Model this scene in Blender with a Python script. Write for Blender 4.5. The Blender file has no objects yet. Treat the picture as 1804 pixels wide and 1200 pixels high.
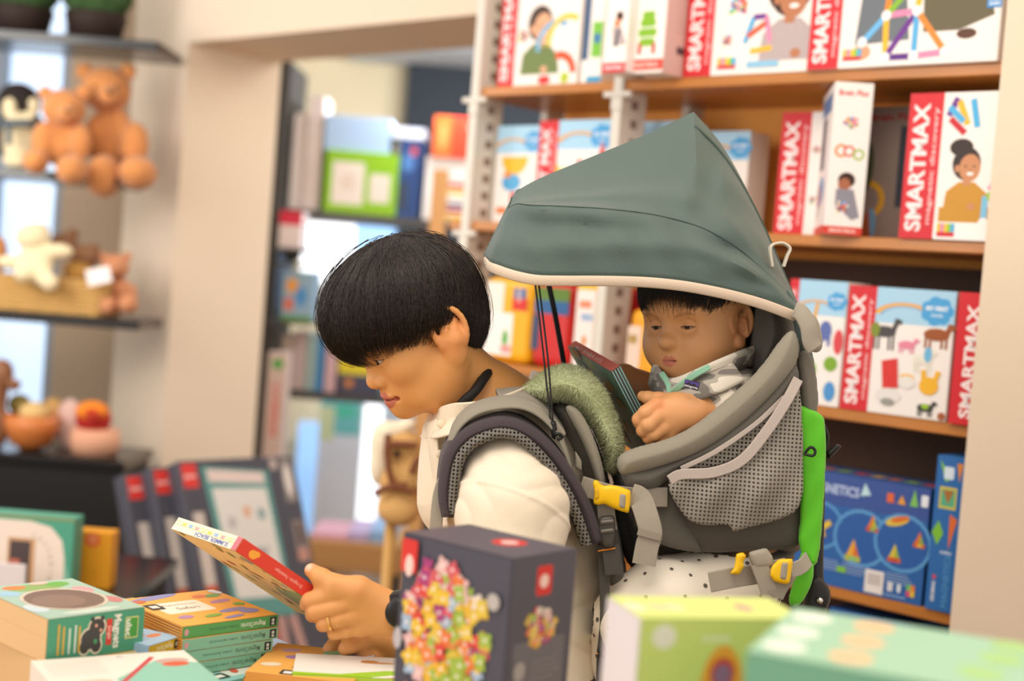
import bpy, bmesh, math, random
import numpy as np
from mathutils import Vector, Matrix

# ------------------------------------------------------------------ camera, world, light
F_PX = 2505.0
CAM = np.array([0.0, 0.0, 1.30])
PITCH, ROLL = math.radians(2.42), math.radians(4.5)
_fwd = np.array([0, math.cos(PITCH), -math.sin(PITCH)])
_up0 = np.array([0, math.sin(PITCH), math.cos(PITCH)])
_r0 = np.array([1.0, 0, 0])
CX = math.cos(ROLL) * _r0 + math.sin(ROLL) * _up0
CY = -math.sin(ROLL) * _r0 + math.cos(ROLL) * _up0

sc = bpy.context.scene
col = sc.collection
cam_d = bpy.data.cameras.new('camera')
cam_d.lens = 50.0; cam_d.sensor_width = 36.0
cam_d.dof.use_dof = True
cam_d.dof.focus_distance = 1.74
cam_d.dof.aperture_fstop = 2.4
cam_d.clip_start = 0.05
cam = bpy.data.objects.new('camera', cam_d); col.objects.link(cam)
M = Matrix(((CX[0], CY[0], -_fwd[0], CAM[0]), (CX[1], CY[1], -_fwd[1], CAM[1]),
            (CX[2], CY[2], -_fwd[2], CAM[2]), (0, 0, 0, 1)))
cam.matrix_world = M
sc.camera = cam

sc.view_settings.view_transform = 'Standard'
sc.view_settings.look = 'None'
sc.view_settings.gamma = 1.0
sc.view_settings.exposure = -0.16
sc.view_settings.use_curve_mapping = False

world = bpy.data.worlds.new('world'); sc.world = world
world.use_nodes = True
world.node_tree.nodes['Background'].inputs[0].default_value = (1.0, 0.91, 0.84, 1)
world.node_tree.nodes['Background'].inputs[1].default_value = 1.16

def lamp(name, loc, target, sx, sy, energy, color):
    l = bpy.data.lights.new(name, 'AREA'); l.shape = 'RECTANGLE'
    l.size = sx; l.size_y = sy; l.energy = energy; l.color = color
    o = bpy.data.objects.new(name, l); col.objects.link(o)
    o.location = loc
    o.rotation_euler = (Vector(target) - Vector(loc)).to_track_quat('-Z', 'Y').to_euler()
    return o
# the shop's ceiling lamps, warm, daylight from the shop front on the left, and added fill lamps
lamp('ceiling_light_table', (-0.25, 0.75, 2.75), (-0.1, 1.7, 0.9), 1.1, 0.9, 18, (1.0, 0.87, 0.72))
lamp('ceiling_light_shelf', (0.35, 1.35, 2.75), (0.75, 2.4, 1.2), 1.0, 0.5, 6, (1.0, 0.84, 0.66))
lamp('aisle_fill_light', (-1.2, 1.6, 1.8), (-1.0, 4.3, 1.2), 0.8, 0.8, 13, (1.0, 0.93, 0.86))  # added fill well below the ceiling, evens out pillar and lintel
lamp('ceiling_light_back_room', (0.1, 5.3, 2.18), (-0.2, 6.2, 1.2), 1.0, 0.5, 60, (0.92, 0.96, 1.0))
lamp('bay_fill_light', (-1.9, 3.0, 1.75), (-1.1, 4.4, 1.2), 0.5, 0.7, 12, (1.0, 0.95, 0.88))  # added lamp, not the window itself; brightens the wall strip by the bay
lamp('jamb_fill_light', (0.25, 4.3, 2.2), (-0.9, 4.45, 1.1), 0.4, 0.4, 7, (1.0, 0.96, 0.90))  # added lamp hidden behind the shelves to brighten the jamb
lamp('shop_front_daylight', (-2.6, 0.4, 1.9), (-0.1, 1.9, 1.1), 1.4, 1.6, 20, (0.95, 0.98, 1.0))

# ------------------------------------------------------------------ pixel <-> world
def px(x, y, d):
    x = np.asarray(x, float); y = np.asarray(y, float); d = np.asarray(d, float)
    xc = (x - 902.0) / F_PX * d; yc = -(y - 600.0) / F_PX * d
    return CAM + xc[..., None] * CX + yc[..., None] * CY + d[..., None] * _fwd
def V(x, y, d): return Vector(px(x, y, d).tolist())

WA = math.radians(-42.85)
A2 = np.array([math.cos(WA), math.sin(WA), 0]); N2 = np.array([-math.sin(WA), math.cos(WA), 0])
O2 = np.array([0.733, 2.30, 0])
def W(u, v, z): return Vector((O2 + u * A2 + v * N2 + np.array([0, 0, z])).tolist())
def uz(x, y, v):
    r = px(x, y, 1.0) - CAM
    t = ((O2 + v * N2 - CAM) @ N2) / (r @ N2)
    p = CAM + t * r
    return float((p - O2) @ A2), float(p[2])
def on_z(x, y, z):
    r = px(x, y, 1.0) - CAM
    t = (z - CAM[2]) / r[2]
    return Vector((CAM + t * r).tolist())
def on_y(x, y, Y):
    r = px(x, y, 1.0) - CAM
    return Vector((CAM + (Y / r[1]) * r).tolist())

# ------------------------------------------------------------------ materials
def lin(c):
    if isinstance(c, str):
        c = c.lstrip('#'); c = c if len(c) == 6 else ''.join(q * 2 for q in c); c = [int(c[i:i + 2], 16) / 255 for i in (0, 2, 4)]
    return tuple(x / 12.92 if x <= 0.04045 else ((x + 0.055) / 1.055) ** 2.4 for x in c)
_mats = {}
def mat(name, c, rough=0.55, bump=0.0, bscale=200.0, var=0.0, vscale=8.0, metal=0.0, spec=0.4, emit=None, estr=0, sss=0.0, coat=0.0, sheen=0.0, stretch=None, trans=0.0):
    if name in _mats: return _mats[name]
    m = bpy.data.materials.new(name); m.use_nodes = True; _mats[name] = m
    nt = m.node_tree; b = nt.nodes['Principled BSDF']
    rgb = lin(c)
    b.inputs['Base Color'].default_value = (*rgb, 1)
    b.inputs['Roughness'].default_value = rough
    b.inputs['Metallic'].default_value = metal
    b.inputs['Specular IOR Level'].default_value = spec
    b.inputs['Coat Weight'].default_value = coat
    b.inputs['Coat Roughness'].default_value = 0.12
    if sheen: b.inputs['Sheen Weight'].default_value = sheen
    if trans: b.inputs['Transmission Weight'].default_value = trans
    if sss:
        b.inputs['Subsurface Weight'].default_value = sss
        b.inputs['Subsurface Radius'].default_value = (0.012, 0.005, 0.003)
        b.inputs['Subsurface Scale'].default_value = 0.5
    if emit:
        b.inputs['Emission Color'].default_value = (*lin(emit), 1); b.inputs['Emission Strength'].default_value = estr
    if bump or var:
        tc = nt.nodes.new('ShaderNodeTexCoord')
        mp = nt.nodes.new('ShaderNodeMapping'); nt.links.new(tc.outputs['Object'], mp.inputs[0])
        if stretch: mp.inputs['Scale'].default_value = stretch
        if bump:
            n = nt.nodes.new('ShaderNodeTexNoise'); n.inputs['Scale'].default_value = bscale; n.inputs['Detail'].default_value = 3
            nt.links.new(mp.outputs[0], n.inputs['Vector'])
            bp = nt.nodes.new('ShaderNodeBump'); bp.inputs['Strength'].default_value = bump; bp.inputs['Distance'].default_value = 0.002
            nt.links.new(n.outputs['Fac'], bp.inputs['Height']); nt.links.new(bp.outputs[0], b.inputs['Normal'])
        if var:
            n = nt.nodes.new('ShaderNodeTexNoise'); n.inputs['Scale'].default_value = vscale; n.inputs['Detail'].default_value = 4
            nt.links.new(mp.outputs[0], n.inputs['Vector'])
            r = nt.nodes.new('ShaderNodeValToRGB')
            r.color_ramp.elements[0].position = 0.3; r.color_ramp.elements[1].position = 0.7
            r.color_ramp.elements[0].color = (*[x * (1 - var) for x in rgb], 1)
            r.color_ramp.elements[1].color = (*[min(1, x * (1 + var)) for x in rgb], 1)
            nt.links.new(n.outputs['Fac'], r.inputs[0]); nt.links.new(r.outputs[0], b.inputs['Base Color'])
    return m
def ink(c):
    return mat('ink_' + c.lstrip('#'), c, rough=0.45, spec=0.35)

# ------------------------------------------------------------------ objects
def link(o, parent=None):
    col.objects.link(o)
    if parent is not None: o.parent = parent
    return o
def tag(o, label, cat, group=None, kind=None):
    if label: o['label'] = label
    if cat: o['category'] = cat
    if group: o['group'] = group
    if kind: o['kind'] = kind
    return o
def empty(name, label, cat, loc=(0, 0, 0), rz=0, group=None):
    o = bpy.data.objects.new(name, None); col.objects.link(o); o.empty_display_size = 0.05
    o.location = loc; o.rotation_euler = (0, 0, rz)
    return tag(o, label, cat, group)
def mesh_obj(name, verts, faces, m, parent=None, smooth=False, loc=None, rz=None):
    me = bpy.data.meshes.new(name)
    me.from_pydata([tuple(map(float, v)) for v in verts], [], [tuple(f) for f in faces])
    for x in (m if isinstance(m, (list, tuple)) else [m]): me.materials.append(x)
    if smooth: me.polygons.foreach_set('use_smooth', [True] * len(me.polygons))
    me.update()
    o = bpy.data.objects.new(name, me); link(o, parent)
    if loc is not None: o.location = loc
    if rz is not None: o.rotation_euler = (0, 0, rz)
    return o
def bm_obj(name, bm, m, parent=None, smooth=False, loc=None, rz=None):
    me = bpy.data.meshes.new(name); bm.to_mesh(me); bm.free()
    for x in (m if isinstance(m, (list, tuple)) else [m]): me.materials.append(x)
    if smooth: me.polygons.foreach_set('use_smooth', [True] * len(me.polygons))
    o = bpy.data.objects.new(name, me); link(o, parent)
    if loc is not None: o.location = loc
    if rz is not None: o.rotation_euler = (0, 0, rz)
    return o
def struct(o, kind='structure'):
    o['kind'] = kind; return o

def add_box(bm, x0, x1, y0, y1, z0, z1, bev=0.0, seg=1):
    r = bmesh.ops.create_cube(bm, size=1.0)
    vs = r['verts']
    for v in vs:
        v.co = Vector((x0 + (v.co.x + .5) * (x1 - x0), y0 + (v.co.y + .5) * (y1 - y0), z0 + (v.co.z + .5) * (z1 - z0)))
    if bev:
        es = list({e for v in vs for e in v.link_edges})
        bmesh.ops.bevel(bm, geom=es, offset=bev, segments=seg, affect='EDGES', profile=0.5)
def box(name, x0, x1, y0, y1, z0, z1, m, parent=None, bev=0.0, seg=1, loc=None, rz=None):
    bm = bmesh.new(); add_box(bm, x0, x1, y0, y1, z0, z1, bev, seg)
    return bm_obj(name, bm, m, parent, loc=loc, rz=rz)
def add_lathe(bm, prof, n=28, c=(0, 0, 0), axis='Z'):
    rings = []
    for r, z in prof:
        ring = []
        for i in range(n):
            a = 2 * math.pi * i / n
            p = (r * math.cos(a), r * math.sin(a), z)
            if axis == 'Y': p = (p[0], p[2], p[1])
            if axis == 'X': p = (p[2], p[0], p[1])
            ring.append(bm.verts.new((p[0] + c[0], p[1] + c[1], p[2] + c[2])))
        rings.append(ring)
    for a, b in zip(rings, rings[1:]):
        for i in range(n):
            bm.faces.new((a[i], a[(i + 1) % n], b[(i + 1) % n], b[i]))
    bm.faces.new(rings[0][::-1]); bm.faces.new(rings[-1])
def lathe(name, prof, m, parent=None, n=28, loc=None, axis='Z', smooth=True):
    bm = bmesh.new(); add_lathe(bm, prof, n, axis=axis)
    bmesh.ops.recalc_face_normals(bm, faces=bm.faces)
    return bm_obj(name, bm, m, parent, smooth=smooth, loc=loc)

def spline(pts, n):
    """Catmull-Rom through pts, n samples"""
    P = np.array([list(p) for p in pts], float)
    if len(P) == 2:
        t = np.linspace(0, 1, n)[:, None]; return P[0] * (1 - t) + P[1] * t
    Q = np.vstack([2 * P[0] - P[1], P, 2 * P[-1] - P[-2]])
    seg = np.linalg.norm(np.diff(P, axis=0), axis=1); cum = np.r_[0, np.cumsum(seg)]
    s = np.linspace(0, cum[-1], n); out = []
    for x in s:
        i = min(np.searchsorted(cum, x, 'right') - 1, len(seg) - 1)
        t = (x - cum[i]) / max(seg[i], 1e-9)
        p0, p1, p2, p3 = Q[i], Q[i + 1], Q[i + 2], Q[i + 3]
        out.append(0.5 * ((2 * p1) + (-p0 + p2) * t + (2 * p0 - 5 * p1 + 4 * p2 - p3) * t * t + (-p0 + 3 * p1 - 3 * p2 + p3) * t ** 3))
    return np.array(out)
def tube_geo(P, R, k=8):
    P = np.asarray(P, float); n = len(P)
    R = np.broadcast_to(np.asarray(R, float), (n,))
    T = np.gradient(P, axis=0); T /= np.linalg.norm(T, axis=1)[:, None] + 1e-12
    ref = np.array([0, 0, 1.0]) if abs(T[0][2]) < 0.9 else np.array([1.0, 0, 0])
    vs, fs = [], []
    nrm = np.cross(T[0], ref); nrm /= np.linalg.norm(nrm)
    for i in range(n):
        nrm = nrm - T[i] * (nrm @ T[i]); nrm /= np.linalg.norm(nrm) + 1e-12
        b = np.cross(T[i], nrm)
        for j in range(k):
            a = 2 * math.pi * j / k
            vs.append(P[i] + R[i] * (math.cos(a) * nrm + math.sin(a) * b))
    for i in range(n - 1):
        for j in range(k):
            fs.append((i * k + j, i * k + (j + 1) % k, (i + 1) * k + (j + 1) % k, (i + 1) * k + j))
    fs.append(tuple(range(k))[::-1]); fs.append(tuple((n - 1) * k + j for j in range(k)))
    return vs, fs
def tube(name, pts, r, m, parent=None, n=24, k=8):
    P = spline(pts, n); v, f = tube_geo(P, r, k)
    return mesh_obj(name, v, f, m, parent, smooth=True)
def strap_geo(P, width, thick, wdir=None, round_=0.3):
    """flat band along P; wdir = world vector of the band's width ('plane' = across the path in the picture plane)"""
    P = np.asarray(P, float); n = len(P)
    T = np.gradient(P, axis=0); T /= np.linalg.norm(T, axis=1)[:, None] + 1e-12
    Wd = np.broadcast_to(np.asarray(width, float), (n,)); Th = np.broadcast_to(np.asarray(thick, float), (n,))
    vs, fs = [], []
    for i in range(n):
        if wdir is None: w = np.cross(T[i], _fwd)
        else:
            w = np.asarray(wdir, float); w = np.broadcast_to(w, (n, 3))[i] if w.ndim == 2 else w
            w = w - T[i] * (w @ T[i])
        w = w / (np.linalg.norm(w) + 1e-12); t = np.cross(T[i], w)
        a, b = Wd[i] / 2, Th[i] / 2; c = min(a, b) * round_ * 2
        c = min(c, a * .9, b * .9)
        for (x, y) in ((a - c, -b), (a, -b + c), (a, b - c), (a - c, b), (-a + c, b), (-a, b - c), (-a, -b + c), (-a + c, -b)):
            vs.append(P[i] + w * x + t * y)
    k = 8
    for i in range(n - 1):
        for j in range(k):
            fs.append((i * k + j, i * k + (j + 1) % k, (i + 1) * k + (j + 1) % k, (i + 1) * k + j))
    fs.append(tuple(range(k))[::-1]); fs.append(tuple((n - 1) * k + j for j in range(k)))
    return vs, fs
def strap(name, pts, width, thick, m, parent=None, n=28, wdir=None, round_=0.3, smooth=False):
    P = spline(pts, n); v, f = strap_geo(P, width, thick, wdir, round_)
    o = mesh_obj(name, v, f, m, parent, smooth=smooth)
    return o

# ------------------------------------------------------------------ printed faces
_txt = {}
def text_geo(s, bold):
    key = (s, bold)
    if key in _txt: return _txt[key]
    c = bpy.data.curves.new('t', 'FONT'); c.body = s; c.size = 1.0; c.resolution_u = 3
    c.offset = 0.03 if bold else 0.004
    c.fill_mode = 'FRONT'
    o = bpy.data.objects.new('t', c)
    me = bpy.data.meshes.new_from_object(o)
    vs = [(v.co.x, v.co.y) for v in me.vertices]; fs = [tuple(p.vertices) for p in me.polygons]
    bpy.data.objects.remove(o); bpy.data.curves.remove(c); bpy.data.meshes.remove(me)
    a = np.array(vs) if vs else np.zeros((0, 2))
    _txt[key] = (a, fs); return _txt[key]
class Print:
    STEP = 0.00003
    def __init__(s, w, h): s.w, s.h = w, h; s.v = []; s.f = []; s.m = []; s.cols = []; s.z = 0.0004
    def _c(s, c):
        if c not in s.cols: s.cols.append(c)
        return s.cols.index(c)
    def poly(s, pts, c, up=True):
        if up: s.z += s.STEP
        i0 = len(s.v); s.v += [(x, y, s.z) for x, y in pts]
        s.f.append(tuple(range(i0, i0 + len(pts)))); s.m.append(s._c(c)); return s
    def rect(s, x, y, w, h, c): return s.poly([(x, y), (x + w, y), (x + w, y + h), (x, y + h)], c)
    def rrect(s, x, y, w, h, r, c):
        pts = []
        for cx, cy, a0 in ((x + w - r, y + r, -90), (x + w - r, y + h - r, 0), (x + r, y + h - r, 90), (x + r, y + r, 180)):
            for k in range(5):
                a = math.radians(a0 + 90 * k / 4); pts.append((cx + r * math.cos(a), cy + r * math.sin(a)))
        return s.poly(pts, c)
    def ell(s, cx, cy, rx, ry, c, rot=0, n=20, a0=0, a1=360):
        ca, sa = math.cos(math.radians(rot)), math.sin(math.radians(rot)); pts = []
        full = a1 - a0 >= 360
        for k in range(n if full else n + 1):
            a = math.radians(a0 + (a1 - a0) * k / n)
            x, y = rx * math.cos(a), ry * math.sin(a); pts.append((cx + x * ca - y * sa, cy + x * sa + y * ca))
        return s.poly(pts, c)
    def arc(s, cx, cy, r0, r1, a0, a1, c, n=16, sy=1.0):
        s.z += s.STEP
        for k in range(n):
            p = [math.radians(a0 + (a1 - a0) * t / n) for t in (k, k + 1)]
            s.poly([(cx + r0 * math.cos(p[0]), cy + sy * r0 * math.sin(p[0])), (cx + r1 * math.cos(p[0]), cy + sy * r1 * math.sin(p[0])),
                    (cx + r1 * math.cos(p[1]), cy + sy * r1 * math.sin(p[1])), (cx + r0 * math.cos(p[1]), cy + sy * r0 * math.sin(p[1]))], c, up=False)
        return s
    def bar(s, x0, y0, x1, y1, wd, c):
        dx, dy = x1 - x0, y1 - y0; L = math.hypot(dx, dy) or 1; nx, ny = -dy / L * wd / 2, dx / L * wd / 2
        return s.poly([(x0 - nx, y0 - ny), (x1 - nx, y1 - ny), (x1 + nx, y1 + ny), (x0 + nx, y0 + ny)], c)
    def text(s, t, x, y, size, c, rot=0, bold=False, width=None, sx=1.0):
        """x,y centre of the word"""
        a, fs = text_geo(t, bold)
        if not len(a): return s
        s.z += s.STEP
        lo, hi = a.min(0), a.max(0); b = (a - (lo + hi) / 2) * size
        if width: b[:, 0] *= width / max((hi[0] - lo[0]) * size, 1e-6)
        b[:, 0] *= sx
        ca, sa = math.cos(math.radians(rot)), math.sin(math.radians(rot))
        i0 = len(s.v); mi = s._c(c)
        for q in b: s.v.append((x + q[0] * ca - q[1] * sa, y + q[0] * sa + q[1] * ca, s.z))
        for f in fs: s.f.append(tuple(i0 + k for k in f)); s.m.append(mi)
        return s
    def lines(s, x, y, w, n, dy, th, c):
        for k in range(n): s.rect(x, y - k * dy, w * (0.8 + 0.2 * ((k * 7) % 3) / 2), th, c)
        return s
    def put(s, parent, origin, ex, ey, name='printed_face'):
        ex = Vector(ex).normalized(); ey = Vector(ey).normalized(); ez = ex.cross(ey)
        me = bpy.data.meshes.new(name)
        O = Vector(origin)
        me.from_pydata([tuple(O + ex * a + ey * b + ez * c) for a, b, c in s.v], [], s.f)
        for c in s.cols: me.materials.append(ink(c))
        me.polygons.foreach_set('material_index', s.m); me.update()
        o = bpy.data.objects.new(name, me); link(o, parent); return o

class Carton:
    """a box with printed faces; origin at base centre; front = -Y"""
    def __init__(s, name, label, cat, w, d, h, c, loc, rz, group=None, bev=0.0015, rough=0.45):
        s.w, s.d, s.h, s.c = w, d, h, c
        s.o = box(name, -w / 2, w / 2, -d / 2, d / 2, 0, h, mat('card_' + c.lstrip('#'), c, rough=rough), bev=bev, loc=loc, rz=rz)
        tag(s.o, label, cat, group)
    def front(s, name='printed_front'):
        p = Print(s.w, s.h).rect(.001, .001, s.w - .002, s.h - .002, s.c); p.done = lambda: p.put(s.o, (-s.w / 2, -s.d / 2, 0), (1, 0, 0), (0, 0, 1), name); return p
    def right(s, name='printed_side'):
        p = Print(s.d, s.h).rect(.001, .001, s.d - .002, s.h - .002, s.c); p.done = lambda: p.put(s.o, (s.w / 2, -s.d / 2, 0), (0, 1, 0), (0, 0, 1), name); return p
    def left(s, name='printed_side'):
        p = Print(s.d, s.h).rect(.001, .001, s.d - .002, s.h - .002, s.c); p.done = lambda: p.put(s.o, (-s.w / 2, s.d / 2, 0), (0, -1, 0), (0, 0, 1), name); return p
    def top(s, name='printed_top'):
        p = Print(s.w, s.d).rect(.001, .001, s.w - .002, s.d - .002, s.c); p.done = lambda: p.put(s.o, (-s.w / 2, -s.d / 2, s.h), (1, 0, 0), (0, 1, 0), name); return p

# ------------------------------------------------------------------ implicit surfaces
def smin(a, b, k):
    h = np.clip(0.5 + 0.5 * (b - a) / k, 0, 1)
    return b * (1 - h) + a * h - k * h * (1 - h)
def smax(a, b, k): return -smin(-a, -b, k)
def s_ell(P, c, r, R=None):
    q = P - np.asarray(c, np.float32)
    if R is not None: q = q @ np.asarray(R, np.float32)
    r = np.asarray(r, np.float32)
    k0 = np.sqrt(((q / r) ** 2).sum(-1)); k1 = np.sqrt(((q / (r * r)) ** 2).sum(-1)) + 1e-9
    return k0 * (k0 - 1) / k1
def s_cap(P, a, b, ra, rb=None):
    rb = ra if rb is None else rb
    a = np.asarray(a, np.float32); b = np.asarray(b, np.float32); ba = b - a
    t = np.clip(((P - a) @ ba) / max(float(ba @ ba), 1e-12), 0, 1)
    return np.sqrt(((P - a - t[..., None] * ba) ** 2).sum(-1)) - (ra + (rb - ra) * t)
def s_chain(P, pts, rs, k=0.006):
    d = None
    for i in range(len(pts) - 1):
        e = s_cap(P, pts[i], pts[i + 1], rs[i], rs[i + 1]); d = e if d is None else smin(d, e, k)
    return d
def s_poly2(X, Y, poly):
    """signed distance to a 2D polygon, negative inside"""
    poly = np.asarray(poly, np.float32); n = len(poly)
    d = np.full(X.shape, 1e9, np.float32); s = np.ones(X.shape, np.float32)
    for i in range(n):
        a = poly[i]; b = poly[(i - 1) % n]; e = b - a
        wx, wy = X - a[0], Y - a[1]
        t = np.clip((wx * e[0] + wy * e[1]) / max(float(e @ e), 1e-9), 0, 1)
        bx, by = wx - e[0] * t, wy - e[1] * t
        d = np.minimum(d, bx * bx + by * by)
        c1, c2, c3 = Y >= a[1], Y < b[1], e[0] * wy > e[1] * wx
        s = np.where((c1 & c2 & c3) | (~c1 & ~c2 & ~c3), -s, s)
    return s * np.sqrt(d)
def nets(F, lo, h):
    F = np.asarray(F, np.float32); S = F < 0
    nx, ny, nz = F.shape
    cs = (nx - 1, ny - 1, nz - 1)
    acc = np.zeros(cs + (3,), np.float32); cnt = np.zeros(cs, np.float32)
    offs = [(0, 0), (1, 0), (0, 1), (1, 1)]
    def sl(a, b, c): return (slice(a, a + cs[0]), slice(b, b + cs[1]), slice(c, c + cs[2]))
    for ax in range(3):
        for (p, q) in offs:
            o = [0, 0, 0]; o[(ax + 1) % 3] = p; o[(ax + 2) % 3] = q
            e = list(o); e[ax] = 1
            A, B = F[sl(*o)], F[sl(*e)]
            m = (A < 0) != (B < 0)
            t = np.where(m, A / np.where(m, A - B, 1), 0)
            for k in range(3): acc[..., k] += np.where(m, o[k] + (t if k == ax else 0), 0)
            cnt += m
    act = cnt > 0
    idx = -np.ones(cs, np.int64); idx[act] = np.arange(act.sum())
    ii = np.argwhere(act)
    Vt = (ii + acc[act] / cnt[act][:, None])
    Vt = np.asarray(lo) + Vt * np.asarray(h)
    faces = []
    for ax in range(3):
        b, c = (ax + 1) % 3, (ax + 2) % 3
        s0 = [slice(0, None)] * 3; s0[ax] = slice(0, -1); s0[b] = slice(1, -1); s0[c] = slice(1, -1)
        s1 = list(s0); s1[ax] = slice(1, None)
        A, B = S[tuple(s0)], S[tuple(s1)]
        for flip, m in ((False, A & ~B), (True, ~A & B)):
            w = np.argwhere(m)
            if not len(w): continue
            w[:, b] += 1; w[:, c] += 1
            def g(db, dc):
                q = w.copy(); q[:, b] += db; q[:, c] += dc
                return idx[q[:, 0], q[:, 1], q[:, 2]]
            quad = np.stack([g(-1, -1), g(0, -1), g(0, 0), g(-1, 0)], 1)
            faces.append(quad[:, ::-1] if flip else quad)
    return Vt, (np.vstack(faces) if faces else np.zeros((0, 4), int))
def fast_mesh(name, Vt, Fq, m, parent=None, smooth=True):
    me = bpy.data.meshes.new(name)
    me.vertices.add(len(Vt)); me.vertices.foreach_set('co', np.asarray(Vt, np.float32).ravel())
    k = Fq.shape[1]
    me.loops.add(len(Fq) * k); me.loops.foreach_set('vertex_index', np.asarray(Fq, np.int32).ravel())
    me.polygons.add(len(Fq)); me.polygons.foreach_set('loop_start', np.arange(0, len(Fq) * k, k, dtype=np.int32))
    me.update(calc_edges=True); me.validate()
    for x in (m if isinstance(m, (list, tuple)) else [m]): me.materials.append(x)
    if smooth: me.polygons.foreach_set('use_smooth', [True] * len(me.polygons))
    o = bpy.data.objects.new(name, me); link(o, parent); return o
def grid(lo, hi, h):
    lo = np.asarray(lo, float); hi = np.asarray(hi, float); h = np.broadcast_to(np.asarray(h, float), (3,))
    ax = [np.arange(lo[i], hi[i] + h[i], h[i], dtype=np.float32) for i in range(3)]
    return np.stack(np.meshgrid(*ax, indexing='ij'), -1), lo, h
def sdf_obj(name, fn, lo, hi, h, m, parent=None, xf=None, mask=None):
    P, lo, h = grid(lo, hi, h)
    Vt, Fq = nets(fn(P), lo, h)
    W_ = Vt if xf is None else xf(Vt)
    o = fast_mesh(name, W_, Fq, m, parent)
    if mask is not None:
        o.data.polygons.foreach_set('material_index', mask(Vt[Fq].mean(1)).astype(np.int32))
    return o
def wob(P, s, seed=0, n=5):
    """cheap smooth noise, about -1..1"""
    rs = np.random.RandomState(seed); out = 0
    for i in range(n):
        k = rs.normal(size=3).astype(np.float32); k = k / np.linalg.norm(k) * s * (0.6 + 1.2 * rs.rand())
        out = out + np.sin(P @ k + rs.rand() * 6.28)
    return out / n * 1.4
PXM = 0.0007
def pad(name, outline, dc, T, m, parent=None, k=0.012, step=2.6, bend=None, rnd=0.004, fold=None, hd=0.0025, cha=None):
    """puffed sheet: outline in picture coordinates at distance dc (m), half thickness T, real thickness along depth"""
    o = np.asarray(outline, float)
    big = np.ptp(o, axis=0).max()
    for _ in range(2 if cha is None else cha):          # round the traced corners
        q = np.roll(o, -1, 0); w_ = .25 if big > 60 else .14
        o = np.stack([o * (1 - w_) + q * w_, o * w_ + q * (1 - w_)], 1).reshape(-1, 2)
    step = min(step, max(.5, big / 24)); hd = min(hd, T * .55)
    lo2 = o.min(0) - 14; hi2 = o.max(0) + 14
    bmax = 0.0
    if bend is not None:
        t = np.array([[bend(x, y) for x in np.linspace(lo2[0], hi2[0], 9)] for y in np.linspace(lo2[1], hi2[1], 9)])
        dlo, dhi = dc + t.min() - T - .01, dc + t.max() + T + .01
    else: dlo, dhi = dc - T - .01, dc + T + .01
    P, lo, h = grid((lo2[0], lo2[1], dlo), (hi2[0], hi2[1], dhi), (step, step, hd))
    s2 = s_poly2(P[:, :, 0, 0], P[:, :, 0, 1], o) * (dc / F_PX)
    c = np.full(s2.shape, dc, np.float32)
    if bend is not None: c = c + bend(P[:, :, 0, 0], P[:, :, 0, 1])
    th = T * np.sqrt(np.clip(1 - np.exp(-np.clip(-s2, 0, None) / k * 1.2), 0, 1)) + 0.0005
    if fold is not None: c = c + fold(P[:, :, 0, 0], P[:, :, 0, 1])
    Fv = smax(np.abs(P[..., 2] - c[..., None]) - th[..., None], np.broadcast_to(s2[..., None], P.shape[:3]), rnd)
    Vt, Fq = nets(Fv, lo, h)
    Wv = px(Vt[:, 0], Vt[:, 1], Vt[:, 2])
    return fast_mesh(name, Wv, Fq, m, parent)
# ------------------------------------------------------------------ the room
M_wall = mat('plaster_cream', '#e6d3bb', rough=0.85, bump=0.15, bscale=60)
M_wall2 = mat('plaster_back', '#d8c7a4', rough=0.85)
M_dark = mat('paint_slate', '#2b3036', rough=0.8)
M_black = mat('black_gloss', '#15110f', rough=0.22, spec=0.5)
M_floor = mat('floor_boards', '#8a6a48', rough=0.5, var=0.25, vscale=3, stretch=(1, 8, 1))
VW = 0.28
OV = Vector(O2.tolist())
def wallbox(name, u0, u1, v0, v1, z0, z1, m):
    return struct(box(name, u0, u1, v0, v1, z0, z1, m, loc=OV, rz=WA))
u_c = uz(331, 100, VW)[0]; u_l = uz(222, 300, VW)[0]; z_lin = uz(590, 50, VW)[1]
struct(box('floor', -5, 5, -1, 9, -0.05, 0, M_floor))
wallbox('wall_left', u_l, u_c, VW, VW + .35, 0, 2.7, M_wall)
wallbox('wall_over_opening', u_c, -1.16, VW, VW + .35, z_lin, 2.7, M_wall)
wallbox('wall_behind_shelves', -1.16, 0.75, VW + .01, VW + .35, 0, 2.7, mat('plaster_tan', '#e8a352', rough=0.85))
wallbox('shade_panel_lower', -0.74, 0.03, 0.272, 0.289, 0, 1.385, mat('shade_umber', '#4a3426', rough=.7))  # added dark panel: shade behind the lower shelves put into its colour
wallbox('wall_right', 0.032, 0.80, -0.035, VW, 0, 2.7, M_wall)

# bay with the shop window on the left
YB = 4.85
xr_ = on_y(112, 300, YB)[0]
struct(box('wall_bay', xr_, -0.95, YB, YB + .1, 0, 2.7, mat('plaster_bay', '#b9a48c', rough=0.85)))
struct(box('wall_bay_low', -4.0, xr_, YB, YB + .1, 0, 0.45, M_wall2))
M_pane = mat('window_daylight', '#dcecff', rough=0.3, emit='#c2defc', estr=0.95)
wn = struct(box('window_1', -4.0, xr_, YB + .05, YB + .06, 0.45, 2.7, M_pane))
fr = bmesh.new()
add_box(fr, xr_ - .025, xr_, YB, YB + .05, .45, 2.7)
xm = on_y(4, 120, YB)[0]
add_box(fr, xm - .05, xm + .01, YB, YB + .05, .45, 2.7)
add_box(fr, -4.0, xr_, YB, YB + .05, .42, .47)
struct(bm_obj('window_frame', fr, mat('frame_grey', '#8d99a8', rough=0.5), wn))

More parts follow.
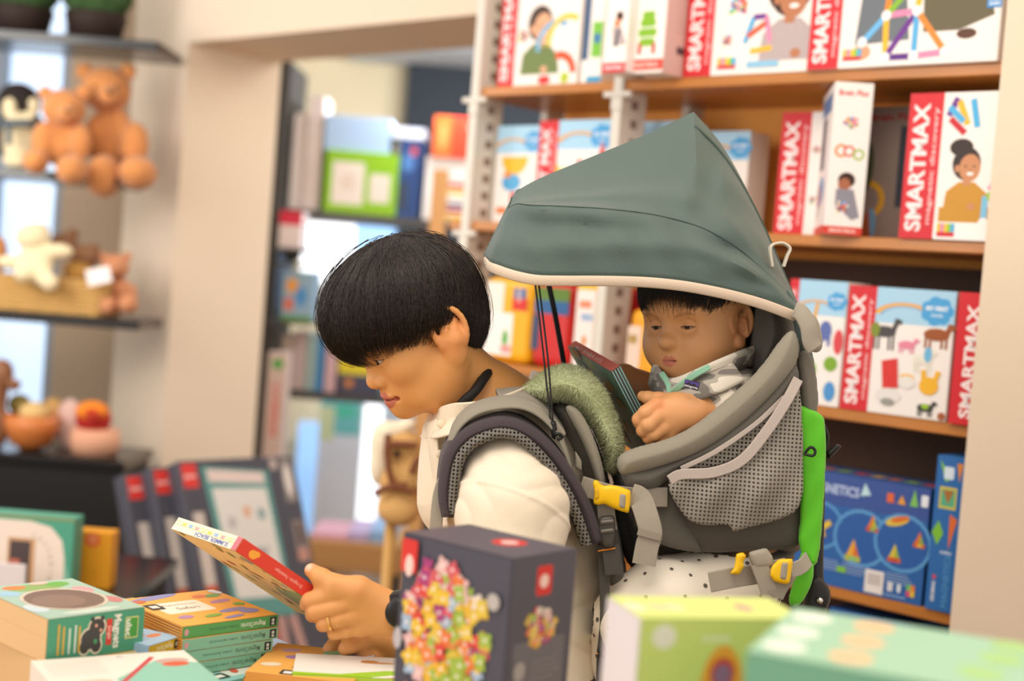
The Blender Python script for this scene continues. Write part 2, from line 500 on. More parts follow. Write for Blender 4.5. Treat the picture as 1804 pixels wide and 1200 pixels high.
# back room seen through the opening
YR = 6.6
p0 = on_y(470, 150, YR); p1 = on_y(722, 150, YR); p2 = on_y(1000, 150, YR)
struct(box('wall_back', p0[0] - 1.0, p1[0], YR, YR + .1, 0, 3.2, M_wall2))
struct(box('wall_back_dark', p1[0], p2[0] + 1.6, YR - .12, YR + .1, 0, 2.4, M_dark))
struct(box('wall_back_upper', p1[0], p2[0] + 1.6, YR - .1, YR + .1, 2.4, 3.2, M_wall2))
zc_ = on_y(760, 113, 6.46)[2]
struct(box('ceiling_back', -0.85, 1.2, 4.9, YR, zc_, zc_ + .08, mat('ceiling_white', '#dfe6ea', rough=0.9)))
M_glow = mat('window_bright', '#ffffff', rough=0.3, emit='#f2f8ff', estr=1.5)
M_glow2 = mat('window_blue', '#9fc6ee', rough=0.3, emit='#8fbdf0', estr=0.75)
def winrect(name, x0, y0, x1, y1, Y, m):
    a = on_y(x0, (y0 + y1) / 2, Y); b = on_y(x1, (y0 + y1) / 2, Y); t = on_y((x0 + x1) / 2, y0, Y); q = on_y((x0 + x1) / 2, y1, Y)
    return struct(box(name, a[0], b[0], Y, Y + .04, q[2], t[2], m))
winrect('window_2', 532, 372, 622, 500, 6.5, M_glow)
winrect('window_3', 622, 380, 760, 560, 6.5, M_glow2)
winrect('window_4', 590, 690, 735, 940, 6.48, M_glow)
winrect('window_5', 520, 745, 590, 940, 6.48, M_glow2)

# ------------------------------------------------------------------ shelving unit
M_wood = mat('shelf_orange_wood', '#ba7630', rough=0.32, var=0.12, vscale=5, stretch=(1, 12, 12), spec=0.5)
M_metal = mat('post_white_metal', '#d9d2c6', rough=0.4)
ZS = [1.708, 1.421, 1.124, 0.817, 0.52]
su = empty('shelving_unit', 'tall shelving unit of white slotted posts and orange wood boards against the wall', 'shelf', tuple(OV), WA)
for z in ZS:
    bm = bmesh.new(); ul = -1.175 if z > 1.5 else (-1.215 if z > 1.3 else -1.20)
    add_box(bm, ul, 0.03, 0.0, 0.268, z - .02, z, .002)
    bm_obj('shelf_board', bm, M_wood, su)
struct(box('baseboard_shelf', -1.16, 0.03, 0.27, 0.285, 0, 0.1, M_wood, loc=OV, rz=WA))
M_slot = mat('slot_dark', '#8a7567', rough=0.8)
for u in (-0.760, -1.156):
    bm = bmesh.new(); add_box(bm, u - .0115, u + .0115, -.012, .07, 0, 2.4, .002)
    old = set(bm.faces)
    for k in range(60):
        z = .1 + k * .037
        add_box(bm, u + .0112, u + .0121, .022, .042, z, z + .017)
    for f in bm.faces:
        if f not in old: f.material_index = 1
    bm_obj('post', bm, [M_metal, M_slot], su)
    bm = bmesh.new()
    add_box(bm, u - .0105, u + .0105, .215, .268, 0, 2.4, .002)
    bm_obj('rear_post', bm, M_metal, su)
    for z in ZS[:4]:
        bm = bmesh.new(); add_box(bm, u - .035, u + .035, -.014, -.004, z - .034, z - .022, .002)
        add_box(bm, u - .014, u + .014, -.014, .02, z - .06, z - .034, .002)
        bm_obj('bracket', bm, M_metal, su)

RED, WHT, SKY = '#d3262f', '#f3ece6', '#a9d3ec'
def scart(label, xl, xr, yb, yt, z, v, depth, c=WHT, name='toy_box', cat='box', group='toy boxes on the shelving unit', rz=0.0):
    ym = (yb + yt) / 2; uL = uz(xl, ym, v)[0]; uR = uz(xr, ym, v)[0]
    h = uz((xl + xr) / 2, yt, v)[1] - z
    um = (uL + uR) / 2
    return Carton(name, label, cat, uR - uL, depth, h, c, W(um, v + depth / 2, z + .0005), WA + rz, group)
def spine(p, w0, title='SMARTMAX', sub='magnetic discovery', ts=1.0):
    p.rect(0, 0, w0, p.h, RED)
    p.text(title, w0 * .38, p.h * .49, w0 * .62 * ts, '#f6ecea', rot=90, bold=True, width=p.h * .88)
    if sub: p.text(sub, w0 * .82, p.h * .5, w0 * .2, '#f3d9d6', rot=90, width=p.h * .8)
def rainbow(p, cx, cy, r, sy=.45):
    for k, c in enumerate(('#e8963e', '#f0c23c', '#7f9fd0')): p.arc(cx, cy, r * (1 - .09 * (k + 1)), r * (1 - .09 * k), 15, 165, c, sy=sy)
def splash(p, x, y, r, c='#4aa3dc'):
    for k in range(7):
        a = k * 2 * math.pi / 7; p.ell(x + r * .62 * math.cos(a), y + r * .5 * math.sin(a), r * .42, r * .36, c)
    p.ell(x, y, r * .75, r * .6, c); p.text('MY FIRST', x, y + r * .15, r * .34, '#ffffff', bold=True); p.text('SAFARI', x, y - r * .25, r * .24, '#ffffff')
def kid(p, x, y, s, skin, hair, shirt, look=0.25):
    """a child pictured from the waist up"""
    p.poly([(x - s * .55, y), (x - s * .5, y + s * .45), (x - s * .2, y + s * .68), (x + s * .2, y + s * .68), (x + s * .52, y + s * .42), (x + s * .6, y)], shirt)
    p.rect(x - s * .1, y + s * .6, s * .2, s * .2, skin)
    p.ell(x - s * .04, y + s * 1.12, s * .36, s * .40, hair); p.ell(x + s * .05 * look * 4, y + s * 1.02, s * .27, s * .33, skin)
    p.ell(x - s * .27, y + s * 1.0, s * .06, s * .09, skin)
    for e in (-.08, .14): p.ell(x + s * (.02 + e), y + s * 1.06, s * .03, s * .025, '#2c1d18')
    p.ell(x + s * .07, y + s * .88, s * .09, s * .04, '#fbf3ee'); p.ell(x + s * .07, y + s * .97, s * .03, s * .05, '#b97a58')
    p.bar(x - s * .5, y + s * .35, x + s * .1, y + s * .1, s * .16, shirt); p.ell(x + s * .16, y + s * .1, s * .1, s * .08, skin)
STICK = ['#e05b2c', '#4fb0e0', '#f2b92a', '#6d2f8f', '#8cc63f', '#e98bb0', '#c8202d']
def sticks(p, cx, cy, s, seed=0, n=8):
    rs = random.Random(seed)
    P = [(cx + s * math.cos(a * .9 + seed) * (0.5 + .5 * rs.random()), cy + s * math.sin(a * .9 + seed) * (0.5 + .5 * rs.random())) for a in range(n)]
    for k in range(n): p.bar(*P[k], *P[(k + 3) % n], s * .2, STICK[(k + seed) % 7])
    for q in P[::2]: p.ell(q[0], q[1], s * .14, s * .14, '#f1efec', n=12)
def agebar(p, x, y, w, h):
    p.rect(x, y, w, h * .35, RED)
    for k, c in enumerate(('#f2b92a', '#e98bb0', '#f0c23c', '#8cc63f', '#4fb0e0')): p.rect(x + k * w / 5, y + h * .35, w / 5, h * .65, c)

# ---- top shelf
c = scart('toy box with red spine picturing a person in green, left end of top shelf', 884, 1024, 140, -60, ZS[0], .02, .07)
p = c.front(); spine(p, p.w * .21); kid(p, p.w * .52, p.h * .10, p.w * .42, '#e2aa84', '#4a372c', '#6f8148')
p.arc(p.w * .72, p.h * .32, p.w * .2, p.w * .25, 60, 190, '#79b4d8'); p.arc(p.w * .85, p.h * .36, p.w * .2, p.w * .25, 60, 190, '#e9c93f')
p.arc(p.w * .78, p.h * .1, p.w * .13, p.w * .2, 0, 110, '#e2572c'); p.ell(p.w * .85, p.h * .06, p.w * .05, p.w * .05, '#b3c531'); p.ell(p.w * .6, p.h * .05, p.w * .08, p.w * .04, '#d8352f')
sticks(p, p.w * .3, p.h * .42, p.w * .08, 2); p.done()
c = scart('slim white toy box with dark blue edge and light blue foot, top shelf', 1030, 1066, 134, -60, ZS[0], .015, .07)
p = c.front(); p.rect(0, p.h * .2, p.w * .3, p.h * .8, '#39597c'); p.rect(p.w * .3, 0, p.w * .7, p.h * .06, '#3c9fc9'); p.rect(p.w * .45, p.h * .22, p.w * .5, p.h * .3, '#7fc243'); p.ell(p.w * .7, p.h * .38, p.w * .16, p.w * .2, '#3f78b8'); p.done()
c = scart('narrow white toy box picturing a crouching child, beside the middle post on the top shelf', 1068, 1108, 132, -60, ZS[0], -.086, .07)
p = c.front(); p.rect(0, 0, p.w, p.h * .09, RED); p.text('SMARTMAX', p.w / 2, p.h * .045, p.w * .14, '#fff', bold=True, width=p.w * .8)
p.ell(p.w * .6, p.h * .52, p.w * .16, p.w * .18, '#4a2a1c'); p.ell(p.w * .52, p.h * .46, p.w * .14, p.w * .16, '#d98b64'); p.poly([(p.w * .4, p.h * .24), (p.w * .3, p.h * .42), (p.w * .7, p.h * .42), (p.w * .95, p.h * .26)], '#b9a9a4'); p.bar(p.w * .6, p.h * .4, p.w * .5, p.h * .24, p.w * .12, '#3c3f55'); p.done()
c = scart('white toy box with a green block figure and red foot band, top shelf', 1113, 1174, 128, -60, ZS[0], -.06, .15)
p = c.front(); p.rect(0, p.h * .03, p.w, p.h * .1, '#e0452f'); p.text('SMARTMAX', p.w / 2, p.h * .08, p.w * .13, '#f8d9cf', bold=True, width=p.w * .75)
for y, r in ((.25, .22), (.34, .26), (.43, .22), (.5, .18)): p.rrect(p.w * (.5 - r), p.h * y, p.w * 2 * r, p.h * .075, p.w * .06, '#86bb2e')
p.rect(p.w * .25, p.h * .18, p.w * .1, p.h * .1, '#c8402c'); p.rect(p.w * .65, p.h * .18, p.w * .1, p.h * .1, '#c8402c'); p.rect(p.w * .2, p.h * .75, p.w * .25, p.h * .1, '#e58a3a'); p.done()
p = c.right(); p.rect(0, 0, p.w, p.h, '#dcb9b0')
for k in range(12): p.rect(p.w * .2, p.h * (.95 - k * .05), p.w * .6, p.h * .006, '#a98a86')
p.rect(p.w * .25, p.h * .2, p.w * .2, p.h * .07, '#5c4a4e'); p.done()
c = scart('big white toy box with red spine picturing a child in a grey sweater, top shelf', 1212, 1430, 128, -90, ZS[0], .0, .1)
p = c.front(); spine(p, p.w * .235)
sticks(p, p.w * .42, p.h * .55, p.w * .10, 1); sticks(p, p.w * .36, p.h * .28, p.w * .06, 3)
agebar(p, p.w * .29, p.h * .05, p.w * .15, p.h * .09); p.ell(p.w * .83, p.h * .63, p.w * .17, p.h * .17, '#3b2118'); kid(p, p.w * .84, p.h * .10, p.w * .40, '#b97853', '#3b2118', '#b9a9a8')
for k, (a, b, d, e) in enumerate(((.5, .25, .56, .45), (.56, .45, .66, .45), (.66, .45, .7, .25), (.52, .3, .66, .4), (.55, .18, .72, .2))): p.bar(p.w * a, p.h * b, p.w * d, p.h * e, p.w * .035, STICK[(k * 2 + 1) % 7])
p.rect(p.w * .53, p.h * .05, p.w * .25, p.h * .05, '#8fc2e0'); p.done()
c = scart('big white toy box of two kids and a stick tower, right end of top shelf', 1432, 1766, 114, -110, ZS[0], -.01, .1)
p = c.front(); spine(p, p.w * .175)
p.poly([(p.w * .26, p.h * .18), (p.w * .28, p.h * .55), (p.w * .36, p.h * .8), (p.w * .5, p.h * .8), (p.w * .55, p.h * .2)], '#6a7278'); p.ell(p.w * .3, p.h * .12, p.w * .05, p.h * .06, '#d9a078')
p.poly([(p.w * .62, p.h * .25), (p.w * .6, p.h * .8), (p.w * .9, p.h * .8), (p.w * .97, p.h * .35), (p.w * .8, p.h * .25)], '#675f45'); p.ell(p.w * .84, p.h * .22, p.w * .05, p.h * .04, '#5d3b28')
N_ = {'a': (.43, .07), 'b': (.58, .07), 'c': (.42, .40), 'd': (.58, .42), 'e': (.74, .09), 'f': (.30, .2), 'g': (.44, .72), 'h': (.6, .72)}
for k, (i, j, cc) in enumerate((('c', 'f', '#6cb8ea'), ('c', 'a', '#f2b92a'), ('a', 'd', '#6d2f8f'), ('d', 'b', '#58aee0'), ('d', 'e', '#ea8a34'), ('c', 'd', '#e98bb0'), ('c', 'g', '#f08a2c'), ('c', 'h', '#86bb2e'), ('d', 'h', '#f2b92a'), ('a', 'b', '#5c2c86'), ('b', 'e', '#e98bb0'))):
    p.bar(p.w * N_[i][0], p.h * N_[i][1], p.w * N_[j][0], p.h * N_[j][1], p.w * .03, cc)
for q in N_.values(): p.ell(p.w * q[0], p.h * q[1], p.w * .026, p.w * .026, '#f4f1ee')
agebar(p, p.w * .2, p.h * .06, p.w * .1, p.h * .09); p.rect(p.w * .93, p.h * .4, p.w * .07, p.h * .1, '#3f8fd0'); p.text('+ INSTRUCTION', p.w * .965, p.h * .465, p.w * .018, '#fff', bold=True, width=p.w * .06); p.text('GUIDE', p.w * .965, p.h * .43, p.w * .018, '#fff', bold=True); p.done()

# ---- second shelf
def firstbox(c, w0, seed, title='SMARTMAX', body=None):
    p = c.front()
    p.rect(w0, p.h * .72, p.w - w0, p.h * .28, SKY); rainbow(p, w0 + (p.w - w0) * .38, p.h * .76, (p.w - w0) * .42); splash(p, p.w * .84, p.h * .84, (p.w - w0) * .2)
    if w0: spine(p, w0, title)
    body(p, w0, p.w - w0, p.h); p.done(); return c
def b_duck(p, x, w, h):
    p.arc(x + w * .45, h * .68, 0, w * .3, 180, 360, '#f0b92e'); p.ell(x + w * .4, h * .42, w * .22, h * .09, '#57a8d8'); p.rect(x + w * .4, h * .06, w * .2, h * .26, '#d33a30'); p.ell(x + w * .3, h * .5, w * .08, w * .06, '#e88a2a'); p.rect(x + w * .1, h * .1, w * .25, h * .06, '#e57a2a')
c = scart('light toy box with rainbow and yellow bowl, left end of the second shelf', 872, 948, 393, 222, ZS[1], .05, .07); firstbox(c, 0, 1, body=b_duck)
def b_rocket(p, x, w, h):
    p.ell(x + w * .2, h * .45, w * .2, h * .1, '#f2c230'); p.poly([(x, h * .6), (x + w * .15, h * .45), (x, h * .3)], '#f2c230')
    p.ell(x + w * .48, h * .52, w * .08, h * .12, '#d33a30', rot=30); p.ell(x + w * .8, h * .6, w * .08, h * .16, '#f1f1f1', rot=12); p.poly([(x + w * .72, h * .62), (x + w * .8, h * .8), (x + w * .88, h * .64)], '#d33a30'); p.ell(x + w * .5, h * .2, w * .1, h * .06, '#3d3a3a'); p.ell(x + w * .75, h * .2, w * .12, h * .07, '#86bb2e')
c = scart('toy box with red spine, yellow fish and rocket, second shelf left of the middle post', 946, 1079, 390, 212, ZS[1], .03, .07); firstbox(c, c.w * .26, 2, title='START MAX', body=b_rocket)
c = scart('toy box with rainbow and red figure deep behind the canopy, second shelf', 1128, 1205, 390, 214, ZS[1], .12, .07); firstbox(c, 0, 3, body=b_rocket)
def b_red(p, x, w, h): p.ell(x + w * .5, h * .45, w * .14, h * .2, '#c8302d'); p.ell(x + w * .3, h * .2, w * .12, h * .1, '#86bb2e')
c = scart('toy box with rainbow in the shade behind the canopy peak, second shelf', 1222, 1316, 395, 232, ZS[1], .15, .07); firstbox(c, 0, 4, body=b_red)
c = scart('red spined toy box standing left of the tall white box, second shelf', 1371, 1448, 405, 198, ZS[1], .10, .07)
p = c.front(); spine(p, p.w * .68); sticks(p, p.w * .84, p.h * .3, p.w * .12, 4); sticks(p, p.w * .84, p.h * .7, p.w * .1, 5); p.done()
# the turned box
c = scart('tall narrow white box turned edge outward, nearly touching the board above it', 1461, 1521, 410, 146, ZS[1], -.025, .2, rz=-.06)
c.o.rotation_euler[2] = WA + math.radians(36)
c.o.location = W(uz(1480, 280, 0.05)[0], 0.058, ZS[1] + .0005)
p = c.front(); p.rect(0, 0, p.w, p.h * .055, '#d8402f'); p.text('SMARTMAX', p.w / 2, p.h * .027, p.w * .12, '#f8d9cf', bold=True, width=p.w * .7)
p.text('Brain Plus', p.w * .5, p.h * .93, p.w * .2, '#cf3a33', bold=True, width=p.w * .75)
sticks(p, p.w * .5, p.h * .74, p.w * .22, 5); p.arc(p.w * .3, p.h * .55, p.w * .11, p.w * .17, 20, 330, '#e08a3c'); p.arc(p.w * .5, p.h * .55, p.w * .1, p.w * .15, 0, 360, '#d9503c'); p.arc(p.w * .75, p.h * .53, p.w * .1, p.w * .15, 0, 360, '#9bbf45')
p.ell(p.w * .5, p.h * .36, p.w * .22, p.w * .2, '#3b2118'); p.ell(p.w * .45, p.h * .33, p.w * .16, p.w * .17, '#a9674a'); p.poly([(p.w * .25, p.h * .2), (p.w * .25, p.h * .3), (p.w * .7, p.h * .3), (p.w * .9, p.h * .12), (p.w * .7, p.h * .1)], '#8d8a96'); sticks(p, p.w * .45, p.h * .18, p.w * .22, 3); p.done()
p = c.left(); p.rect(0, 0, p.w, p.h * .06, '#d8402f'); p.rect(p.w * .25, p.h * .45, p.w * .35, p.h * .35, '#3c3f4c'); p.ell(p.w * .5, p.h * .3, p.w * .3, p.h * .1, '#6fa4cc'); sticks(p, p.w * .4, p.h * .25, p.w * .2, 6); p.rect(p.w * .1, p.h * .82, p.w * .8, p.h * .12, '#5f83b5'); p.done()
c = scart('dark toy box with yellow arc and clear window, pushed back on the second shelf', 1512, 1612, 405, 188, ZS[1], .1, .1, c='#8a7a74')
p = c.front(); p.text('Brain Plus', p.w * .55, p.h * .92, p.w * .16, '#9c2f2e', bold=True, width=p.w * .8); p.rect(p.w * .7, p.h * .25, p.w * .24, p.h * .6, '#3d434e'); p.arc(p.w * .2, p.h * .3, p.w * .22, p.w * .32, -80, 90, '#cf9a2c'); p.ell(p.w * .15, p.h * .55, p.w * .12, p.h * .2, '#43492f'); p.ell(p.w * .3, p.h * .12, p.w * .1, p.h * .12, '#6d9cc0'); p.poly([(p.w * .05, p.h * .02), (p.w * .25, p.h * .25), (p.w * .32, p.h * .02)], '#a8542e'); p.done()
c = scart('large toy box picturing a laughing child in a mustard sweater, right on second shelf', 1594, 1766, 418, 163, ZS[1], -.005, .09)
p = c.front(); spine(p, p.w * .36)
p.rect(p.w * .40, p.h * .08, p.w * .5, p.h * .14, '#c98f28'); p.ell(p.w * .58, p.h * .625, p.w * .12, p.h * .06, '#33231c'); kid(p, p.w * .66, p.h * .2, p.w * .40, '#c98a5e', '#33231c', '#c98f28'); p.rect(p.w * .37, p.h * .0, p.w * .62, p.h * .12, '#f7f3ef')
for k, (a, b, d, e) in enumerate(((.5, .96, .42, .84), (.52, .94, .62, .78), (.42, .9, .58, .8), (.44, .82, .6, .72), (.66, .95, .72, .76))): p.bar(p.w * a, p.h * b, p.w * d, p.h * e, p.w * .06, STICK[(3, 2, 1, 6, 1)[k]])
p.bar(p.w * .86, p.h * .1, p.w * .86, p.h * .3, p.w * .06, '#7cc0e2'); p.bar(p.w * .9, p.h * .34, p.w * .98, p.h * .44, p.w * .06, '#e98bb0'); p.ell(p.w * .92, p.h * .3, p.w * .05, p.w * .05, '#9ac63a'); p.ell(p.w * .86, p.h * .12, p.w * .05, p.w * .05, '#f4f1ee')
agebar(p, p.w * .4, p.h * .02, p.w * .18, p.h * .09); p.done()

# ---- third shelf
def case(label, xl, xr, yb, yt, frame, v=.02, group='toy cases in bright plastic frames'):
    ym = (yb + yt) / 2; uL, uR = uz(xl, ym, v)[0], uz(xr, ym, v)[0]; h = uz((xl + xr) / 2, yt, v)[1] - ZS[2]; w = uR - uL; d = .09
    bm = bmesh.new(); add_box(bm, -w / 2, w / 2, -d / 2, d / 2, 0, h, min(.02, w * .2), 3)
    o = bm_obj('toy_case', bm, mat('plastic_' + frame.lstrip('#'), frame, rough=.3), None, smooth=False, loc=W((uL + uR) / 2, v + d / 2, ZS[2] + .0005), rz=WA)
    tag(o, label, 'toy case', group)
    p = Print(w, h); p.done = lambda: p.put(o, (-w / 2, -d / 2, 0), (1, 0, 0), (0, 0, 1), 'printed_card'); return p
p = case('yellow framed toy case with a train picture behind the leaning adult, third shelf', 848, 934, 640, 488, '#efb01f', v=.02)
p.rrect(p.w * .06, p.h * .55, p.w * .38, p.h * .38, p.w * .03, '#f2e6da'); p.rrect(p.w * .06, p.h * .08, p.w * .6, p.h * .5, p.w * .03, '#f4eee8'); p.ell(p.w * .52, p.h * .28, p.w * .06, p.h * .1, '#5bab3e'); p.ell(p.w * .55, p.h * .16, p.w * .12, p.h * .05, '#e79a94'); p.rect(p.w * .62, p.h * .62, p.w * .3, p.h * .14, '#d8382f'); p.rect(p.w * .64, p.h * .76, p.w * .24, p.h * .12, '#3b6aa5'); p.rect(p.w * .72, p.h * .72, p.w * .06, p.h * .15, '#d8b9ae'); p.done()
p = case('red plastic toy case with blue lid between the yellow cases, third shelf', 937, 1004, 640, 495, '#c92a28', v=.02)
p.rect(p.w * .05, p.h * .62, p.w * .9, p.h * .15, '#2f5f94'); p.rect(p.w * .05, p.h * .77, p.w * .9, p.h * .15, '#5d7d2f'); p.rect(p.w * .02, p.h * .2, p.w * .2, p.h * .4, '#3c4b6a'); p.done()
p = case('yellow framed toy case with white card, left of the middle post on the third shelf', 1008, 1050, 645, 498, '#eab02a', v=.0)
p.rrect(p.w * .12, p.h * .06, p.w * .8, p.h * .86, p.w * .06, '#efe3da'); p.rect(p.w * .25, p.h * .72, p.w * .5, p.h * .08, '#e38a64'); p.rect(p.w * .35, p.h * .58, p.w * .5, p.h * .08, '#9eb3cf'); p.ell(p.w * .55, p.h * .36, p.w * .1, p.h * .06, '#d88638'); p.bar(p.w * .2, p.h * .22, p.w * .85, p.h * .12, p.h * .06, '#5f6a7c'); p.done()
p = case('yellow toy case with a red handle partly hidden by the toddler, third shelf', 1104, 1190, 648, 545, '#e7a21f', v=.02)
p.rrect(p.w * .02, p.h * .15, p.w * .28, p.h * .6, p.w * .04, '#e6cdb9'); p.rect(p.w * .04, p.h * .5, p.w * .18, p.h * .12, '#b08f4e'); p.done()
c = scart('small red toy box above the yellow case near the middle post, third shelf', 1108, 1185, 640, 512, ZS[2], .12, .06, c='#c5262c'); p = c.front(); p.rect(p.w * .1, p.h * .8, p.w * .8, p.h * .15, '#a81c24'); p.done()
def b_safari(p, x, w, h):
    p.bar(x + w * .3, h * .55, x + w * .42, h * .82, w * .07, '#e8a83c'); p.ell(x + w * .62, h * .6, w * .13, h * .08, '#5f6fae'); p.bar(x + w * .55, h * .5, x + w * .55, h * .6, w * .06, '#5f6fae'); p.bar(x + w * .7, h * .48, x + w * .7, h * .6, w * .06, '#5f6fae')
    p.ell(x + w * .9, h * .52, w * .1, h * .1, '#d8474c'); p.ell(x + w * .36, h * .28, w * .14, h * .07, '#86bb2e'); p.rect(x + w * .25, h * .18, w * .2, h * .08, '#86bb2e'); p.ell(x + w * .78, h * .34, w * .14, h * .06, '#7da92c', rot=25); p.ell(x + w * .8, h * .12, w * .12, h * .08, '#4c93cf')
c = scart('safari toy box with giraffe and elephant, third shelf beside the carrier headrest', 1385, 1486, 705, 494, ZS[2], .0, .08); firstbox(c, c.w * .16, 5, body=b_safari)
def b_farm(p, x, w, h):
    def beast(cx, cy, s, c, tall=1.0):
        p.ell(cx, cy, s, s * .45, c)
        for k in (-.8, -.45, .45, .8): p.rect(cx + s * k - s * .09, cy - s * 1.25 * tall, s * .18, s * 1.25 * tall, c)
        p.bar(cx + s * .7, cy, cx + s * 1.05, cy + s * .75 * tall, s * .4, c); p.ell(cx + s * 1.15, cy + s * .75 * tall, s * .36, s * .2, c, rot=-20)
    beast(x + w * .14, h * .65, w * .15, '#4c4848', 1.15); p.ell(x + w * .02, h * .66, w * .06, h * .06, '#7f8f2f')
    beast(x + w * .44, h * .56, w * .11, '#e58aa0', .7); beast(x + w * .8, h * .66, w * .16, '#9d5426', .8); beast(x + w * .66, h * .46, w * .12, '#e9e4d4', 1.0)
    p.ell(x + w * .72, h * .5, w * .05, h * .06, '#6fb6dc'); p.poly([(x + w * .14, h * .42), (x + w * .34, h * .45), (x + w * .38, h * .22), (x + w * .18, h * .2)], '#d8352f'); p.ell(x + w * .26, h * .15, w * .16, h * .06, '#e6e2dc'); p.ell(x + w * .26, h * .1, w * .09, h * .03, '#9b9a90')
    p.ell(x + w * .48, h * .31, w * .09, h * .025, '#efb52a'); p.ell(x + w * .48, h * .27, w * .11, h * .05, '#e9e6df'); p.ell(x + w * .76, h * .26, w * .12, h * .07, '#efb52a'); p.bar(x + w * .7, h * .28, x + w * .68, h * .38, w * .06, '#efb52a'); p.bar(x + w * .82, h * .28, x + w * .87, h * .38, w * .06, '#efb52a')
    beast(x + w * .74, h * .09, w * .1, '#3d3b3a', .8); p.ell(x + w * .74, h * .1, w * .05, h * .02, '#9bc22e'); p.ell(x + w * .95, h * .04, w * .05, h * .03, '#a85c30')
c = scart('farm animal toy box with red spine, third shelf left of the wall', 1488, 1677, 722, 508, ZS[2], .0, .05); firstbox(c, c.w * .27, 6, body=b_farm)
p = c.right(); p.rect(0, 0, p.w, p.h, '#dccfca'); p.rect(p.w * .4, p.h * .45, p.w * .3, p.h * .2, '#5a4a4a'); p.rect(p.w * .3, p.h * .1, p.w * .5, p.h * .12, '#c8402f'); p.done()
c = scart('red toy box spine cut off by the cream wall, third shelf right end', 1681, 1738, 742, 516, ZS[2], -.008, .06, c='#d3262f')
p = c.front(); p.rect(0, 0, p.w, p.h, RED); p.text('SMARTMAX', p.w * .48, p.h * .48, p.w * .5, '#f6ecea', rot=90, bold=True, width=p.h * .86); p.done()

# ---- fourth shelf
BLU = '#2f6cae'
c = scart('wide blue magnetic tile box with small tile models, fourth shelf behind the carrier', 1400, 1634, 1030, 842, ZS[3], .0, .1, c='#2a62a4')
p = c.front(); p.rect(0, 0, p.w, p.h, '#2c63a8'); p.rect(0, p.h * .72, p.w, p.h * .28, '#3b559a')
for x, y, r in ((.2, .52, .16), (.52, .47, .19), (.83, .5, .19)):
    p.ell(p.w * x, p.h * y, p.w * r * 1.12, p.w * r * 1.05, '#5a9bd0'); p.ell(p.w * x, p.h * y, p.w * r, p.w * r * .92, '#2a5da6')
p.text('MAGNETICS', p.w * .27, p.h * .86, p.w * .09, '#b8cbea', bold=True, width=p.w * .42); p.poly([(p.w * .49, p.h * .84), (p.w * .52, p.h * .96), (p.w * .57, p.h * .86)], '#bfe3ea')
def tower(x, y, s, cols=('#e07c2e', '#a9c23a', '#c8502c', '#7fb868')):
    p.poly([(x - s * .5, y), (x + s * .5, y), (x, y + s * 1.2)], cols[0]); p.poly([(x, y), (x + s * .5, y), (x + s * .1, y + s * .9)], cols[1]); p.rect(x - s * .6, y - s * .35, s * 1.2, s * .38, cols[2]); p.rect(x - s * .2, y - s * .3, s * .5, s * .3, cols[3])
tower(p.w * .47, p.h * .30, p.w * .1, ('#e8a93a', '#d9702e', '#b0b840', '#88c27a')); tower(p.w * .60, p.h * .58, p.w * .075); tower(p.w * .78, p.h * .36, p.w * .08, ('#d9c240', '#9ab23a', '#cf5f2e', '#c84a2e')); tower(p.w * .95, p.h * .52, p.w * .07, ('#d9702e', '#84b050', '#cf5f2e', '#e0b040'))
p.ell(p.w * .78, p.h * .68, p.w * .09, p.h * .04, '#d8c04a', rot=18); p.ell(p.w * .8, p.h * .7, p.w * .07, p.h * .025, '#d9702e', rot=18); p.bar(p.w * .14, p.h * .42, p.w * .28, p.h * .56, p.w * .04, '#e3c23a'); p.bar(p.w * .16, p.h * .66, p.w * .24, p.h * .42, p.w * .03, '#d9a83a')
for x, cc in ((.72, '#e06a3a'), (.8, '#e6a03a')): p.poly([(p.w * (x - .03), p.h * .83), (p.w * (x + .03), p.h * .83), (p.w * (x + .0), p.h * .91)], cc)
p.rect(p.w * .69, p.h * .83, p.w * .05, p.h * .08, '#e06a3a'); p.poly([(p.w * .86, p.h * .83), (p.w * .92, p.h * .83), (p.w * .89, p.h * .98)], '#7fc060'); p.rrect(p.w * .94, p.h * .84, p.w * .05, p.h * .1, p.w * .01, '#e6ecf4')
for x in (.3, .5, .83): p.lines(p.w * (x - .1), p.h * .22, p.w * .2, 4, p.h * .025, p.h * .008, '#9fb8da')
p.rect(p.w * .58, p.h * .02, p.w * .14, p.h * .2, '#e9e4e2'); p.rect(p.w * .6, p.h * .09, p.w * .1, p.h * .1, '#c9c1bd'); p.rect(p.w * .75, p.h * .07, p.w * .04, p.h * .08, '#d9dbe0'); p.ell(p.w * .835, p.h * .11, p.w * .015, p.h * .04, '#dfe6f0')
for k, cc in enumerate(('#d9507a', '#e3c43a', '#6bbf6a', '#e8843a')): p.rect(p.w * (.89 + .03 * (k % 2)), p.h * (.06 + .05 * (k // 2)), p.w * .03, p.h * .05, cc)
p.lines(p.w * .73, p.h * .03, p.w * .2, 1, .01, p.h * .012, '#8fb0dc'); p.rect(p.w * .36, p.h * .14, p.w * .07, p.h * .05, '#7fc243'); p.done()
p = c.top(); p.rect(0, 0, p.w, p.d if hasattr(p, 'd') else p.h, '#34609c')
for k in range(7): p.rect(p.w * (.08 + .13 * k), p.h * .3, p.w * .09, p.h * .3, ('#c8702e', '#8fae3a', '#c2453a', '#d9a83a')[k % 4])
p.done()
p = c.right(); p.rect(0, 0, p.w, p.h, '#1f4577'); p.rect(p.w * .2, p.h * .2, p.w * .3, p.h * .2, '#a8602c'); p.done()
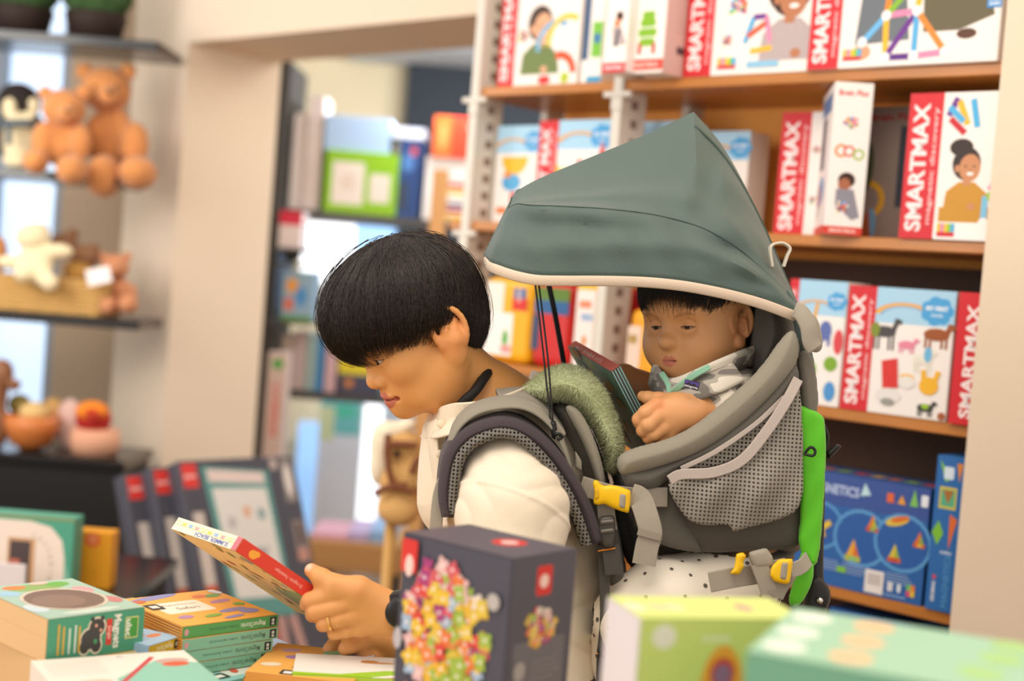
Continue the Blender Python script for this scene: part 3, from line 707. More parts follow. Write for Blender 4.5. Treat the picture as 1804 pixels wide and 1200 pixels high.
for lab, xl, xr, v in (('tall blue box with green and orange triangles standing on end, fourth shelf', 1641, 1690, -.005), ('tall blue box squeezed between its twin and the cream wall, fourth shelf', 1691, 1742, .012)):
    c = scart(lab, xl, xr, 1062, 803, ZS[3], v, .12, c=BLU)
    p = c.front(); p.rect(0, 0, p.w, p.h, '#2d6bb0')
    p.poly([(p.w * .1, p.h * .97), (p.w * .6, p.h * .86), (p.w * .35, p.h * .83)], '#7fbf3a'); p.rrect(p.w * .28, p.h * .85, p.w * .36, p.h * .08, p.w * .06, '#d8e6f4'); p.poly([(p.w * .72, p.h * .96), (p.w * .95, p.h * .96), (p.w * .85, p.h * .84)], '#dd8a2e')
    p.rect(p.w * .18, p.h * .66, p.w * .62, p.h * .14, '#d9c63f'); p.rect(p.w * .24, p.h * .675, p.w * .5, p.h * .11, '#57b08a'); p.poly([(p.w * .3, p.h * .78), (p.w * .7, p.h * .78), (p.w * .5, p.h * .69)], '#a86f35')
    p.poly([(p.w * .02, p.h * .5), (p.w * .24, p.h * .58), (p.w * .44, p.h * .5), (p.w * .24, p.h * .42)], '#7fbf3a'); p.poly([(p.w * .62, p.h * .63), (p.w * .9, p.h * .6), (p.w * .66, p.h * .4)], '#e0702e')
    p.text('MAGNETICS', p.w * .68, p.h * .2, p.w * .3, '#4f8fca', rot=90, bold=True, width=p.h * .34); p.text('GEOMAG', p.w * .25, p.h * .12, p.w * .16, '#f0f0f0', rot=90, bold=True, width=p.h * .13); p.ell(p.w * .25, p.h * .215, p.w * .07, p.w * .07, '#d8453a'); p.text('SUPRA', p.w * .6, p.h * .38, p.w * .14, '#dce8f4', bold=True); p.done()
c = scart('blue box lying in the dark on the lowest shelf', 1455, 1600, 1200, 1085, ZS[4], .02, .15, c='#2a66ad')
p = c.front(); p.rect(p.w * .05, p.h * .8, p.w * .4, p.h * .1, '#4c8fd0'); p.done()
# ------------------------------------------------------------------ bay shelves with plush toys
XR = [on_y(280, 80, 4.05)[0], on_y(262, 310, 4.05)[0], on_y(245, 571, 4.05)[0]]
ZB = [on_y(140, 62, 4.05)[2], on_y(60, 299, 4.05)[2], on_y(120, 556, 4.05)[2]]
for k, z in enumerate(ZB):
    o = box('window_shelf', -1.2, XR[k] + 1.4 - (0.09 if k == 1 else 0), 0, .27, z - .028, z, M_black, bev=.003, loc=(-1.4, 4.05, 0))
    tag(o, 'black glossy shelf across the window holding ' + ('the moss pots', 'the penguin and two bears', 'the wicker basket')[k], 'shelf', 'window shelves')
zc = on_y(100, 805, 3.95)[2]; xc_ = on_y(220, 812, 3.95)[0]
cb = empty('black_cabinet', 'black cabinet under the window shelves carrying toy bowls', 'cabinet', (-1.5, 3.95, 0))
bm = bmesh.new(); add_box(bm, -1.1, xc_ + 1.5, 0, .32, zc - .03, zc, .004); bm_obj('cabinet_top', bm, M_black, cb)
bm = bmesh.new(); add_box(bm, -1.1, xc_ + 1.49, .01, .31, 0, zc - .03, .002); bm_obj('cabinet_body', bm, mat('black_matt', '#0f0c0b', rough=.6), cb)

def blob(name, items, m, parent, h=.007, k=.02, extra=None):
    """items: (x, y, d, rx, ry, rz) picture position, distance, radii in picture px (ry along depth)"""
    cs = [(px(x, y, d), np.array([rx, ry, rz]) * d / F_PX) for x, y, d, rx, ry, rz in items]
    lo = np.min([c - r for c, r in cs], 0) - .03; hi = np.max([c + r for c, r in cs], 0) + .03
    def f(P):
        D = None
        for c, r in cs:
            e = s_ell(P, c, r); D = e if D is None else smin(D, e, k)
        return D if extra is None else extra(P, D)
    return sdf_obj(name, f, lo, hi, h, m, parent)
def base(x, y, d, z): 
    p = on_y(x, y, d); return (p[0], p[1], z)
def local(o):
    """make children built in world space sit under an Empty that is not at the origin"""
    mw = Matrix.Translation(o.location) @ Matrix.Rotation(o.rotation_euler[2], 4, 'Z')
    for c in o.children:
        if not c.get('_loc'): c.matrix_parent_inverse = mw.inverted()
M_bear = mat('plush_tan', '#cf8a50', rough=.95, bump=.6, bscale=120, var=.12, vscale=30, sheen=.3)
M_nose = mat('thread_dark', '#3a241a', rough=.8)
def bear(label, hd, body, arms, feet, r, d, m=M_bear, group='plush bears on the window shelves', ear=.36, z=None):
    e = empty('teddy_bear', label, 'plush toy', base(body[0], body[1], d, z), group=group)
    it = [(body[0], body[1], d, body[2], body[2] * .85, body[3])] + [(x, y, d - .04, q, q, q2) for x, y, q, q2 in arms]
    blob('body', it, m, e)
    hx, hy = hd
    blob('head', [(hx, hy, d - .03, r, r * .9, r * .92), (hx + r * .1, hy + r * .25, d - .03 - r * 1.0 * d / F_PX, r * .42, r * .4, r * .34)], m, e)
    for s in (-1, 1): blob('ear', [(hx + s * r * .86, hy - r * .72, d - .02, r * ear, r * .22, r * ear)], m, e)
    for x, y, q, q2 in feet: blob('foot', [(x, y, d - .12, q, q * 1.3, q2)], m, e)
    blob('nose', [(hx + r * .12, hy + r * .12, d - .035 - r * 1.38 * d / F_PX, r * .12, r * .1, r * .1)], M_nose, e, h=.003, k=.004)
    for s in (-1, 1): blob('eye', [(hx + s * r * .45, hy - r * .12, d - .03 - r * .86 * d / F_PX, r * .07, r * .07, r * .07)], M_nose, e, h=.0025, k=.003)
    local(e); return e
bear('large tan teddy bear sitting at the right end of the second window shelf', (187, 158), (195, 243, 42, 56), [(236, 255, 26, 40), (165, 240, 16, 36)], [(183, 311, 31, 38), (243, 305, 33, 30)], 44, 4.19, z=ZB[1])
bear('smaller tan teddy bear leaning on the larger bear, second window shelf', (113, 192), (110, 250, 36, 46), [(76, 250, 20, 36), (142, 252, 18, 34)], [(63, 285, 22, 22), (127, 300, 27, 27)], 38, 4.07, z=ZB[1])
M_cream = mat('plush_cream', '#ecdcb4', rough=.95, bump=.6, bscale=120, sheen=.3); M_pdark = mat('plush_black', '#2b2320', rough=.95)
e = empty('plush_penguin', 'cream and black plush penguin in a grey scarf at the frame edge', 'plush toy', base(38, 240, 4.16, ZB[1]))
blob('body', [(38, 245, 4.15, 32, 28, 56), (30, 285, 4.12, 26, 20, 14)], M_cream, e)
blob('head', [(33, 182, 4.16, 38, 30, 36)], M_pdark, e); blob('back', [(32, 238, 4.2, 40, 26, 56), (68, 225, 4.17, 8, 10, 22)], M_pdark, e)
blob('face_patch', [(17, 190, 4.115, 13, 10, 19), (59, 188, 4.115, 11, 10, 17), (36, 211, 4.115, 22, 10, 8)], M_cream, e)
blob('beak', [(44, 186, 4.095, 5, 8, 8)], M_pdark, e, h=.004, k=.005)
sm = mat('scarf_grey', '#566067', rough=.9)
strap('scarf', [V(-6, 220, 4.08), V(20, 217, 4.06), V(45, 217, 4.06), V(74, 219, 4.1)], .022, .012, sm, e, wdir=CY); strap('scarf_end', [V(16, 219, 4.055), V(15, 255, 4.055)], .016, .008, sm, e)
local(e)
# topiary pots above
M_pot = mat('pot_brown', '#2a1a14', rough=.7); M_leaf = mat('moss_green', '#35512a', rough=.9, bump=1.0, bscale=160, var=.45, vscale=120)
for lab, x, w, hw in (('dark pot of clipped green moss, left one on the top window shelf', 34, 56, 62), ('dark pot of clipped green moss, right one on the top window shelf', 168, 52, 64)):
    e = empty('moss_pot', lab, 'potted plant', base(x, 55, 4.2, ZB[0]), group='moss pots on the top shelf')
    r = w * 4.2 / F_PX
    o = lathe('pot', [(r * .82, .001), (r, .07), (r * 1.02, .085), (r * .95, .085)], M_pot, e, n=24)
    sdf_obj('moss', lambda P: s_ell(P, (0, 0, .14), (r * 1.15, r * 1.0, .085)) + .008 * wob(P, 130, 3, 8), (-r * 1.4, -r * 1.3, .02), (r * 1.4, r * 1.3, .26), .008, M_leaf, e)
# basket of plush animals
zb = ZB[2]
M_wick = mat('wicker', '#cfa563', rough=.75)
pL = on_y(-60, 520, 4.1); pR = on_y(180, 525, 4.1)
bw, bh, bd = pR[0] - pL[0], on_y(100, 492, 4.1)[2] - zb, .17
e = empty('wicker_basket', 'wide woven wicker basket of plush animals on the third window shelf', 'basket', ((pL[0] + pR[0]) / 2, 4.1 + bd / 2, zb))
bm = bmesh.new()
for k in range(9):
    z = .006 + k * (bh - .008) / 8; g = .004 * math.sin(k)
    for (a, b_) in (((-bw / 2, -bd / 2), (bw / 2, -bd / 2)), ((bw / 2, -bd / 2), (bw / 2, bd / 2)), ((bw / 2, bd / 2), (-bw / 2, bd / 2)), ((-bw / 2, bd / 2), (-bw / 2, -bd / 2))):
        n = 24; dx, dy = b_[0] - a[0], b_[1] - a[1]; L = math.hypot(dx, dy); P = []
        for i in range(n + 1):
            t = i / n; off = .003 * math.sin(i * 1.6 + k * math.pi)
            P.append((a[0] + dx * t - dy / L * off, a[1] + dy * t + dx / L * off, z))
        v, f = tube_geo(P, bh / 15, 6); i0 = [bm.verts.new(q) for q in v]
        for q in f: bm.faces.new([i0[j] for j in q])
bm_obj('woven_wall', bm, M_wick, e, smooth=True)
box('basket_floor', -bw / 2, bw / 2, -bd / 2, bd / 2, .0005, .008, M_wick, e)
e = empty('plush_lamb', 'cream plush lamb draped over the front of the wicker basket', 'plush toy', base(65, 450, 4.06, zb + bh))
blob('body', [(66, 455, 4.07, 30, 24, 36), (104, 442, 4.06, 26, 14, 13), (20, 462, 4.06, 26, 14, 13), (42, 482, 4.03, 17, 15, 16), (88, 498, 4.03, 15, 14, 16), (74, 480, 4.05, 16, 14, 24)], M_cream, e)
blob('head', [(58, 418, 4.06, 30, 26, 24), (74, 405, 4.06, 10, 10, 10)], M_cream, e); local(e)
M_brown = mat('plush_brown', '#8a6247', rough=.95, bump=.7, bscale=120)
for lab, its in (('brown plush animal lying in the basket behind the lamb, left one', [(112, 432, 4.17, 26, 22, 22), (128, 412, 4.17, 12, 12, 10)]), ('brown plush animal lying in the basket behind the lamb, right one', [(150, 452, 4.17, 24, 22, 22), (166, 440, 4.17, 10, 10, 12)]), ('mustard plush animal low inside the wicker basket', [(138, 478, 4.16, 26, 20, 22)]), ('tan plush animal at the left frame edge in the basket', [(-4, 450, 4.14, 16, 20, 36)])):
    e = empty('plush_animal', lab, 'plush toy', base(its[0][0], its[0][1], its[0][2], zb + .01), group='plush animals in the basket')
    blob('body', its[:1], M_brown if 'brown' in lab else (mat('plush_mustard', '#b98a45', rough=.95) if 'mustard' in lab else M_bear), e)
    if its[1:]: blob('ear', its[1:], M_brown, e)
    local(e)
M_pink = mat('plush_pinkish', '#c98a63', rough=.95, bump=.5, bscale=120)
bt = bear('small pinkish teddy bear with a white price tag beside the basket', (203, 470), (211, 522, 24, 32), [(232, 520, 10, 20)], [(192, 540, 16, 17), (226, 536, 17, 18)], 25, 4.20, m=M_pink, z=zb)
o = mesh_obj('price_tag', [px(150, 476, 4.03), px(192, 468, 4.03), px(198, 496, 4.03), px(156, 505, 4.03), px(150, 476, 4.034), px(192, 468, 4.034), px(198, 496, 4.034), px(156, 505, 4.034)],
             [(0, 1, 2, 3), (7, 6, 5, 4), (0, 4, 5, 1), (1, 5, 6, 2), (2, 6, 7, 3), (3, 7, 4, 0)], ink('#f3ecea'), bt); o.matrix_parent_inverse = Matrix.Translation(bt.location).inverted()
# toys on the cabinet
def wood_bowl(lab, x, y, d, r, hgt, c, z, group=None):
    p = on_y(x, y, d); r = r * d / F_PX; hh = hgt * d / F_PX
    o = lathe('toy_bowl', [(r * .35, .0008), (r * .75, hh * .2), (r * .97, hh * .6), (r, hh), (r * .92, hh), (r * .7, hh * .35), (r * .2, hh * .2)], mat('bowl_' + c[1:], c, rough=.4), None, n=32, loc=(p[0], p[1], z))
    return tag(o, lab, 'bowl', group)
wood_bowl('orange toy bowl on the black cabinet', 55, 765, 4.05, 47, 62, '#cf7a3e', zc)
def ball(name, lab, cat, x, y, d, rx, rz, m, parent=None, group=None):
    o = blob(name, [(x, y, d, rx, rx, rz)], m, parent, h=.005); return tag(o, lab, cat, group) if parent is None else o
ball('toy_apple', 'pale yellow toy fruit heaped in the orange bowl', 'toy food', 60, 728, 4.05, 26, 20, mat('toy_yellow', '#d8b476', rough=.6))
ball('toy_pear', 'olive green toy fruit at the back of the orange bowl', 'toy food', 34, 712, 4.12, 20, 18, mat('toy_olive', '#8b7a35', rough=.6))
ball('toy_roll', 'pale toy bread behind the orange bowl', 'toy food', 92, 728, 4.17, 22, 28, mat('toy_bread', '#c79a5c', rough=.6))
e = empty('plush_cupcake', 'pink knitted cup with a red and orange swirl ball on the cabinet', 'plush toy', base(166, 800, 4.05, zc))
r = 44 * 4.05 / F_PX
o = lathe('cup', [(r * .9, .001), (r, .04), (r * .9, .075), (r * .6, .078)], mat('knit_pink', '#dba283', rough=.95), e)
blob('red_ball', [(165, 738, 4.05, 31, 31, 28)], mat('felt_red', '#b3261c', rough=.85), e, h=.005)
blob('orange_cap', [(163, 726, 4.04, 29, 29, 20)], mat('felt_orange', '#e8821f', rough=.85), e, h=.005)
v, f = tube_geo(spline([V(163 + 14 * math.cos(a) * (1 - a / 12), 728 + 9 * math.sin(a) * (1 - a / 12), 3.988) for a in np.linspace(0, 9, 14)], 40), .004, 6); mesh_obj('swirl', v, f, ink('#c8301f'), e, smooth=True)
for c in e.children:
    if c.name.split('.')[0] != 'cup': c.matrix_parent_inverse = Matrix.Translation(e.location).inverted()
ball('plush_pig', 'light pink plush behind the swirl ball', 'plush toy', 122, 748, 4.16, 24, 46, mat('plush_rose', '#d8b4a8', rough=.95))
e = empty('wooden_animal', 'brown wooden toy animal with a curled trunk at the left frame edge', 'toy animal', base(5, 760, 4.05, zc))
blob('body', [(-14, 690, 4.05, 28, 20, 52), (4, 658, 4.05, 20, 18, 26), (-6, 752, 4.05, 22, 18, 40)], mat('wood_brown', '#8a5a3c', rough=.5), e)
tube('trunk', [V(16, 668, 4.03), V(24, 682, 4.03), V(32, 672, 4.03)], .013, mat('wood_brown', '#8a5a3c'), e, n=10); local(e)

# boxes in front of the cabinet
zt = .60
e = empty('display_plinth', 'low black display plinth in front of the cabinet', 'display stand', (-1.05, 2.95, 0))
xr2 = on_y(212, 1000, 2.75)[0]
box('plinth_top', -.9, xr2 + 1.05, -.2, .3, zt - .02, zt, M_black, e); box('plinth_body', -.88, xr2 + 1.03, -.18, .28, 0, zt - .02, mat('black_matt', '#0f0c0b'), e)
def ycart(name, lab, cat, xl, xr, yt, Y, z, dep, c, group=None):
    a = on_y(xl, yt, Y); b = on_y(xr, yt, Y); m = on_y((xl + xr) / 2, yt, Y)
    return Carton(name, lab, cat, b[0] - a[0], dep, m[2] - z, c, ((a[0] + b[0]) / 2, Y + dep / 2, z + .0005), 0, group)
c = ycart('craft_box', 'teal and cream craft kit box with a rounded label on the black plinth', 'box', -70, 133, 908, 2.8, zt, .06, '#4f9d83')
p = c.front(); p.rect(0, p.h * .97, p.w, p.h * .03, '#8a8a55'); p.poly([(0, 0), (p.w * .93, 0), (p.w * .93, p.h * .5), (p.w * .9, p.h * .72), (p.w * .8, p.h * .88), (p.w * .62, p.h * .94), (0, p.h * .94)], '#e8d8c8')
p.poly([(p.w * .93, p.h * .02), (p.w * .93, p.h * .45), (p.w, p.h * .2), (p.w, p.h * .02)], '#7fb59c')
p.rect(p.w * .43, 0, p.w * .24, p.h * .72, '#c99b72'); p.rect(p.w * .45, 0, p.w * .18, p.h * .68, '#4f4342'); p.rect(p.w * .3, 0, p.w * .28, p.h * .36, '#d9b48a'); p.ell(p.w * .5, p.h * .42, p.w * .05, p.h * .03, '#c8705c')
for k, ch in enumerate('LETTERING'): 
    a = math.radians(62 - k * 11); p.text(ch, p.w * .52 + p.w * .3 * math.cos(a), p.h * .36 + p.h * .46 * math.sin(a), p.h * .075, '#8a7b70', rot=math.degrees(a) - 90)
p.done()
c = ycart('orange_book', 'orange box with a red round seal beside the craft kit', 'box', 136, 199, 938, 2.9, zt, .05, '#e39a20')
p = c.front(); p.ell(p.w * .45, p.h * .86, p.w * .22, p.h * .13, '#e05a2a'); p.ell(p.w * .45, p.h * .87, p.w * .14, p.h * .09, '#e88a5a'); p.lines(p.w * .3, p.h * .35, p.w * .5, 4, p.h * .05, p.h * .01, '#d08a1c'); p.done()
c = ycart('price_card', 'plain pale grey price card at the left frame edge', 'card', -30, 46, 993, 2.72, zt, .006, '#d9cfcd')

# ------------------------------------------------------------------ leaning easel cartons
CH = '#4a4a54'
th = math.radians(24); U = np.array([0, 0, 1]) * math.cos(th) - A2 * math.sin(th)
Nf = np.array([0, 0, 1]) * math.sin(th) + A2 * math.cos(th)        # front normal
def easel(lab, shift, side):
    TL = px(312, 812, 3.6) - Nf * shift - N2 * side
    h = TL[2] / math.cos(th); w, d = .37, .05
    org = TL - U * h + Nf * .0
    bm = bmesh.new(); add_box(bm, 0, w, 0, d, 0.0, h, .003)
    o = bm_obj('easel_carton', bm, mat('card_charcoal', CH, rough=.5), None)
    o.matrix_world = Matrix(((N2[0], -Nf[0], U[0], org[0]), (N2[1], -Nf[1], U[1], org[1]), (N2[2], -Nf[2], U[2], org[2]), (0, 0, 0, 1)))
    tag(o, lab, 'box', 'easel cartons leaning on the pillar')
    p = Print(w, h); p.done = lambda: p.put(o, (0, 0, 0), (1, 0, 0), (0, 0, 1), 'printed_front')
    return p
def easel_print(p):
    w, h = p.w, p.h
    p.rect(w * .02, h * .915, w * .12, h * .075, '#d93a33'); p.text('Janod', w * .08, h * .95, w * .04, '#f7d9d4', bold=True)
    p.rect(w * .05, h * .62, w * .09, h * .22, '#c9bdb3'); p.rect(w * .05, h * .56, w * .09, h * .06, '#c85a3c'); p.rect(w * .06, h * .4, w * .02, h * .16, '#8c5a4a'); p.rect(w * .11, h * .38, w * .02, h * .18, '#8c5a4a'); p.ell(w * .1, h * .3, w * .06, h * .05, '#6f8f7e')
    p.poly([(w * .18, h * .98), (w * .74, h * .955), (w * .76, h * .5), (w * .25, h * .52)], '#5c9690'); p.poly([(w * .22, h * .97), (w * .70, h * .95), (w * .70, h * .915), (w * .225, h * .93)], '#ddc9c2')
    p.poly([(w * .24, h * .91), (w * .70, h * .9), (w * .72, h * .56), (w * .29, h * .57)], '#dcd9d2')
    for x, y, c in ((.36, .8, '#b9b7b4'), (.5, .83, '#dcae92'), (.62, .82, '#8fa6a4'), (.45, .64, '#dcae92'), (.62, .64, '#c9a79a'), (.55, .7, '#9aa3a2')): p.ell(w * x, h * y, w * .035, h * .02, c)
    p.bar(w * .5, h * .6, w * .62, h * .72, w * .02, '#9a9fa0')
    for x0, x1 in ((.28, .22), (.35, .33), (.62, .60), (.72, .86)): p.bar(w * x0, h * .5, w * x1, h * .14, w * .075, '#b8918a')
    p.bar(w * .845, h * .18, w * .875, h * .1, w * .075, '#3f6f82'); p.ell(w * .42, h * .45, w * .16, h * .06, '#b8553f')
    p.ell(w * .8, h * .975, w * .035, h * .02, '#b7a7a0'); p.rect(w * .86, h * .85, w * .1, h * .14, '#8f8682'); p.ell(w * .91, h * .92, w * .035, h * .05, '#d9d0c9'); p.rect(w * .87, h * .66, w * .1, h * .13, '#8f7f7a'); p.rect(w * .9, h * .71, w * .04, h * .07, '#3a3434'); p.rect(w * .87, h * .66, w * .1, h * .04, '#b98a7c'); p.ell(w * .93, h * .1, w * .05, h * .035, '#b8918a')
    p.done()
easel_print(easel('charcoal easel carton at the front of the leaning row', 0, 0))
easel_print(easel('charcoal easel carton in the middle of the leaning row', .055, .045))
easel_print(easel('charcoal easel carton at the back of the leaning row, nearest the pillar', .11, .09))

# ------------------------------------------------------------------ back room shelves and toys
M_grey = mat('shelf_grey', '#4c4a48', rough=.4)
YS = 5.2
e = empty('back_shelving', 'dark grey shelving in the back room behind the opening', 'shelf', (-.6, YS, 0))
z1 = on_y(640, 378, YS)[2]; z2 = on_y(600, 694, YS)[2]
xa = on_y(503, 400, YS)[0]; xb = on_y(840, 385, YS)[0]
box('shelf_board', xa + .6, xb + .6, 0, .4, z1 - .03, z1, M_grey, e); box('shelf_board', xa + .6, on_y(700, 694, YS)[0] + .6, 0, .4, z2 - .03, z2, M_grey, e)
x_ = on_y(514, 112, YS)[0] + .6
box('upright', x_ - .045, x_, -.01, .4, 0, on_y(514, 108, YS)[2], M_grey, e)
box('upright', xb + .56, xb + .6, 0, .4, 0, z1, M_grey, e)
G2 = 'goods on the back room shelving'
def bc(name, lab, xl, xr, yt, Y, z, dep, c): return ycart(name, lab, 'box', xl, xr, yt, Y, z, dep, c, G2)
c = bc('white_carton', 'white upright carton at the dark upright, upper back shelf', 520, 545, 200, YS + .03, z1, .2, '#e6dcd8')
c = bc('white_carton', 'tall white upright carton second from the dark upright, upper back shelf', 547, 574, 168, YS + .02, z1, .2, '#e2d6d0'); p = c.front(); p.lines(p.w * .25, p.h * .9, p.w * .5, 9, p.h * .09, p.h * .012, '#d2c2bd'); p.done()
c = bc('green_storage_box', 'lime green storage carton with white panels on the upper back shelf', 576, 704, 268, YS + .0, z1, .22, '#8cc01e')
p = c.front(); p.rect(p.w * .1, p.h * .14, p.w * .44, p.h * .68, '#eadfd4'); p.rect(p.w * .62, p.h * .2, p.w * .28, p.h * .46, '#e6dcd0'); p.ell(p.w * .32, p.h * .5, p.w * .1, p.h * .14, '#dfcfc0'); p.done()
zg = z1 + c.h
bc('blue_tub', 'pale blue translucent tub on top of the lime green carton', 574, 690, 206, YS + .01, zg, .2, '#a9c6e6')
c = bc('navy_box', 'navy picture box right of the lime green carton', 706, 748, 246, YS + .02, z1, .2, '#27467e'); p = c.front(); p.ell(p.w * .4, p.h * .7, p.w * .25, p.h * .12, '#4f7fc0'); p.rect(p.w * .1, p.h * .1, p.w * .3, p.h * .35, '#39404c'); p.ell(p.w * .6, p.h * .85, p.w * .15, p.h * .06, '#c84a4a'); p.done(); zn = z1 + c.h
bc('blue_white_box', 'flat blue and white box lying on the navy box', 692, 750, 226, YS + .015, zn, .2, '#dfe6f4')
c = bc('white_carton', 'white carton right of the navy box carrying the red box', 752, 832, 278, YS + .0, z1, .22, '#f0ebe8'); zw = z1 + c.h
p = c.front()
for k, cc in enumerate(('#d8b13a', '#b8433a', '#5a5f78', '#e2d8cf', '#d8b13a', '#b8433a', '#c9c2bb')): p.rect(p.w * .5, p.h * (.02 + .1 * k), p.w * .46, p.h * .08, cc)
p.done()
c = bc('red_box', 'bright red box on top of the white carton by the shelving unit', 766, 834, 206, YS - .02, zw, .2, '#d63d22'); p = c.front(); p.rect(p.w * .02, 0, p.w * .45, p.h, '#e4692b'); p.ell(p.w * .25, p.h * .5, p.w * .12, p.h * .3, '#ec8a4a'); p.rect(p.w * .9, p.h * .72, p.w * .1, p.h * .08, '#f0dcd4'); p.done()
pw = on_y(770, 420, 4.7)
o = box('wooden_plank', -.03, .022, 0, .03, 0, on_y(774, 298, 4.7)[2], mat('plank_orange', '#d9a468', rough=.5), bev=.004, loc=(pw[0], 4.7, 0)); tag(o, 'pale orange wooden plank standing by the shelving unit', 'plank')
# lower goods
c = bc('red_box', 'small red and white box under the upper board by the dark upright', 494, 534, 372, YS - .18, z1 - .145, .15, '#e9dcdc'); p = c.front(); p.rect(0, p.h * .62, p.w, p.h * .38, '#d8304a'); p.done()
o = blob('dark_ball', [(515, 446, YS - .1, 16, 16, 16)], mat('ball_dark', '#3a3836', rough=.6), None); tag(o, 'dark round ball by the dark upright', 'ball')
e_rack = bpy.data.objects['back_shelving']
xs0, xs1 = on_y(490, 500, YS)[0] + .6, on_y(560, 500, YS)[0] + .6
zr = [z1 - .145 - .0008, on_y(515, 463, YS)[2], on_y(520, 562, YS)[2]]
for z in zr: box('rack_board', xs0, xs1, -.2, .2, z - .012, z - .0005, M_grey, e_rack)
box('rack_post', xs0 - .02, xs0, -.06, .2, 0, z1, M_grey, e_rack)
c = bc('picture_box', 'colourful picture box on the narrow rack', 500, 556, 478, YS - .18, zr[2], .15, '#8fb0c8'); p = c.front(); p.ell(p.w * .3, p.h * .7, p.w * .2, p.h * .15, '#e6a24a'); p.ell(p.w * .6, p.h * .5, p.w * .2, p.h * .2, '#4f93cf'); p.rect(p.w * .1, p.h * .2, p.w * .25, p.h * .25, '#e2693c'); p.rect(p.w * .0, 0, p.w, p.h * .1, '#6aa05a'); p.done()
for k, (xl, xr, yt, cc, lab) in enumerate(((497, 518, 590, '#e2d5c8', 'cream book leftmost on the lower back board'), (519, 542, 585, '#d9c6c0', 'pinkish book second on the lower back board'), (544, 560, 588, '#a9c6c2', 'grey teal book third on the lower back board'), (561, 574, 592, '#3f8fc8', 'blue book fourth on the lower back board'), (576, 596, 600, '#d8b3b6', 'rose book fifth on the lower back board'))):
    bc('book', lab, xl, xr, yt, YS + .02, z2, .16, cc)
c = bc('picture_box', 'dark box with a yellow lid right on the lower back board', 598, 664, 632, YS + .02, z2, .16, '#4a4a60'); p = c.front(); p.rect(0, p.h * .55, p.w, p.h * .45, '#e3cf2a'); p.ell(p.w * .3, p.h * .3, p.w * .12, p.h * .12, '#d88a3a'); p.done()
c = ycart('tall_carton', 'tall narrow white carton with red lettering standing by the pillar', 'box', 474, 508, 622, 4.95, 0, .1, '#d9c4bb')
p = c.front(); p.text('SPEEDY', p.w * .5, p.h * .8, p.w * .5, '#e2695a', rot=90, bold=True, width=p.h * .2); p.ell(p.w * .5, p.h * .96, p.w * .3, p.h * .02, '#4fae4a'); p.rect(p.w * .3, p.h * .55, p.w * .4, p.h * .06, '#6a6a72'); p.done()
c = ycart('teal_carton', 'tall white carton with a teal and yellow top before the bright low window', 'box', 566, 640, 700, 6.1, 0, .12, '#eef2f8'); p = c.front(); p.rect(0, p.h * .78, p.w, p.h * .22, '#7fd0cf'); p.rect(0, p.h * .74, p.w * .35, p.h * .2, '#e3ecb8'); p.ell(p.w * .6, p.h * .92, p.w * .25, p.h * .04, '#5fd0b0'); p.done()
e = empty('low_bench', 'low brown wooden bench stacked with papers in the back room', 'bench', base(620, 960, 4.7, 0))
zbn = on_y(620, 956, 4.7)[2]; a = on_y(545, 960, 4.7); b = on_y(708, 960, 4.7); xm = (a[0] + b[0]) / 2; hw = (b[0] - a[0]) / 2; ox = e.location[0]
box('bench_top', xm - hw - ox, xm + hw - ox, 0, .35, zbn - .1, zbn, mat('bench_wood', '#b98a55', rough=.6), e, bev=.004)
for s in (-1, 1): box('leg', xm + s * (hw - .03) - ox - .02, xm + s * (hw - .03) - ox + .02, .02, .33, 0, zbn - .1, mat('bench_dark', '#4c4138'), e)
for k, (xl, xr, cc, lab) in enumerate(((548, 612, '#d3a3b4', 'pink paper pad on the low bench'), (614, 650, '#b9a9cf', 'lilac paper pad on the low bench'), (652, 694, '#8fb4dc', 'light blue paper pad on the low bench'))):
    ycart('paper_pad', lab, 'paper pad', xl, xr, 940 - k * 2, 4.72, zbn, .25, cc, 'paper pads on the bench')
# hobby horse
HD = 3.0
e = empty('hobby_horse', 'tan plush hobby horse with cream mane on a wooden stick', 'toy horse', base(690, 1100, HD, 0))
M_horse = mat('horse_tan', '#d7a868', rough=.9, bump=.4, bscale=150); M_br = mat('bridle_brown', '#7a4526', rough=.6)
blob('head', [(705, 790, HD, 38, 28, 34), (728, 832, HD, 27, 24, 30), (700, 850, HD, 32, 26, 34), (702, 895, HD, 38, 28, 32)], M_horse, e, h=.005)
blob('muzzle', [(742, 842, HD, 17, 21, 22)], mat('horse_cream', '#ecd9b4', rough=.9), e, h=.005)
blob('mane', [(676, 775, HD, 22, 20, 26), (690, 757, HD, 26, 20, 15), (668, 815, HD, 17, 18, 40), (720, 748, HD, 14, 14, 10)], mat('mane_cream', '#efe0c4', rough=.95, bump=1, bscale=90), e, h=.005)
blob('eye', [(699, 800, HD - .045, 6, 6, 7)], M_nose, e, h=.003, k=.004)
for q in (((684, 765), (682, 800), (692, 850), (716, 856)), ((660, 870), (690, 858), (730, 868)), ((724, 835), (735, 812), (752, 806)), ((684, 783), (715, 783), (735, 785))):
    tube('bridle_strap', [V(x, y, HD - .048) for x, y in q], .007, M_br, e)
r_ = 10 * HD / F_PX; p = on_y(690, 900, HD)
bm = bmesh.new(); add_lathe(bm, [(r_, 0), (r_, p[2])], 16); o = bm_obj('stick', bm, mat('stick_wood', '#c99a55', rough=.5), e, smooth=True, loc=(0, 0, 0)); o['_loc'] = 1; o.location = (p[0] - e.location[0], 0, 0)
tube('handle', [V(716, 868, HD + .01), V(775, 878, HD + .01)], .013, mat('handle_orange', '#c9803c', rough=.5), e)
local(e)
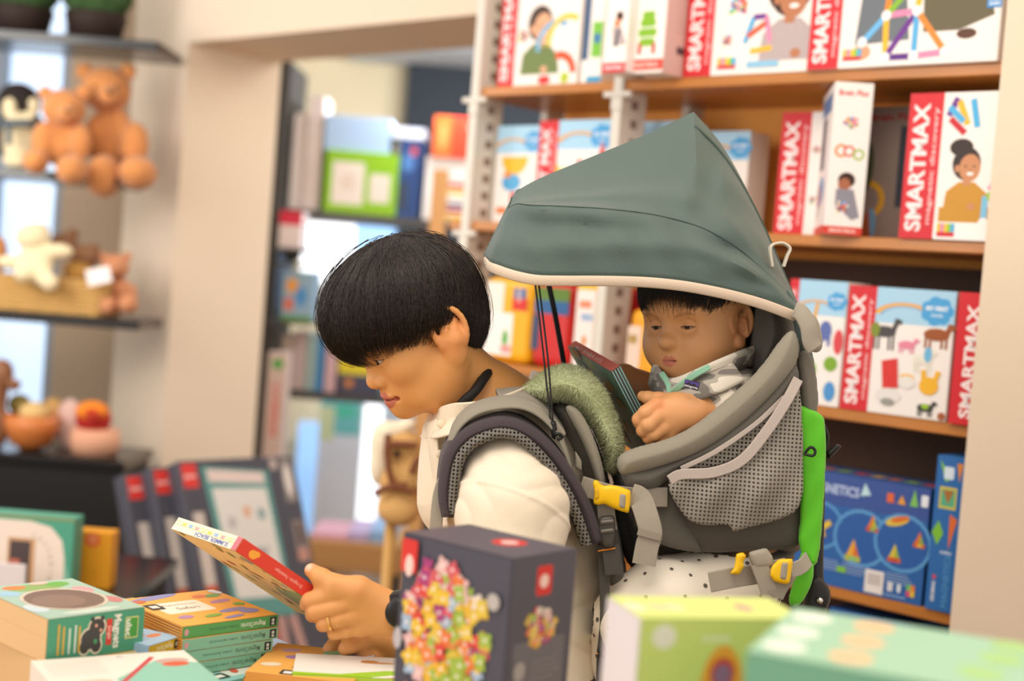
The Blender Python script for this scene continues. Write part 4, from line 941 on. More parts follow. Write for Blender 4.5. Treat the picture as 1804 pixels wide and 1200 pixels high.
# ------------------------------------------------------------------ the display table in front
ZT = .80
M_table = mat('table_pale_wood', '#cdb592', rough=.45, var=.12, vscale=4, stretch=(1, 10, 10))
tb = empty('display_table', 'pale wooden display table covered with books and toy boxes', 'table', tuple(OV), WA)
box('table_top', -0.74, 0.45, -2.05, -1.04, ZT - .035, ZT, M_table, tb, bev=.004)
for u in (-.66, .37):
    for v in (-1.97, -1.12): box('leg', u - .03, u + .03, v - .03, v + .03, 0, ZT - .035, M_table, tb)
def flat(name, lab, cat, pL, pR, z, h, d, c, group=None, w=None, shift=0.0, rough=.35):
    """lying thing: top front edge runs from picture point pL to pR at height z; extends d behind"""
    a, b = np.array(on_z(*pL, z)), np.array(on_z(*pR, z)); e = b - a; L = np.linalg.norm(e); e /= L
    w = w or L; n = np.array([-e[1], e[0], 0]); m = a + e * (w / 2) + n * (d / 2) + e * shift
    return Carton(name, lab, cat, w, d, h, c, (m[0], m[1], z - h), math.atan2(e[1], e[0]), group, bev=.0008, rough=rough)
GRN = '#4f9d7d'
# book stack of four
BK = 'magnetic story books in the neat stack'
def story(lab, dz, dl, c, spine_c, cover=True, ang=0):
    z = .8906 - dz
    k = flat('board_book', lab, 'book', (322, 1105), (490, 1083), .8906, .0132, .139, c, BK, w=.127)
    k.o.location.z = z - .0132; k.o.location.x += dl[0]; k.o.location.y += dl[1]; k.o.rotation_euler[2] += ang
    p = k.front('spine'); w, h = p.w, p.h
    p.rect(0, 0, w, h, spine_c); p.text("Magneti'Stories", w * .73, h * .5, h * .62, '#e9f2e4' if spine_c == '#5aa35c' else '#3f5f55', rot=180, width=w * .26)
    p.text('LES ANIMAUX - MES PETITES HISTOIRES', w * .42, h * .5, h * .26, '#3f6a5c', rot=180, width=w * .3)
    p.rect(w * .91, h * .12, w * .07, h * .76, '#2b3330'); p.ell(w * .945, h * .6, w * .016, h * .16, '#c9d6cf'); p.rect(w * .93, h * .2, w * .03, h * .2, '#c9d6cf')
    p.ell(w * .04, h * .5, w * .022, h * .3, '#d9a0a4'); p.done()
    p = k.left('page_edges'); w, h = p.w, p.h; p.rect(.002, h * .1, w - .004, h * .8, '#7c3f2c')
    for q in (.18, .42, .66): p.rect(0, h * q, w, h * .14, '#f0b04c')
    p.rect(0, h * .9, w, h * .1, c); p.rect(0, 0, w, h * .1, c); p.done()
    return k
k = story('green spined picture book with orange cover on top of the neat stack', 0, (0, 0), '#efae55', '#5aa35c')
p = k.top('cover'); w, h = p.w, p.h; p.rect(0, 0, w, h, '#efb054')
p.rrect(w * .12, h * .38, w * .5, h * .36, w * .04, '#f6ead8'); p.text('Safari', w * .4, h * .52, h * .1, '#4a4038'); p.text("Magneti'Stories", w * .38, h * .64, h * .055, '#8a7f72')
for x, y, rx, ry, c in ((.3, .93, .28, .06, '#8f8fc0'), (.8, .6, .12, .05, '#b58bb0'), (.72, .3, .16, .05, '#8f8fc0'), (.84, .22, .1, .08, '#8c90c8'), (.85, .8, .09, .05, '#6fae62'), (.9, .45, .06, .05, '#7fae52'), (.72, .82, .08, .05, '#df7f5a'), (.2, .25, .08, .05, '#b58bb0'), (.45, .2, .1, .04, '#7fae52'), (.1, .85, .07, .05, '#c86f4a'), (.6, .1, .12, .03, '#8c90c8'), (.95, .9, .05, .08, '#d8d9e6')): p.ell(w * x, h * y, w * rx, h * ry, c, rot=12)
p.rrect(w * .06, h * .55, w * .14, h * .18, w * .02, '#3a3632'); p.rect(w * .09, h * .6, w * .08, h * .08, '#e9e2d8'); p.done()
story('teal spined picture book second from the top of the neat stack', .0139, (.0012, -.002), '#efae55', '#86bfa2')
story('teal spined picture book third from the top of the neat stack', .0278, (-.003, -.006), '#efae55', '#86bfa2', ang=-.01)
story('teal spined picture book at the bottom of the neat stack', .0417, (-.006, -.0095), '#efae55', '#80bb9e', ang=.01)
# flat books below
def flatbook(lab, pL, pR, z, h, d, c, draw, group='picture books lying flat on the table', w=None, spine=None, name='board_book'):
    k = flat(name, lab, 'book', pL, pR, z, h, d, c, group, w=w)
    p = k.top('cover'); draw(p, p.w, p.h); p.done()
    if spine:
        p = k.front('spine'); p.rect(0, 0, p.w, p.h, spine); p.done()
    return k
def d_teal(p, w, h):
    p.rect(0, 0, w, h, '#8fc9c4'); rs = random.Random(4)
    p.rrect(w * .35, h * .1, w * .4, h * .5, w * .03, '#dfe9e2')
    for k in range(16):
        x, y = rs.random() * .9 + .05, rs.random() * .9 + .05
        p.ell(w * x, h * y, w * .05, h * .035, rs.choice(['#e0743f', '#e9a24a', '#5b9a76', '#d85a4a', '#f3d9b0']), rot=rs.random() * 90)
    p.ell(w * .82, h * .88, w * .12, h * .08, '#efae55'); p.text('PETIT', w * .5, h * .4, h * .06, '#4a4a48'); p.rrect(w * .2, h * .08, w * .14, h * .14, w * .02, '#2f3a38'); p.rect(w * .23, h * .11, w * .08, h * .07, '#eef0ea')
def d_orange(p, w, h):
    p.rect(0, 0, w, h, '#eeb05a'); p.poly([(w * .55, h * .4), (w, h * .3), (w, h), (w * .5, h)], '#d9dfe6')
    for x, y, c in ((.3, .6, '#a07ab0'), (.2, .8, '#c9a0b8'), (.45, .3, '#b8803a'), (.7, .7, '#6f8fc8'), (.85, .8, '#9a8fb5'), (.8, .5, '#e09a5a'), (.6, .85, '#8fbf8a'), (.15, .3, '#e9dcc0')): p.ell(w * x, h * y, w * .1, h * .06, c, rot=20)
    p.rrect(w * .3, h * .04, w * .14, h * .14, w * .02, '#3a3632'); p.rect(w * .33, h * .07, w * .08, h * .07, '#eee')
def d_lime(p, w, h):
    p.rect(0, 0, w, h, '#f0ede4'); p.poly([(0, 0), (w * .5, 0), (w * .75, h * .25), (w, h * .3), (w, h * .42), (w * .6, h * .34), (w * .3, h * .1), (0, h * .12)], '#9fce2f'); p.ell(w * .55, h * .7, w * .12, h * .05, '#dba06a'); p.ell(w * .5, h * .75, w * .06, h * .06, '#c9874a'); p.poly([(w * .6, 0), (w, 0), (w, h * .26), (w * .8, h * .18)], '#eab27a')
def d_pink(p, w, h): p.rect(0, 0, w, h, '#d98f9c'); p.ell(w * .5, h * .5, w * .3, h * .2, '#e9c0b0')
def d_blue(p, w, h): p.rect(0, 0, w, h, '#a9c3e0'); p.ell(w * .5, h * .5, w * .3, h * .2, '#e9c0b0')
flatbook('pink picture book under the neat stack with its corner showing', (275, 1148), (440, 1215), .817, .016, .05, '#c86f80', d_pink)
flatbook('blue picture book flat behind the teal one, only its corner showing', (395, 1190), (575, 1166), .818, .017, .15, '#8fb0dc', d_blue)
flatbook('teal picture book with orange animals flat on the table', (348, 1212), (545, 1172), .834, .0155, .13, '#6fb5ab', d_teal, spine='#6fb5ab')
flatbook('lower orange picture book of the flat pair by the lime book', (428, 1196), (640, 1215), .834, .013, .13, '#e5a24c', d_orange, w=.12)
k = flatbook('upper orange picture book with blue mountain, topmost of the flat pair', (432, 1184), (630, 1206), .848, .0135, .13, '#e5a24c', d_orange, w=.12)
# white book with lime edge
k = flatbook('white and lime green picture book in front of the hand', (515, 1188), (760, 1200), .850, .05, .085, '#b3d540', d_lime, w=.17)
# pencil pad lower left
def d_pad(p, w, h):
    p.rect(0, 0, w, h, '#efe3d6'); p.poly([(w * .4, 0), (w, 0), (w, h * .6), (w * .75, h * .75), (w * .4, h * .3)], '#8fc7b0'); p.bar(w * .35, h * .05, w * .75, h * .85, w * .035, '#c9424a'); p.ell(w * .85, h * .7, w * .11, h * .08, '#c9a79a'); p.ell(w * .85, h * .6, w * .09, h * .07, '#d9603f')
    for k in range(6): p.rect(w * .05, h * (.5 + .07 * k), w * .35, h * .006, '#d2c6bc')
    p.text('abc', w * .55, h * .92, h * .05, '#6f8fc0'); p.ell(w * .25, h * .25, w * .12, h * .06, '#d9b89a')
flatbook('white activity pad with a red pencil at the bottom left corner', (105, 1225), (345, 1205), .875, .03, .12, '#e9ded2', d_pad, w=.16, name='activity_pad')
# magnets boxes
k = flat('magnet_box', 'teal magnets game box with a bear on its spine, on the mint box', 'box', (85, 1092), (255, 1070), .915, .0455, .155, '#d9b27c', None)
p = k.front('spine'); w, h = p.w, p.h; p.rect(0, 0, w, h, '#4f9c7c')
p.rrect(w * .8, h * .3, w * .14, h * .52, w * .01, '#d9d68a'); p.rrect(w * .808, h * .33, w * .124, h * .46, w * .01, '#4f9f46'); p.text('ulac', w * .84, h * .56, h * .2, '#f2f2e2', rot=-90, bold=True, width=h * .42)
p.text('Magnets', w * .705, h * .52, h * .26, '#f3f1e4', rot=-90, bold=True, width=h * .8); p.rect(w * .60, h * .22, w * .06, h * .62, '#d9473c'); p.text('Jungle', w * .63, h * .52, h * .12, '#f6dcd0', rot=-90, width=h * .32)
for (x, y, rx, ry) in ((.44, .42, .1, .24), (.5, .68, .08, .2), (.38, .25, .05, .16), (.5, .25, .05, .16)): p.ell(w * x, h * y, w * (rx + .015), h * (ry + .05), '#e6dcc0')
for (x, y, rx, ry) in ((.44, .42, .1, .24), (.5, .68, .08, .2), (.38, .25, .05, .16), (.5, .25, .05, .16)): p.ell(w * x, h * y, w * rx, h * ry, '#4a4846')
p.ell(w * .45, h * .88, w * .02, h * .06, '#4a4846'); p.ell(w * .55, h * .88, w * .02, h * .06, '#4a4846'); p.ell(w * .49, h * .72, w * .015, h * .04, '#e3a88a'); p.ell(w * .54, h * .6, w * .015, h * .04, '#e3a88a'); p.ell(w * .49, h * .35, w * .02, h * .06, '#4f9c6c')
for k2, (x, c) in enumerate(((.1, '#d9b04a'), (.15, '#d9b04a'), (.21, '#cfe2d2'), (.27, '#cfe2d2'), (.31, '#d9b04a'))): p.rect(w * x, h * .14, w * .02, h * (.72, .66, .6, .66, .62)[k2], c)
p.done()
p = k.top('lid'); w, h = p.w, p.h; p.rect(0, 0, w, h, '#a8c4b0')
for x, y, rx, ry, c in ((.5, .85, .3, .1, '#8fae62'), (.3, .9, .12, .06, '#e0843f'), (.75, .88, .12, .07, '#6fb04a'), (.85, .65, .1, .1, '#dfa0a0'), (.15, .75, .1, .08, '#9fc6d8'), (.1, .3, .1, .12, '#c9d8da'), (.9, .3, .08, .1, '#c77f7a'), (.5, .08, .3, .05, '#c9d6c6'), (.6, .95, .1, .04, '#e9c0b0')): p.ell(w * x, h * y, w * rx, h * ry, c)
p.ell(w * .5, h * .45, w * .4, h * .32, '#d8c6b0'); p.ell(w * .5, h * .45, w * .37, h * .29, '#7d6456'); p.ell(w * .42, h * .42, w * .25, h * .18, '#8d7262'); p.done()
p = k.left(); p.rect(0, 0, p.w, p.h, '#dcb683'); p.rect(0, p.h * .55, p.w, p.h * .012, '#c99f6a'); p.done()
k = flat('magnet_box', 'pale mint magnets game box under the teal magnets box', 'box', (68, 1168), (243, 1149), .869, .0685, .155, '#d3ab76', None)
p = k.front('spine'); w, h = p.w, p.h; p.rect(0, 0, w, h, '#b5dcc4'); p.text('SEA', w * .3, h * .65, h * .2, '#4a6a62', rot=-90, bold=True); p.rect(w * .36, h * .55, w * .06, h * .45, '#dd5a5a'); p.poly([(w * .6, h * .55), (w * .72, h * .97), (w * .68, h * .6)], '#4f8fc8'); p.ell(w * .62, h * .45, w * .05, h * .2, '#5f9fd0'); p.text('Magnets', w * .82, h * .5, h * .2, '#6a8a82', rot=-90, width=h * .7); p.rect(w * .1, h * .05, w * .12, h * .15, '#4f9f46'); p.done()
# yellow books between
YB_ = 'yellow spined books behind the magnets box'
for n, (lab, pl, pr, z, cc) in enumerate((('yellow spined book with blue cover, top of the yellow pile', (262, 1139), (318, 1122), .877, '#9fc3e0'), ('yellow spined book second from the top of the yellow pile', (254, 1153), (308, 1139), .864, '#d9b53a'), ('yellow spined book third from the top of the yellow pile', (242, 1166), (296, 1150), .851, '#d9b53a'), ('yellow spined book at the bottom of the yellow pile', (244, 1182), (298, 1166), .838, '#d9b53a'))):
    k = flat('board_book', lab, 'book', pl, pr, z, .0125, .06, cc, YB_); k.o.rotation_euler[2] += (0, .02, -.03, .01)[n]
    p = k.front('spine'); w, h = p.w, p.h; p.rect(0, 0, w, h, '#cfae2e'); p.text("Magneti'Stories", w * .5, h * .55, h * .7, '#f3ecc8', rot=180, width=w * .5); p.rect(w * .8, h * .12, w * .14, h * .76, '#2b3330'); p.ell(w * .87, h * .5, w * .03, h * .2, '#c9d6cf'); p.done()
    if n == 0:
        p = k.top('cover'); p.rect(0, 0, p.w, p.h, '#a6c6de'); p.ell(p.w * .7, p.h * .4, p.w * .2, p.h * .1, '#d98a5a'); p.ell(p.w * .5, p.h * .6, p.w * .15, p.h * .08, '#c97a6a'); p.done()
# charcoal puzzle carton
k = flat('puzzle_carton', 'tall charcoal carton printed with colourful foam pieces and red badges', 'box', (712, 938), (905, 985), 1.058, .2565, .0909, '#4b4a56', None, rough=.4)
FP = ['#e2b43a', '#d9483a', '#e8874a', '#e2763a', '#9fb7d0', '#e3b9b6', '#e6bf3c', '#a83a78', '#9fb84a', '#d25a66', '#e9d9c9', '#e0c34a']
def bunch(p, cx, cy, rx, ry, n, seed, s):
    rs = random.Random(seed); keep_, p.STEP = p.STEP, .000006
    for q in range(n):
        a, r = rs.random() * 6.28, math.sqrt(rs.random()); x, y = cx + rx * r * math.cos(a), cy + ry * r * math.sin(a)
        c = rs.choice(FP); rot = rs.random() * 180
        p.ell(x, y, s, s * .45, c, rot=rot, n=12); p.ell(x, y, s, s * .45, c, rot=rot + 70, n=12); p.ell(x, y, s * .2, s * .2, '#efe3dc', n=8)
    p.STEP = keep_
p = k.front(); w, h = p.w, p.h
bunch(p, w * .46, h * .70, w * .38, h * .21, 110, 11, w * .07); bunch(p, w * .42, h * .84, w * .22, h * .09, 26, 12, w * .07); bunch(p, w * .5, h * .5, w * .4, h * .2, 60, 13, w * .07)
p.rrect(w * .02, h * .865, w * .15, h * .12, w * .02, '#d5322c'); p.ell(w * .1, h * .89, w * .04, h * .04, '#f3cfc6'); p.ell(w * .88, h * .84, w * .055, h * .03, '#b9b1ac'); p.ell(w * .04, h * .62, w * .04, h * .04, '#b9b5b9'); p.bar(w * .02, h * .32, w * .06, h * .44, w * .05, '#e0b43a'); p.bar(w * .1, h * .32, w * .06, h * .44, w * .05, '#e0b43a'); p.done()
p = k.right(); w, h = p.w, p.h; p.rect(0, 0, w, h, '#55515c'); p.rrect(w * .38, h * .855, w * .24, h * .105, w * .03, '#d5322c'); p.ell(w * .5, h * .905, w * .07, h * .025, '#f3cfc6')
p.rect(w * .1, 0, w * .8, h * .70, '#6f6a72'); bunch(p, w * .5, h * .745, w * .22, h * .06, 46, 21, w * .06)
for q in range(3): p.ell(w * .2, h * (.60 - .12 * q), w * .09, h * .035, '#a49c9c'); p.lines(w * .38, h * (.62 - .12 * q), w * .45, 4, h * .02, h * .006, '#908a90')
p.done()
p = k.top(); w, h = p.w, p.h; p.rect(0, 0, w, h, '#5f5862'); p.ell(w * .62, h * .6, w * .12, h * .2, '#d23b36'); p.ell(w * .62, h * .6, w * .06, h * .1, '#efc7c0'); p.done()
# lime carton
k = flat('toy_carton', 'lime green toy carton with an orange camera picture in the foreground', 'box', (1130, 1090), (1425, 1092), 1.0515, .2505, .072, '#c9d67a', None, rough=.4)
p = k.front(); w, h = p.w, p.h; p.rect(0, 0, w, h, '#ccd878'); p.ell(w * .14, h * .945, w * .07, h * .038, '#e9e2cf'); p.rect(w * .36, h * .93, w * .17, h * .018, '#dbe0a8')
p.ell(w * .5, h * .77, w * .13, h * .15, '#e8a23a'); p.ell(w * .5, h * .83, w * .075, h * .05, '#c9433a'); p.ell(w * .5, h * .826, w * .055, h * .035, '#8f6a8a'); p.ell(w * .5, h * .73, w * .06, h * .03, '#8fae4a'); p.ell(w * .9, h * .88, w * .05, h * .02, '#e0c39a'); p.done()
p = k.left(); p.rect(0, 0, p.w, p.h, '#e6dde0'); p.done()
p = k.top(); w, h = p.w, p.h; p.rect(0, 0, w, h, '#dbe88a'); p.ell(w * .2, h * .5, w * .06, h * .16, '#ecd7a8'); p.ell(w * .3, h * .5, w * .05, h * .16, '#eadfb8'); p.ell(w * .72, h * .5, w * .05, h * .16, '#d0a89a'); p.ell(w * .06, h * .5, w * .06, h * .2, '#f0f0c8'); p.done()
# mint carton
k = flat('toy_carton', 'mint green toy carton with white and peach dots in the right foreground', 'box', (1315, 1148), (1640, 1205), 1.066, .2645, .16, '#7fb394', None, w=.235, rough=.4)
p = k.top(); w, h = p.w, p.h; p.rect(0, 0, w, h, '#a3cfb0')
for x, y, c in ((.08, .2, '#e6efe2'), (.08, .5, '#e6efe2'), (.08, .82, '#e6efe2'), (.27, .2, '#efc598'), (.27, .52, '#efc598'), (.27, .84, '#efc598'), (.62, .3, '#a9d488'), (.66, .62, '#a9d488'), (.68, .9, '#a9d488'), (.82, .25, '#a9d488')): p.ell(w * x, h * y, w * .065, h * .115, c)
p.done()
p = k.front(); w, h = p.w, p.h; p.rect(0, 0, w, h, '#74ab8a'); p.ell(w * .17, h * .86, w * .07, h * .06, '#dfe0d2'); p.done()
# ------------------------------------------------------------------ figure tools: one smooth field -> one continuous mesh
class Field:
    FAR = 0.04
    def __init__(s): s.disp = None; s.ops = []; s.fr = (np.zeros(3), np.eye(3), 1.0)
    def frame(s, C, R, sc_): s.fr = (np.asarray(C, float), np.asarray(R, float), float(sc_)); return s
    def world(s): s.fr = (np.zeros(3), np.eye(3), 1.0); return s
    def _add(s, op, fn, lo, hi, k):
        C, R, sc_ = s.fr
        c = C + R @ ((lo + hi) / 2) * sc_; e = np.abs(R) @ ((hi - lo) / 2) * sc_ + k + 0.012
        def g(P, fn=fn, C=C.astype(np.float32), R=R.astype(np.float32), q=sc_): return fn(((P - C) @ R) / q) * q
        s.ops.append((op, g, c - e, c + e, k)); return s
    def ell(s, c, r, k=.01, R=None, op='u'):
        c = np.asarray(c, float); m = max(r) if R is not None else np.asarray(r, float)
        return s._add(op, lambda P: s_ell(P, c, r, R), c - m, c + m, k)
    def cap(s, a, b, ra, rb=None, k=.01, op='u'):
        a, b = np.asarray(a, float), np.asarray(b, float); m = max(ra, rb or ra)
        return s._add(op, lambda P: s_cap(P, a, b, ra, rb), np.minimum(a, b) - m, np.maximum(a, b) + m, k)
    def chain(s, pts, rs, k=.006, k0=None, op='u'):
        pts = [np.asarray(p, float) for p in pts]; A = np.array(pts); m = max(rs)
        return s._add(op, lambda P: s_chain(P, pts, rs, k), A.min(0) - m, A.max(0) + m, k if k0 is None else k0)
    def fun(s, fn, lo, hi, k, op='u'): return s._add(op, fn, np.asarray(lo, float), np.asarray(hi, float), k)
    @staticmethod
    def _mix(op, D, E, k): return smin(D, E, k) if op == 'u' else smax(D, -E, k)
    def pts(s, P):
        D = np.full(P.shape[:-1], s.FAR, np.float32)
        for op, g, lo, hi, k in s.ops:
            m = ((P >= lo) & (P <= hi)).all(-1)
            if m.any(): D[m] = s._mix(op, D[m], g(P[m]), k)
        return D if s.disp is None else D + s.disp(P)
    def mesh(s, lo, hi, h, sub=1):
        lo = np.asarray(lo, float); hi = np.asarray(hi, float)
        ax = [np.arange(lo[i], hi[i] + h, h, dtype=np.float32) for i in range(3)]
        D = np.full([len(a) for a in ax], s.FAR, np.float32)
        for op, g, l, u, k in s.ops:
            ii = [(int(np.searchsorted(ax[i], l[i])), int(np.searchsorted(ax[i], u[i]))) for i in range(3)]
            if any(b <= a for a, b in ii): continue
            P = np.stack(np.meshgrid(*[ax[i][a:b] for i, (a, b) in enumerate(ii)], indexing='ij'), -1)
            sl = tuple(slice(a, b) for a, b in ii)
            D[sl] = s._mix(op, D[sl], g(P), k)
        if s.disp is not None:
            D = D + s.disp(np.stack(np.meshgrid(*ax, indexing='ij'), -1))
        Vt, Fq = nets(D, lo, h); del D
        for _ in range(sub):
            Vt, Fq = subdiv(Vt, Fq); Vt = s.project(Vt, 2, h)
        return Vt, Fq
    def project(s, Vt, n, h):
        Vt = Vt.astype(np.float32); e = np.float32(h * .2)
        for _ in range(n):
            d = s.pts(Vt); G = np.stack([s.pts(Vt + np.eye(3, dtype=np.float32)[i] * e) - s.pts(Vt - np.eye(3, dtype=np.float32)[i] * e) for i in range(3)], -1) / (2 * e)
            g2 = (G ** 2).sum(-1); st = -(d / np.maximum(g2, .25))[:, None] * G
            L = np.linalg.norm(st, axis=1); st *= np.minimum(1, (h * .6) / np.maximum(L, 1e-9))[:, None]
            Vt = Vt + st * .9
        return Vt
def subdiv(V_, F_):
    e = np.sort(np.stack([F_, np.roll(F_, -1, 1)], -1).reshape(-1, 2), 1)
    u, inv = np.unique(e, axis=0, return_inverse=True); inv = inv.reshape(-1, 4)
    n = len(V_); em = V_[u].mean(1); fm = V_[F_].mean(1)
    nv = np.vstack([V_, em, fm]); ei = inv + n; fi = n + len(u) + np.arange(len(F_))
    out = [np.stack([F_[:, i], ei[:, i], fi, ei[:, (i - 1) % 4]], 1) for i in range(4)]
    return nv, np.vstack(out)
def island(V_, F_):
    """keep the largest connected piece"""
    lab = np.arange(len(V_))
    e = np.vstack([F_[:, [i, (i + 1) % 4]] for i in range(4)])
    for _ in range(400):
        m = np.minimum(lab[e[:, 0]], lab[e[:, 1]]); old = lab.copy()
        np.minimum.at(lab, e[:, 0], m); np.minimum.at(lab, e[:, 1], m); lab = lab[lab]
        if (lab == old).all(): break
    r, c = np.unique(lab, return_counts=True); k = r[c.argmax()]; keep = lab == k
    idx = -np.ones(len(V_), int); idx[keep] = np.arange(keep.sum()); f = F_[keep[F_[:, 0]]]
    return V_[keep], idx[f]
def paint(o, cols):
    a = o.data.color_attributes.new('tint', 'FLOAT_COLOR', 'POINT')
    c = np.ones((len(o.data.vertices), 4), np.float32); c[:, :3] = cols
    a.data.foreach_set('color', c.ravel())
def skin_mat(name, rough=.48, sss=.12):
    m = bpy.data.materials.new(name); m.use_nodes = True; nt = m.node_tree; b = nt.nodes['Principled BSDF']
    a = nt.nodes.new('ShaderNodeAttribute'); a.attribute_name = 'tint'; nt.links.new(a.outputs['Color'], b.inputs['Base Color'])
    b.inputs['Roughness'].default_value = rough; b.inputs['Specular IOR Level'].default_value = .38
    b.inputs['Subsurface Weight'].default_value = sss; b.inputs['Subsurface Radius'].default_value = (.010, .004, .002); b.inputs['Subsurface Scale'].default_value = .4
    tc = nt.nodes.new('ShaderNodeTexCoord'); n = nt.nodes.new('ShaderNodeTexNoise'); n.inputs['Scale'].default_value = 900; nt.links.new(tc.outputs['Object'], n.inputs['Vector'])
    bp = nt.nodes.new('ShaderNodeBump'); bp.inputs['Strength'].default_value = .08; bp.inputs['Distance'].default_value = .001
    nt.links.new(n.outputs['Fac'], bp.inputs['Height']); nt.links.new(bp.outputs[0], b.inputs['Normal'])
    return m
def sm01(x, a, b):
    t = np.clip((x - a) / (b - a), 0, 1); return t * t * (3 - 2 * t)

HP = {  # measured proportions: eye, brow, nose, mouth, ear
    False: dict(ex=.0800, ez=-.006, bz=.0165, nt=(.0985, -.0350), nb=(.0815, -.002), mz=-.0635, mx=-.0085, wl=.0220, ear=(.0035, .074, -.0125), big=1.10, op=.0034),
    True: dict(ex=.0785, ez=-.004, bz=.0165, nt=(.1040, -.0275), nb=(.0825, -.006), mz=-.0565, mx=-.0065, wl=.0152, ear=(.0290, .0800, -.006), big=1.04, op=.0023)}
def head_field(F, C, R, sc_, kid=False):
    """forward +x, person's left +y, up +z; origin between the ears"""
    F.frame(C, R, sc_); h = HP[kid]
    if kid:
        F.ell((.004, 0, .046), (.094, .080, .078), k=.03)
        F.ell((.034, 0, .030), (.061, .086, .066), k=.03)
        F.ell((.033, 0, -.028), (.056, .080, .056), k=.03)
        F.ell((.042, 0, -.058), (.049, .060, .036), k=.025)
        F.ell((.078, 0, -.082), (.018, .022, .015), k=.022)
        for s in (-1, 1): F.ell((.062, s * .042, -.038), (.028, .028, .028), k=.025)
        F.ell((.080, 0, .020), (.015, .050, .018), k=.02)
    else:
        F.ell((.015, 0, .038), (.086, .074, .068), k=.03)
        F.ell((.038, 0, -.015), (.053, .061, .078), k=.03)
        F.ell((.038, 0, -.060), (.050, .047, .036), k=.025)
        F.ell((.0765, 0, -.0855), (.018, .021, .0155), k=.020)
        for s in (-1, 1):
            F.ell((.058, s * .042, -.026), (.026, .019, .022), k=.022)
            F.cap((.052, s * .038, -.076), (.006, s * .060, -.050), .016, .014, k=.025)
        F.ell((.080, 0, .018), (.014, .048, .013), k=.016)
    ez, ex = h['ez'], h['ex']
    for s in (-1, 1): F.ell((ex + .0265, s * .034, ez + .002), (.018, .021, .0122), k=.012, op='s')
    # nose
    tx, tz = h['nt']; bx_, bz_ = h['nb']
    if kid:
        F.cap((bx_, 0, bz_ + .006), (tx - .003, 0, tz + .003), .0065, .0095, k=.014); F.ell((tx, 0, tz), (.0095, .0110, .0085), k=.008)
        for s in (-1, 1): F.ell((tx - .0085, s * .0118, tz - .002), (.0085, .0070, .0066), k=.004)
        nz, nx = tz - .0095, tx - .003
    else:
        F.cap((bx_, 0, bz_ + .004), (tx - .004, 0, tz + .004), .0068, .0094, k=.014); F.ell((tx, 0, tz), (.0092, .0112, .0086), k=.008)
        for s in (-1, 1): F.ell((tx - .0085, s * .0136, tz - .0028), (.0095, .0074, .0074), k=.005)
        nz, nx = tz - .0105, tx - .005
    if not kid:
        for s in (-1, 1): F.ell((nx, s * .0062, nz), (.0052, .0032, .0035), k=.002, op='s')
    # mouth
    mz, mx, wl = h['mz'], h['mx'], h['wl']
    F.ell((.083 + mx, 0, mz), (.018, .027, .019), k=.016)
    F.ell((.0985 + mx, 0, mz + .0045), (.0078, wl, .0048 if not kid else .0038), k=.0035)
    F.ell((.0970 + mx, 0, mz - .0062), (.0085, wl * .85, .0062 if not kid else .0048), k=.0035)
    F.ell((.1065 + mx, 0, mz - .0006), (.012 if not kid else .006, wl * .95, .0009 if kid else .0017), k=.0012, op='s')
    for s in (-1, 1): F.ell((.094 + mx, s * (wl + .001), mz - .001), (.006, .0035, .003), k=.005, op='s')
    if not kid: F.cap((.1035 + mx, 0, nz + .004), (.1045 + mx, 0, mz + .011), .0022, .0026, k=.003, op='s')
    # eyes: lids with a slit, eyeballs behind
    er = .0125
    for s in (-1, 1):
        e = np.array([ex, s * .0315, ez])
        def lid(P, e=e, s=s, hh=h['op']):
            q = P - e.astype(np.float32); r = np.sqrt((q ** 2).sum(-1))
            zz = q[..., 2] + .0018 - .05 * np.abs(q[..., 1])
            a = q[..., 1] / .0128
            half = hh * np.clip(1 - a * a, 0, 1) ** .8
            slit = np.abs(zz) - half
            slit = np.where(q[..., 0] > .003, slit, .01)
            return np.maximum(r - .0141, -slit * .8)
        F.fun(lid, e - .016, e + .016, .0025)
        F.ell(e, (er, er, er), k=.0004)
    # ears
    for s in (-1, 1):
        o = np.array([h['ear'][0], s * h['ear'][1], h['ear'][2]]); sp = .30; big = h['big']
        def E(a, b_, y): return o + np.array([a, s * (y + sp * (-a)), b_])
        F.ell(E(-.006, .0, .002), (.0135 * big, .0055, .027 * big), k=.006, R=np.array([[math.cos(.29 * s), -math.sin(.29 * s), 0], [math.sin(.29 * s), math.cos(.29 * s), 0], [0, 0, 1]]).T)
        rim = []
        for t in np.linspace(-60, 215, 16):
            a = math.radians(t); rim.append(E(-.003 - .0185 * big * math.cos(a), .006 + .0255 * big * math.sin(a), .0065))
        F.chain(rim, [.0037] * 16, k=.0004, k0=.0035)
        F.chain([E(-.010, -.010, .007), E(-.008, .004, .007), E(-.004, .014, .007)], [.003, .0032, .0028], k=.003, k0=.004)
        F.ell(E(.001, -.027 * big, .006), (.0085, .0050, .0090), k=.006)
        F.ell(E(-.001, -.004, .009), (.0085, .0085, .0125), k=.003, op='s')
        F.ell(E(-.003, .015, .010), (.009, .0055, .0075), k=.003, op='s')
        F.ell(E(.0095, -.005, .004), (.0035, .004, .0055), k=.004)
    F.world()
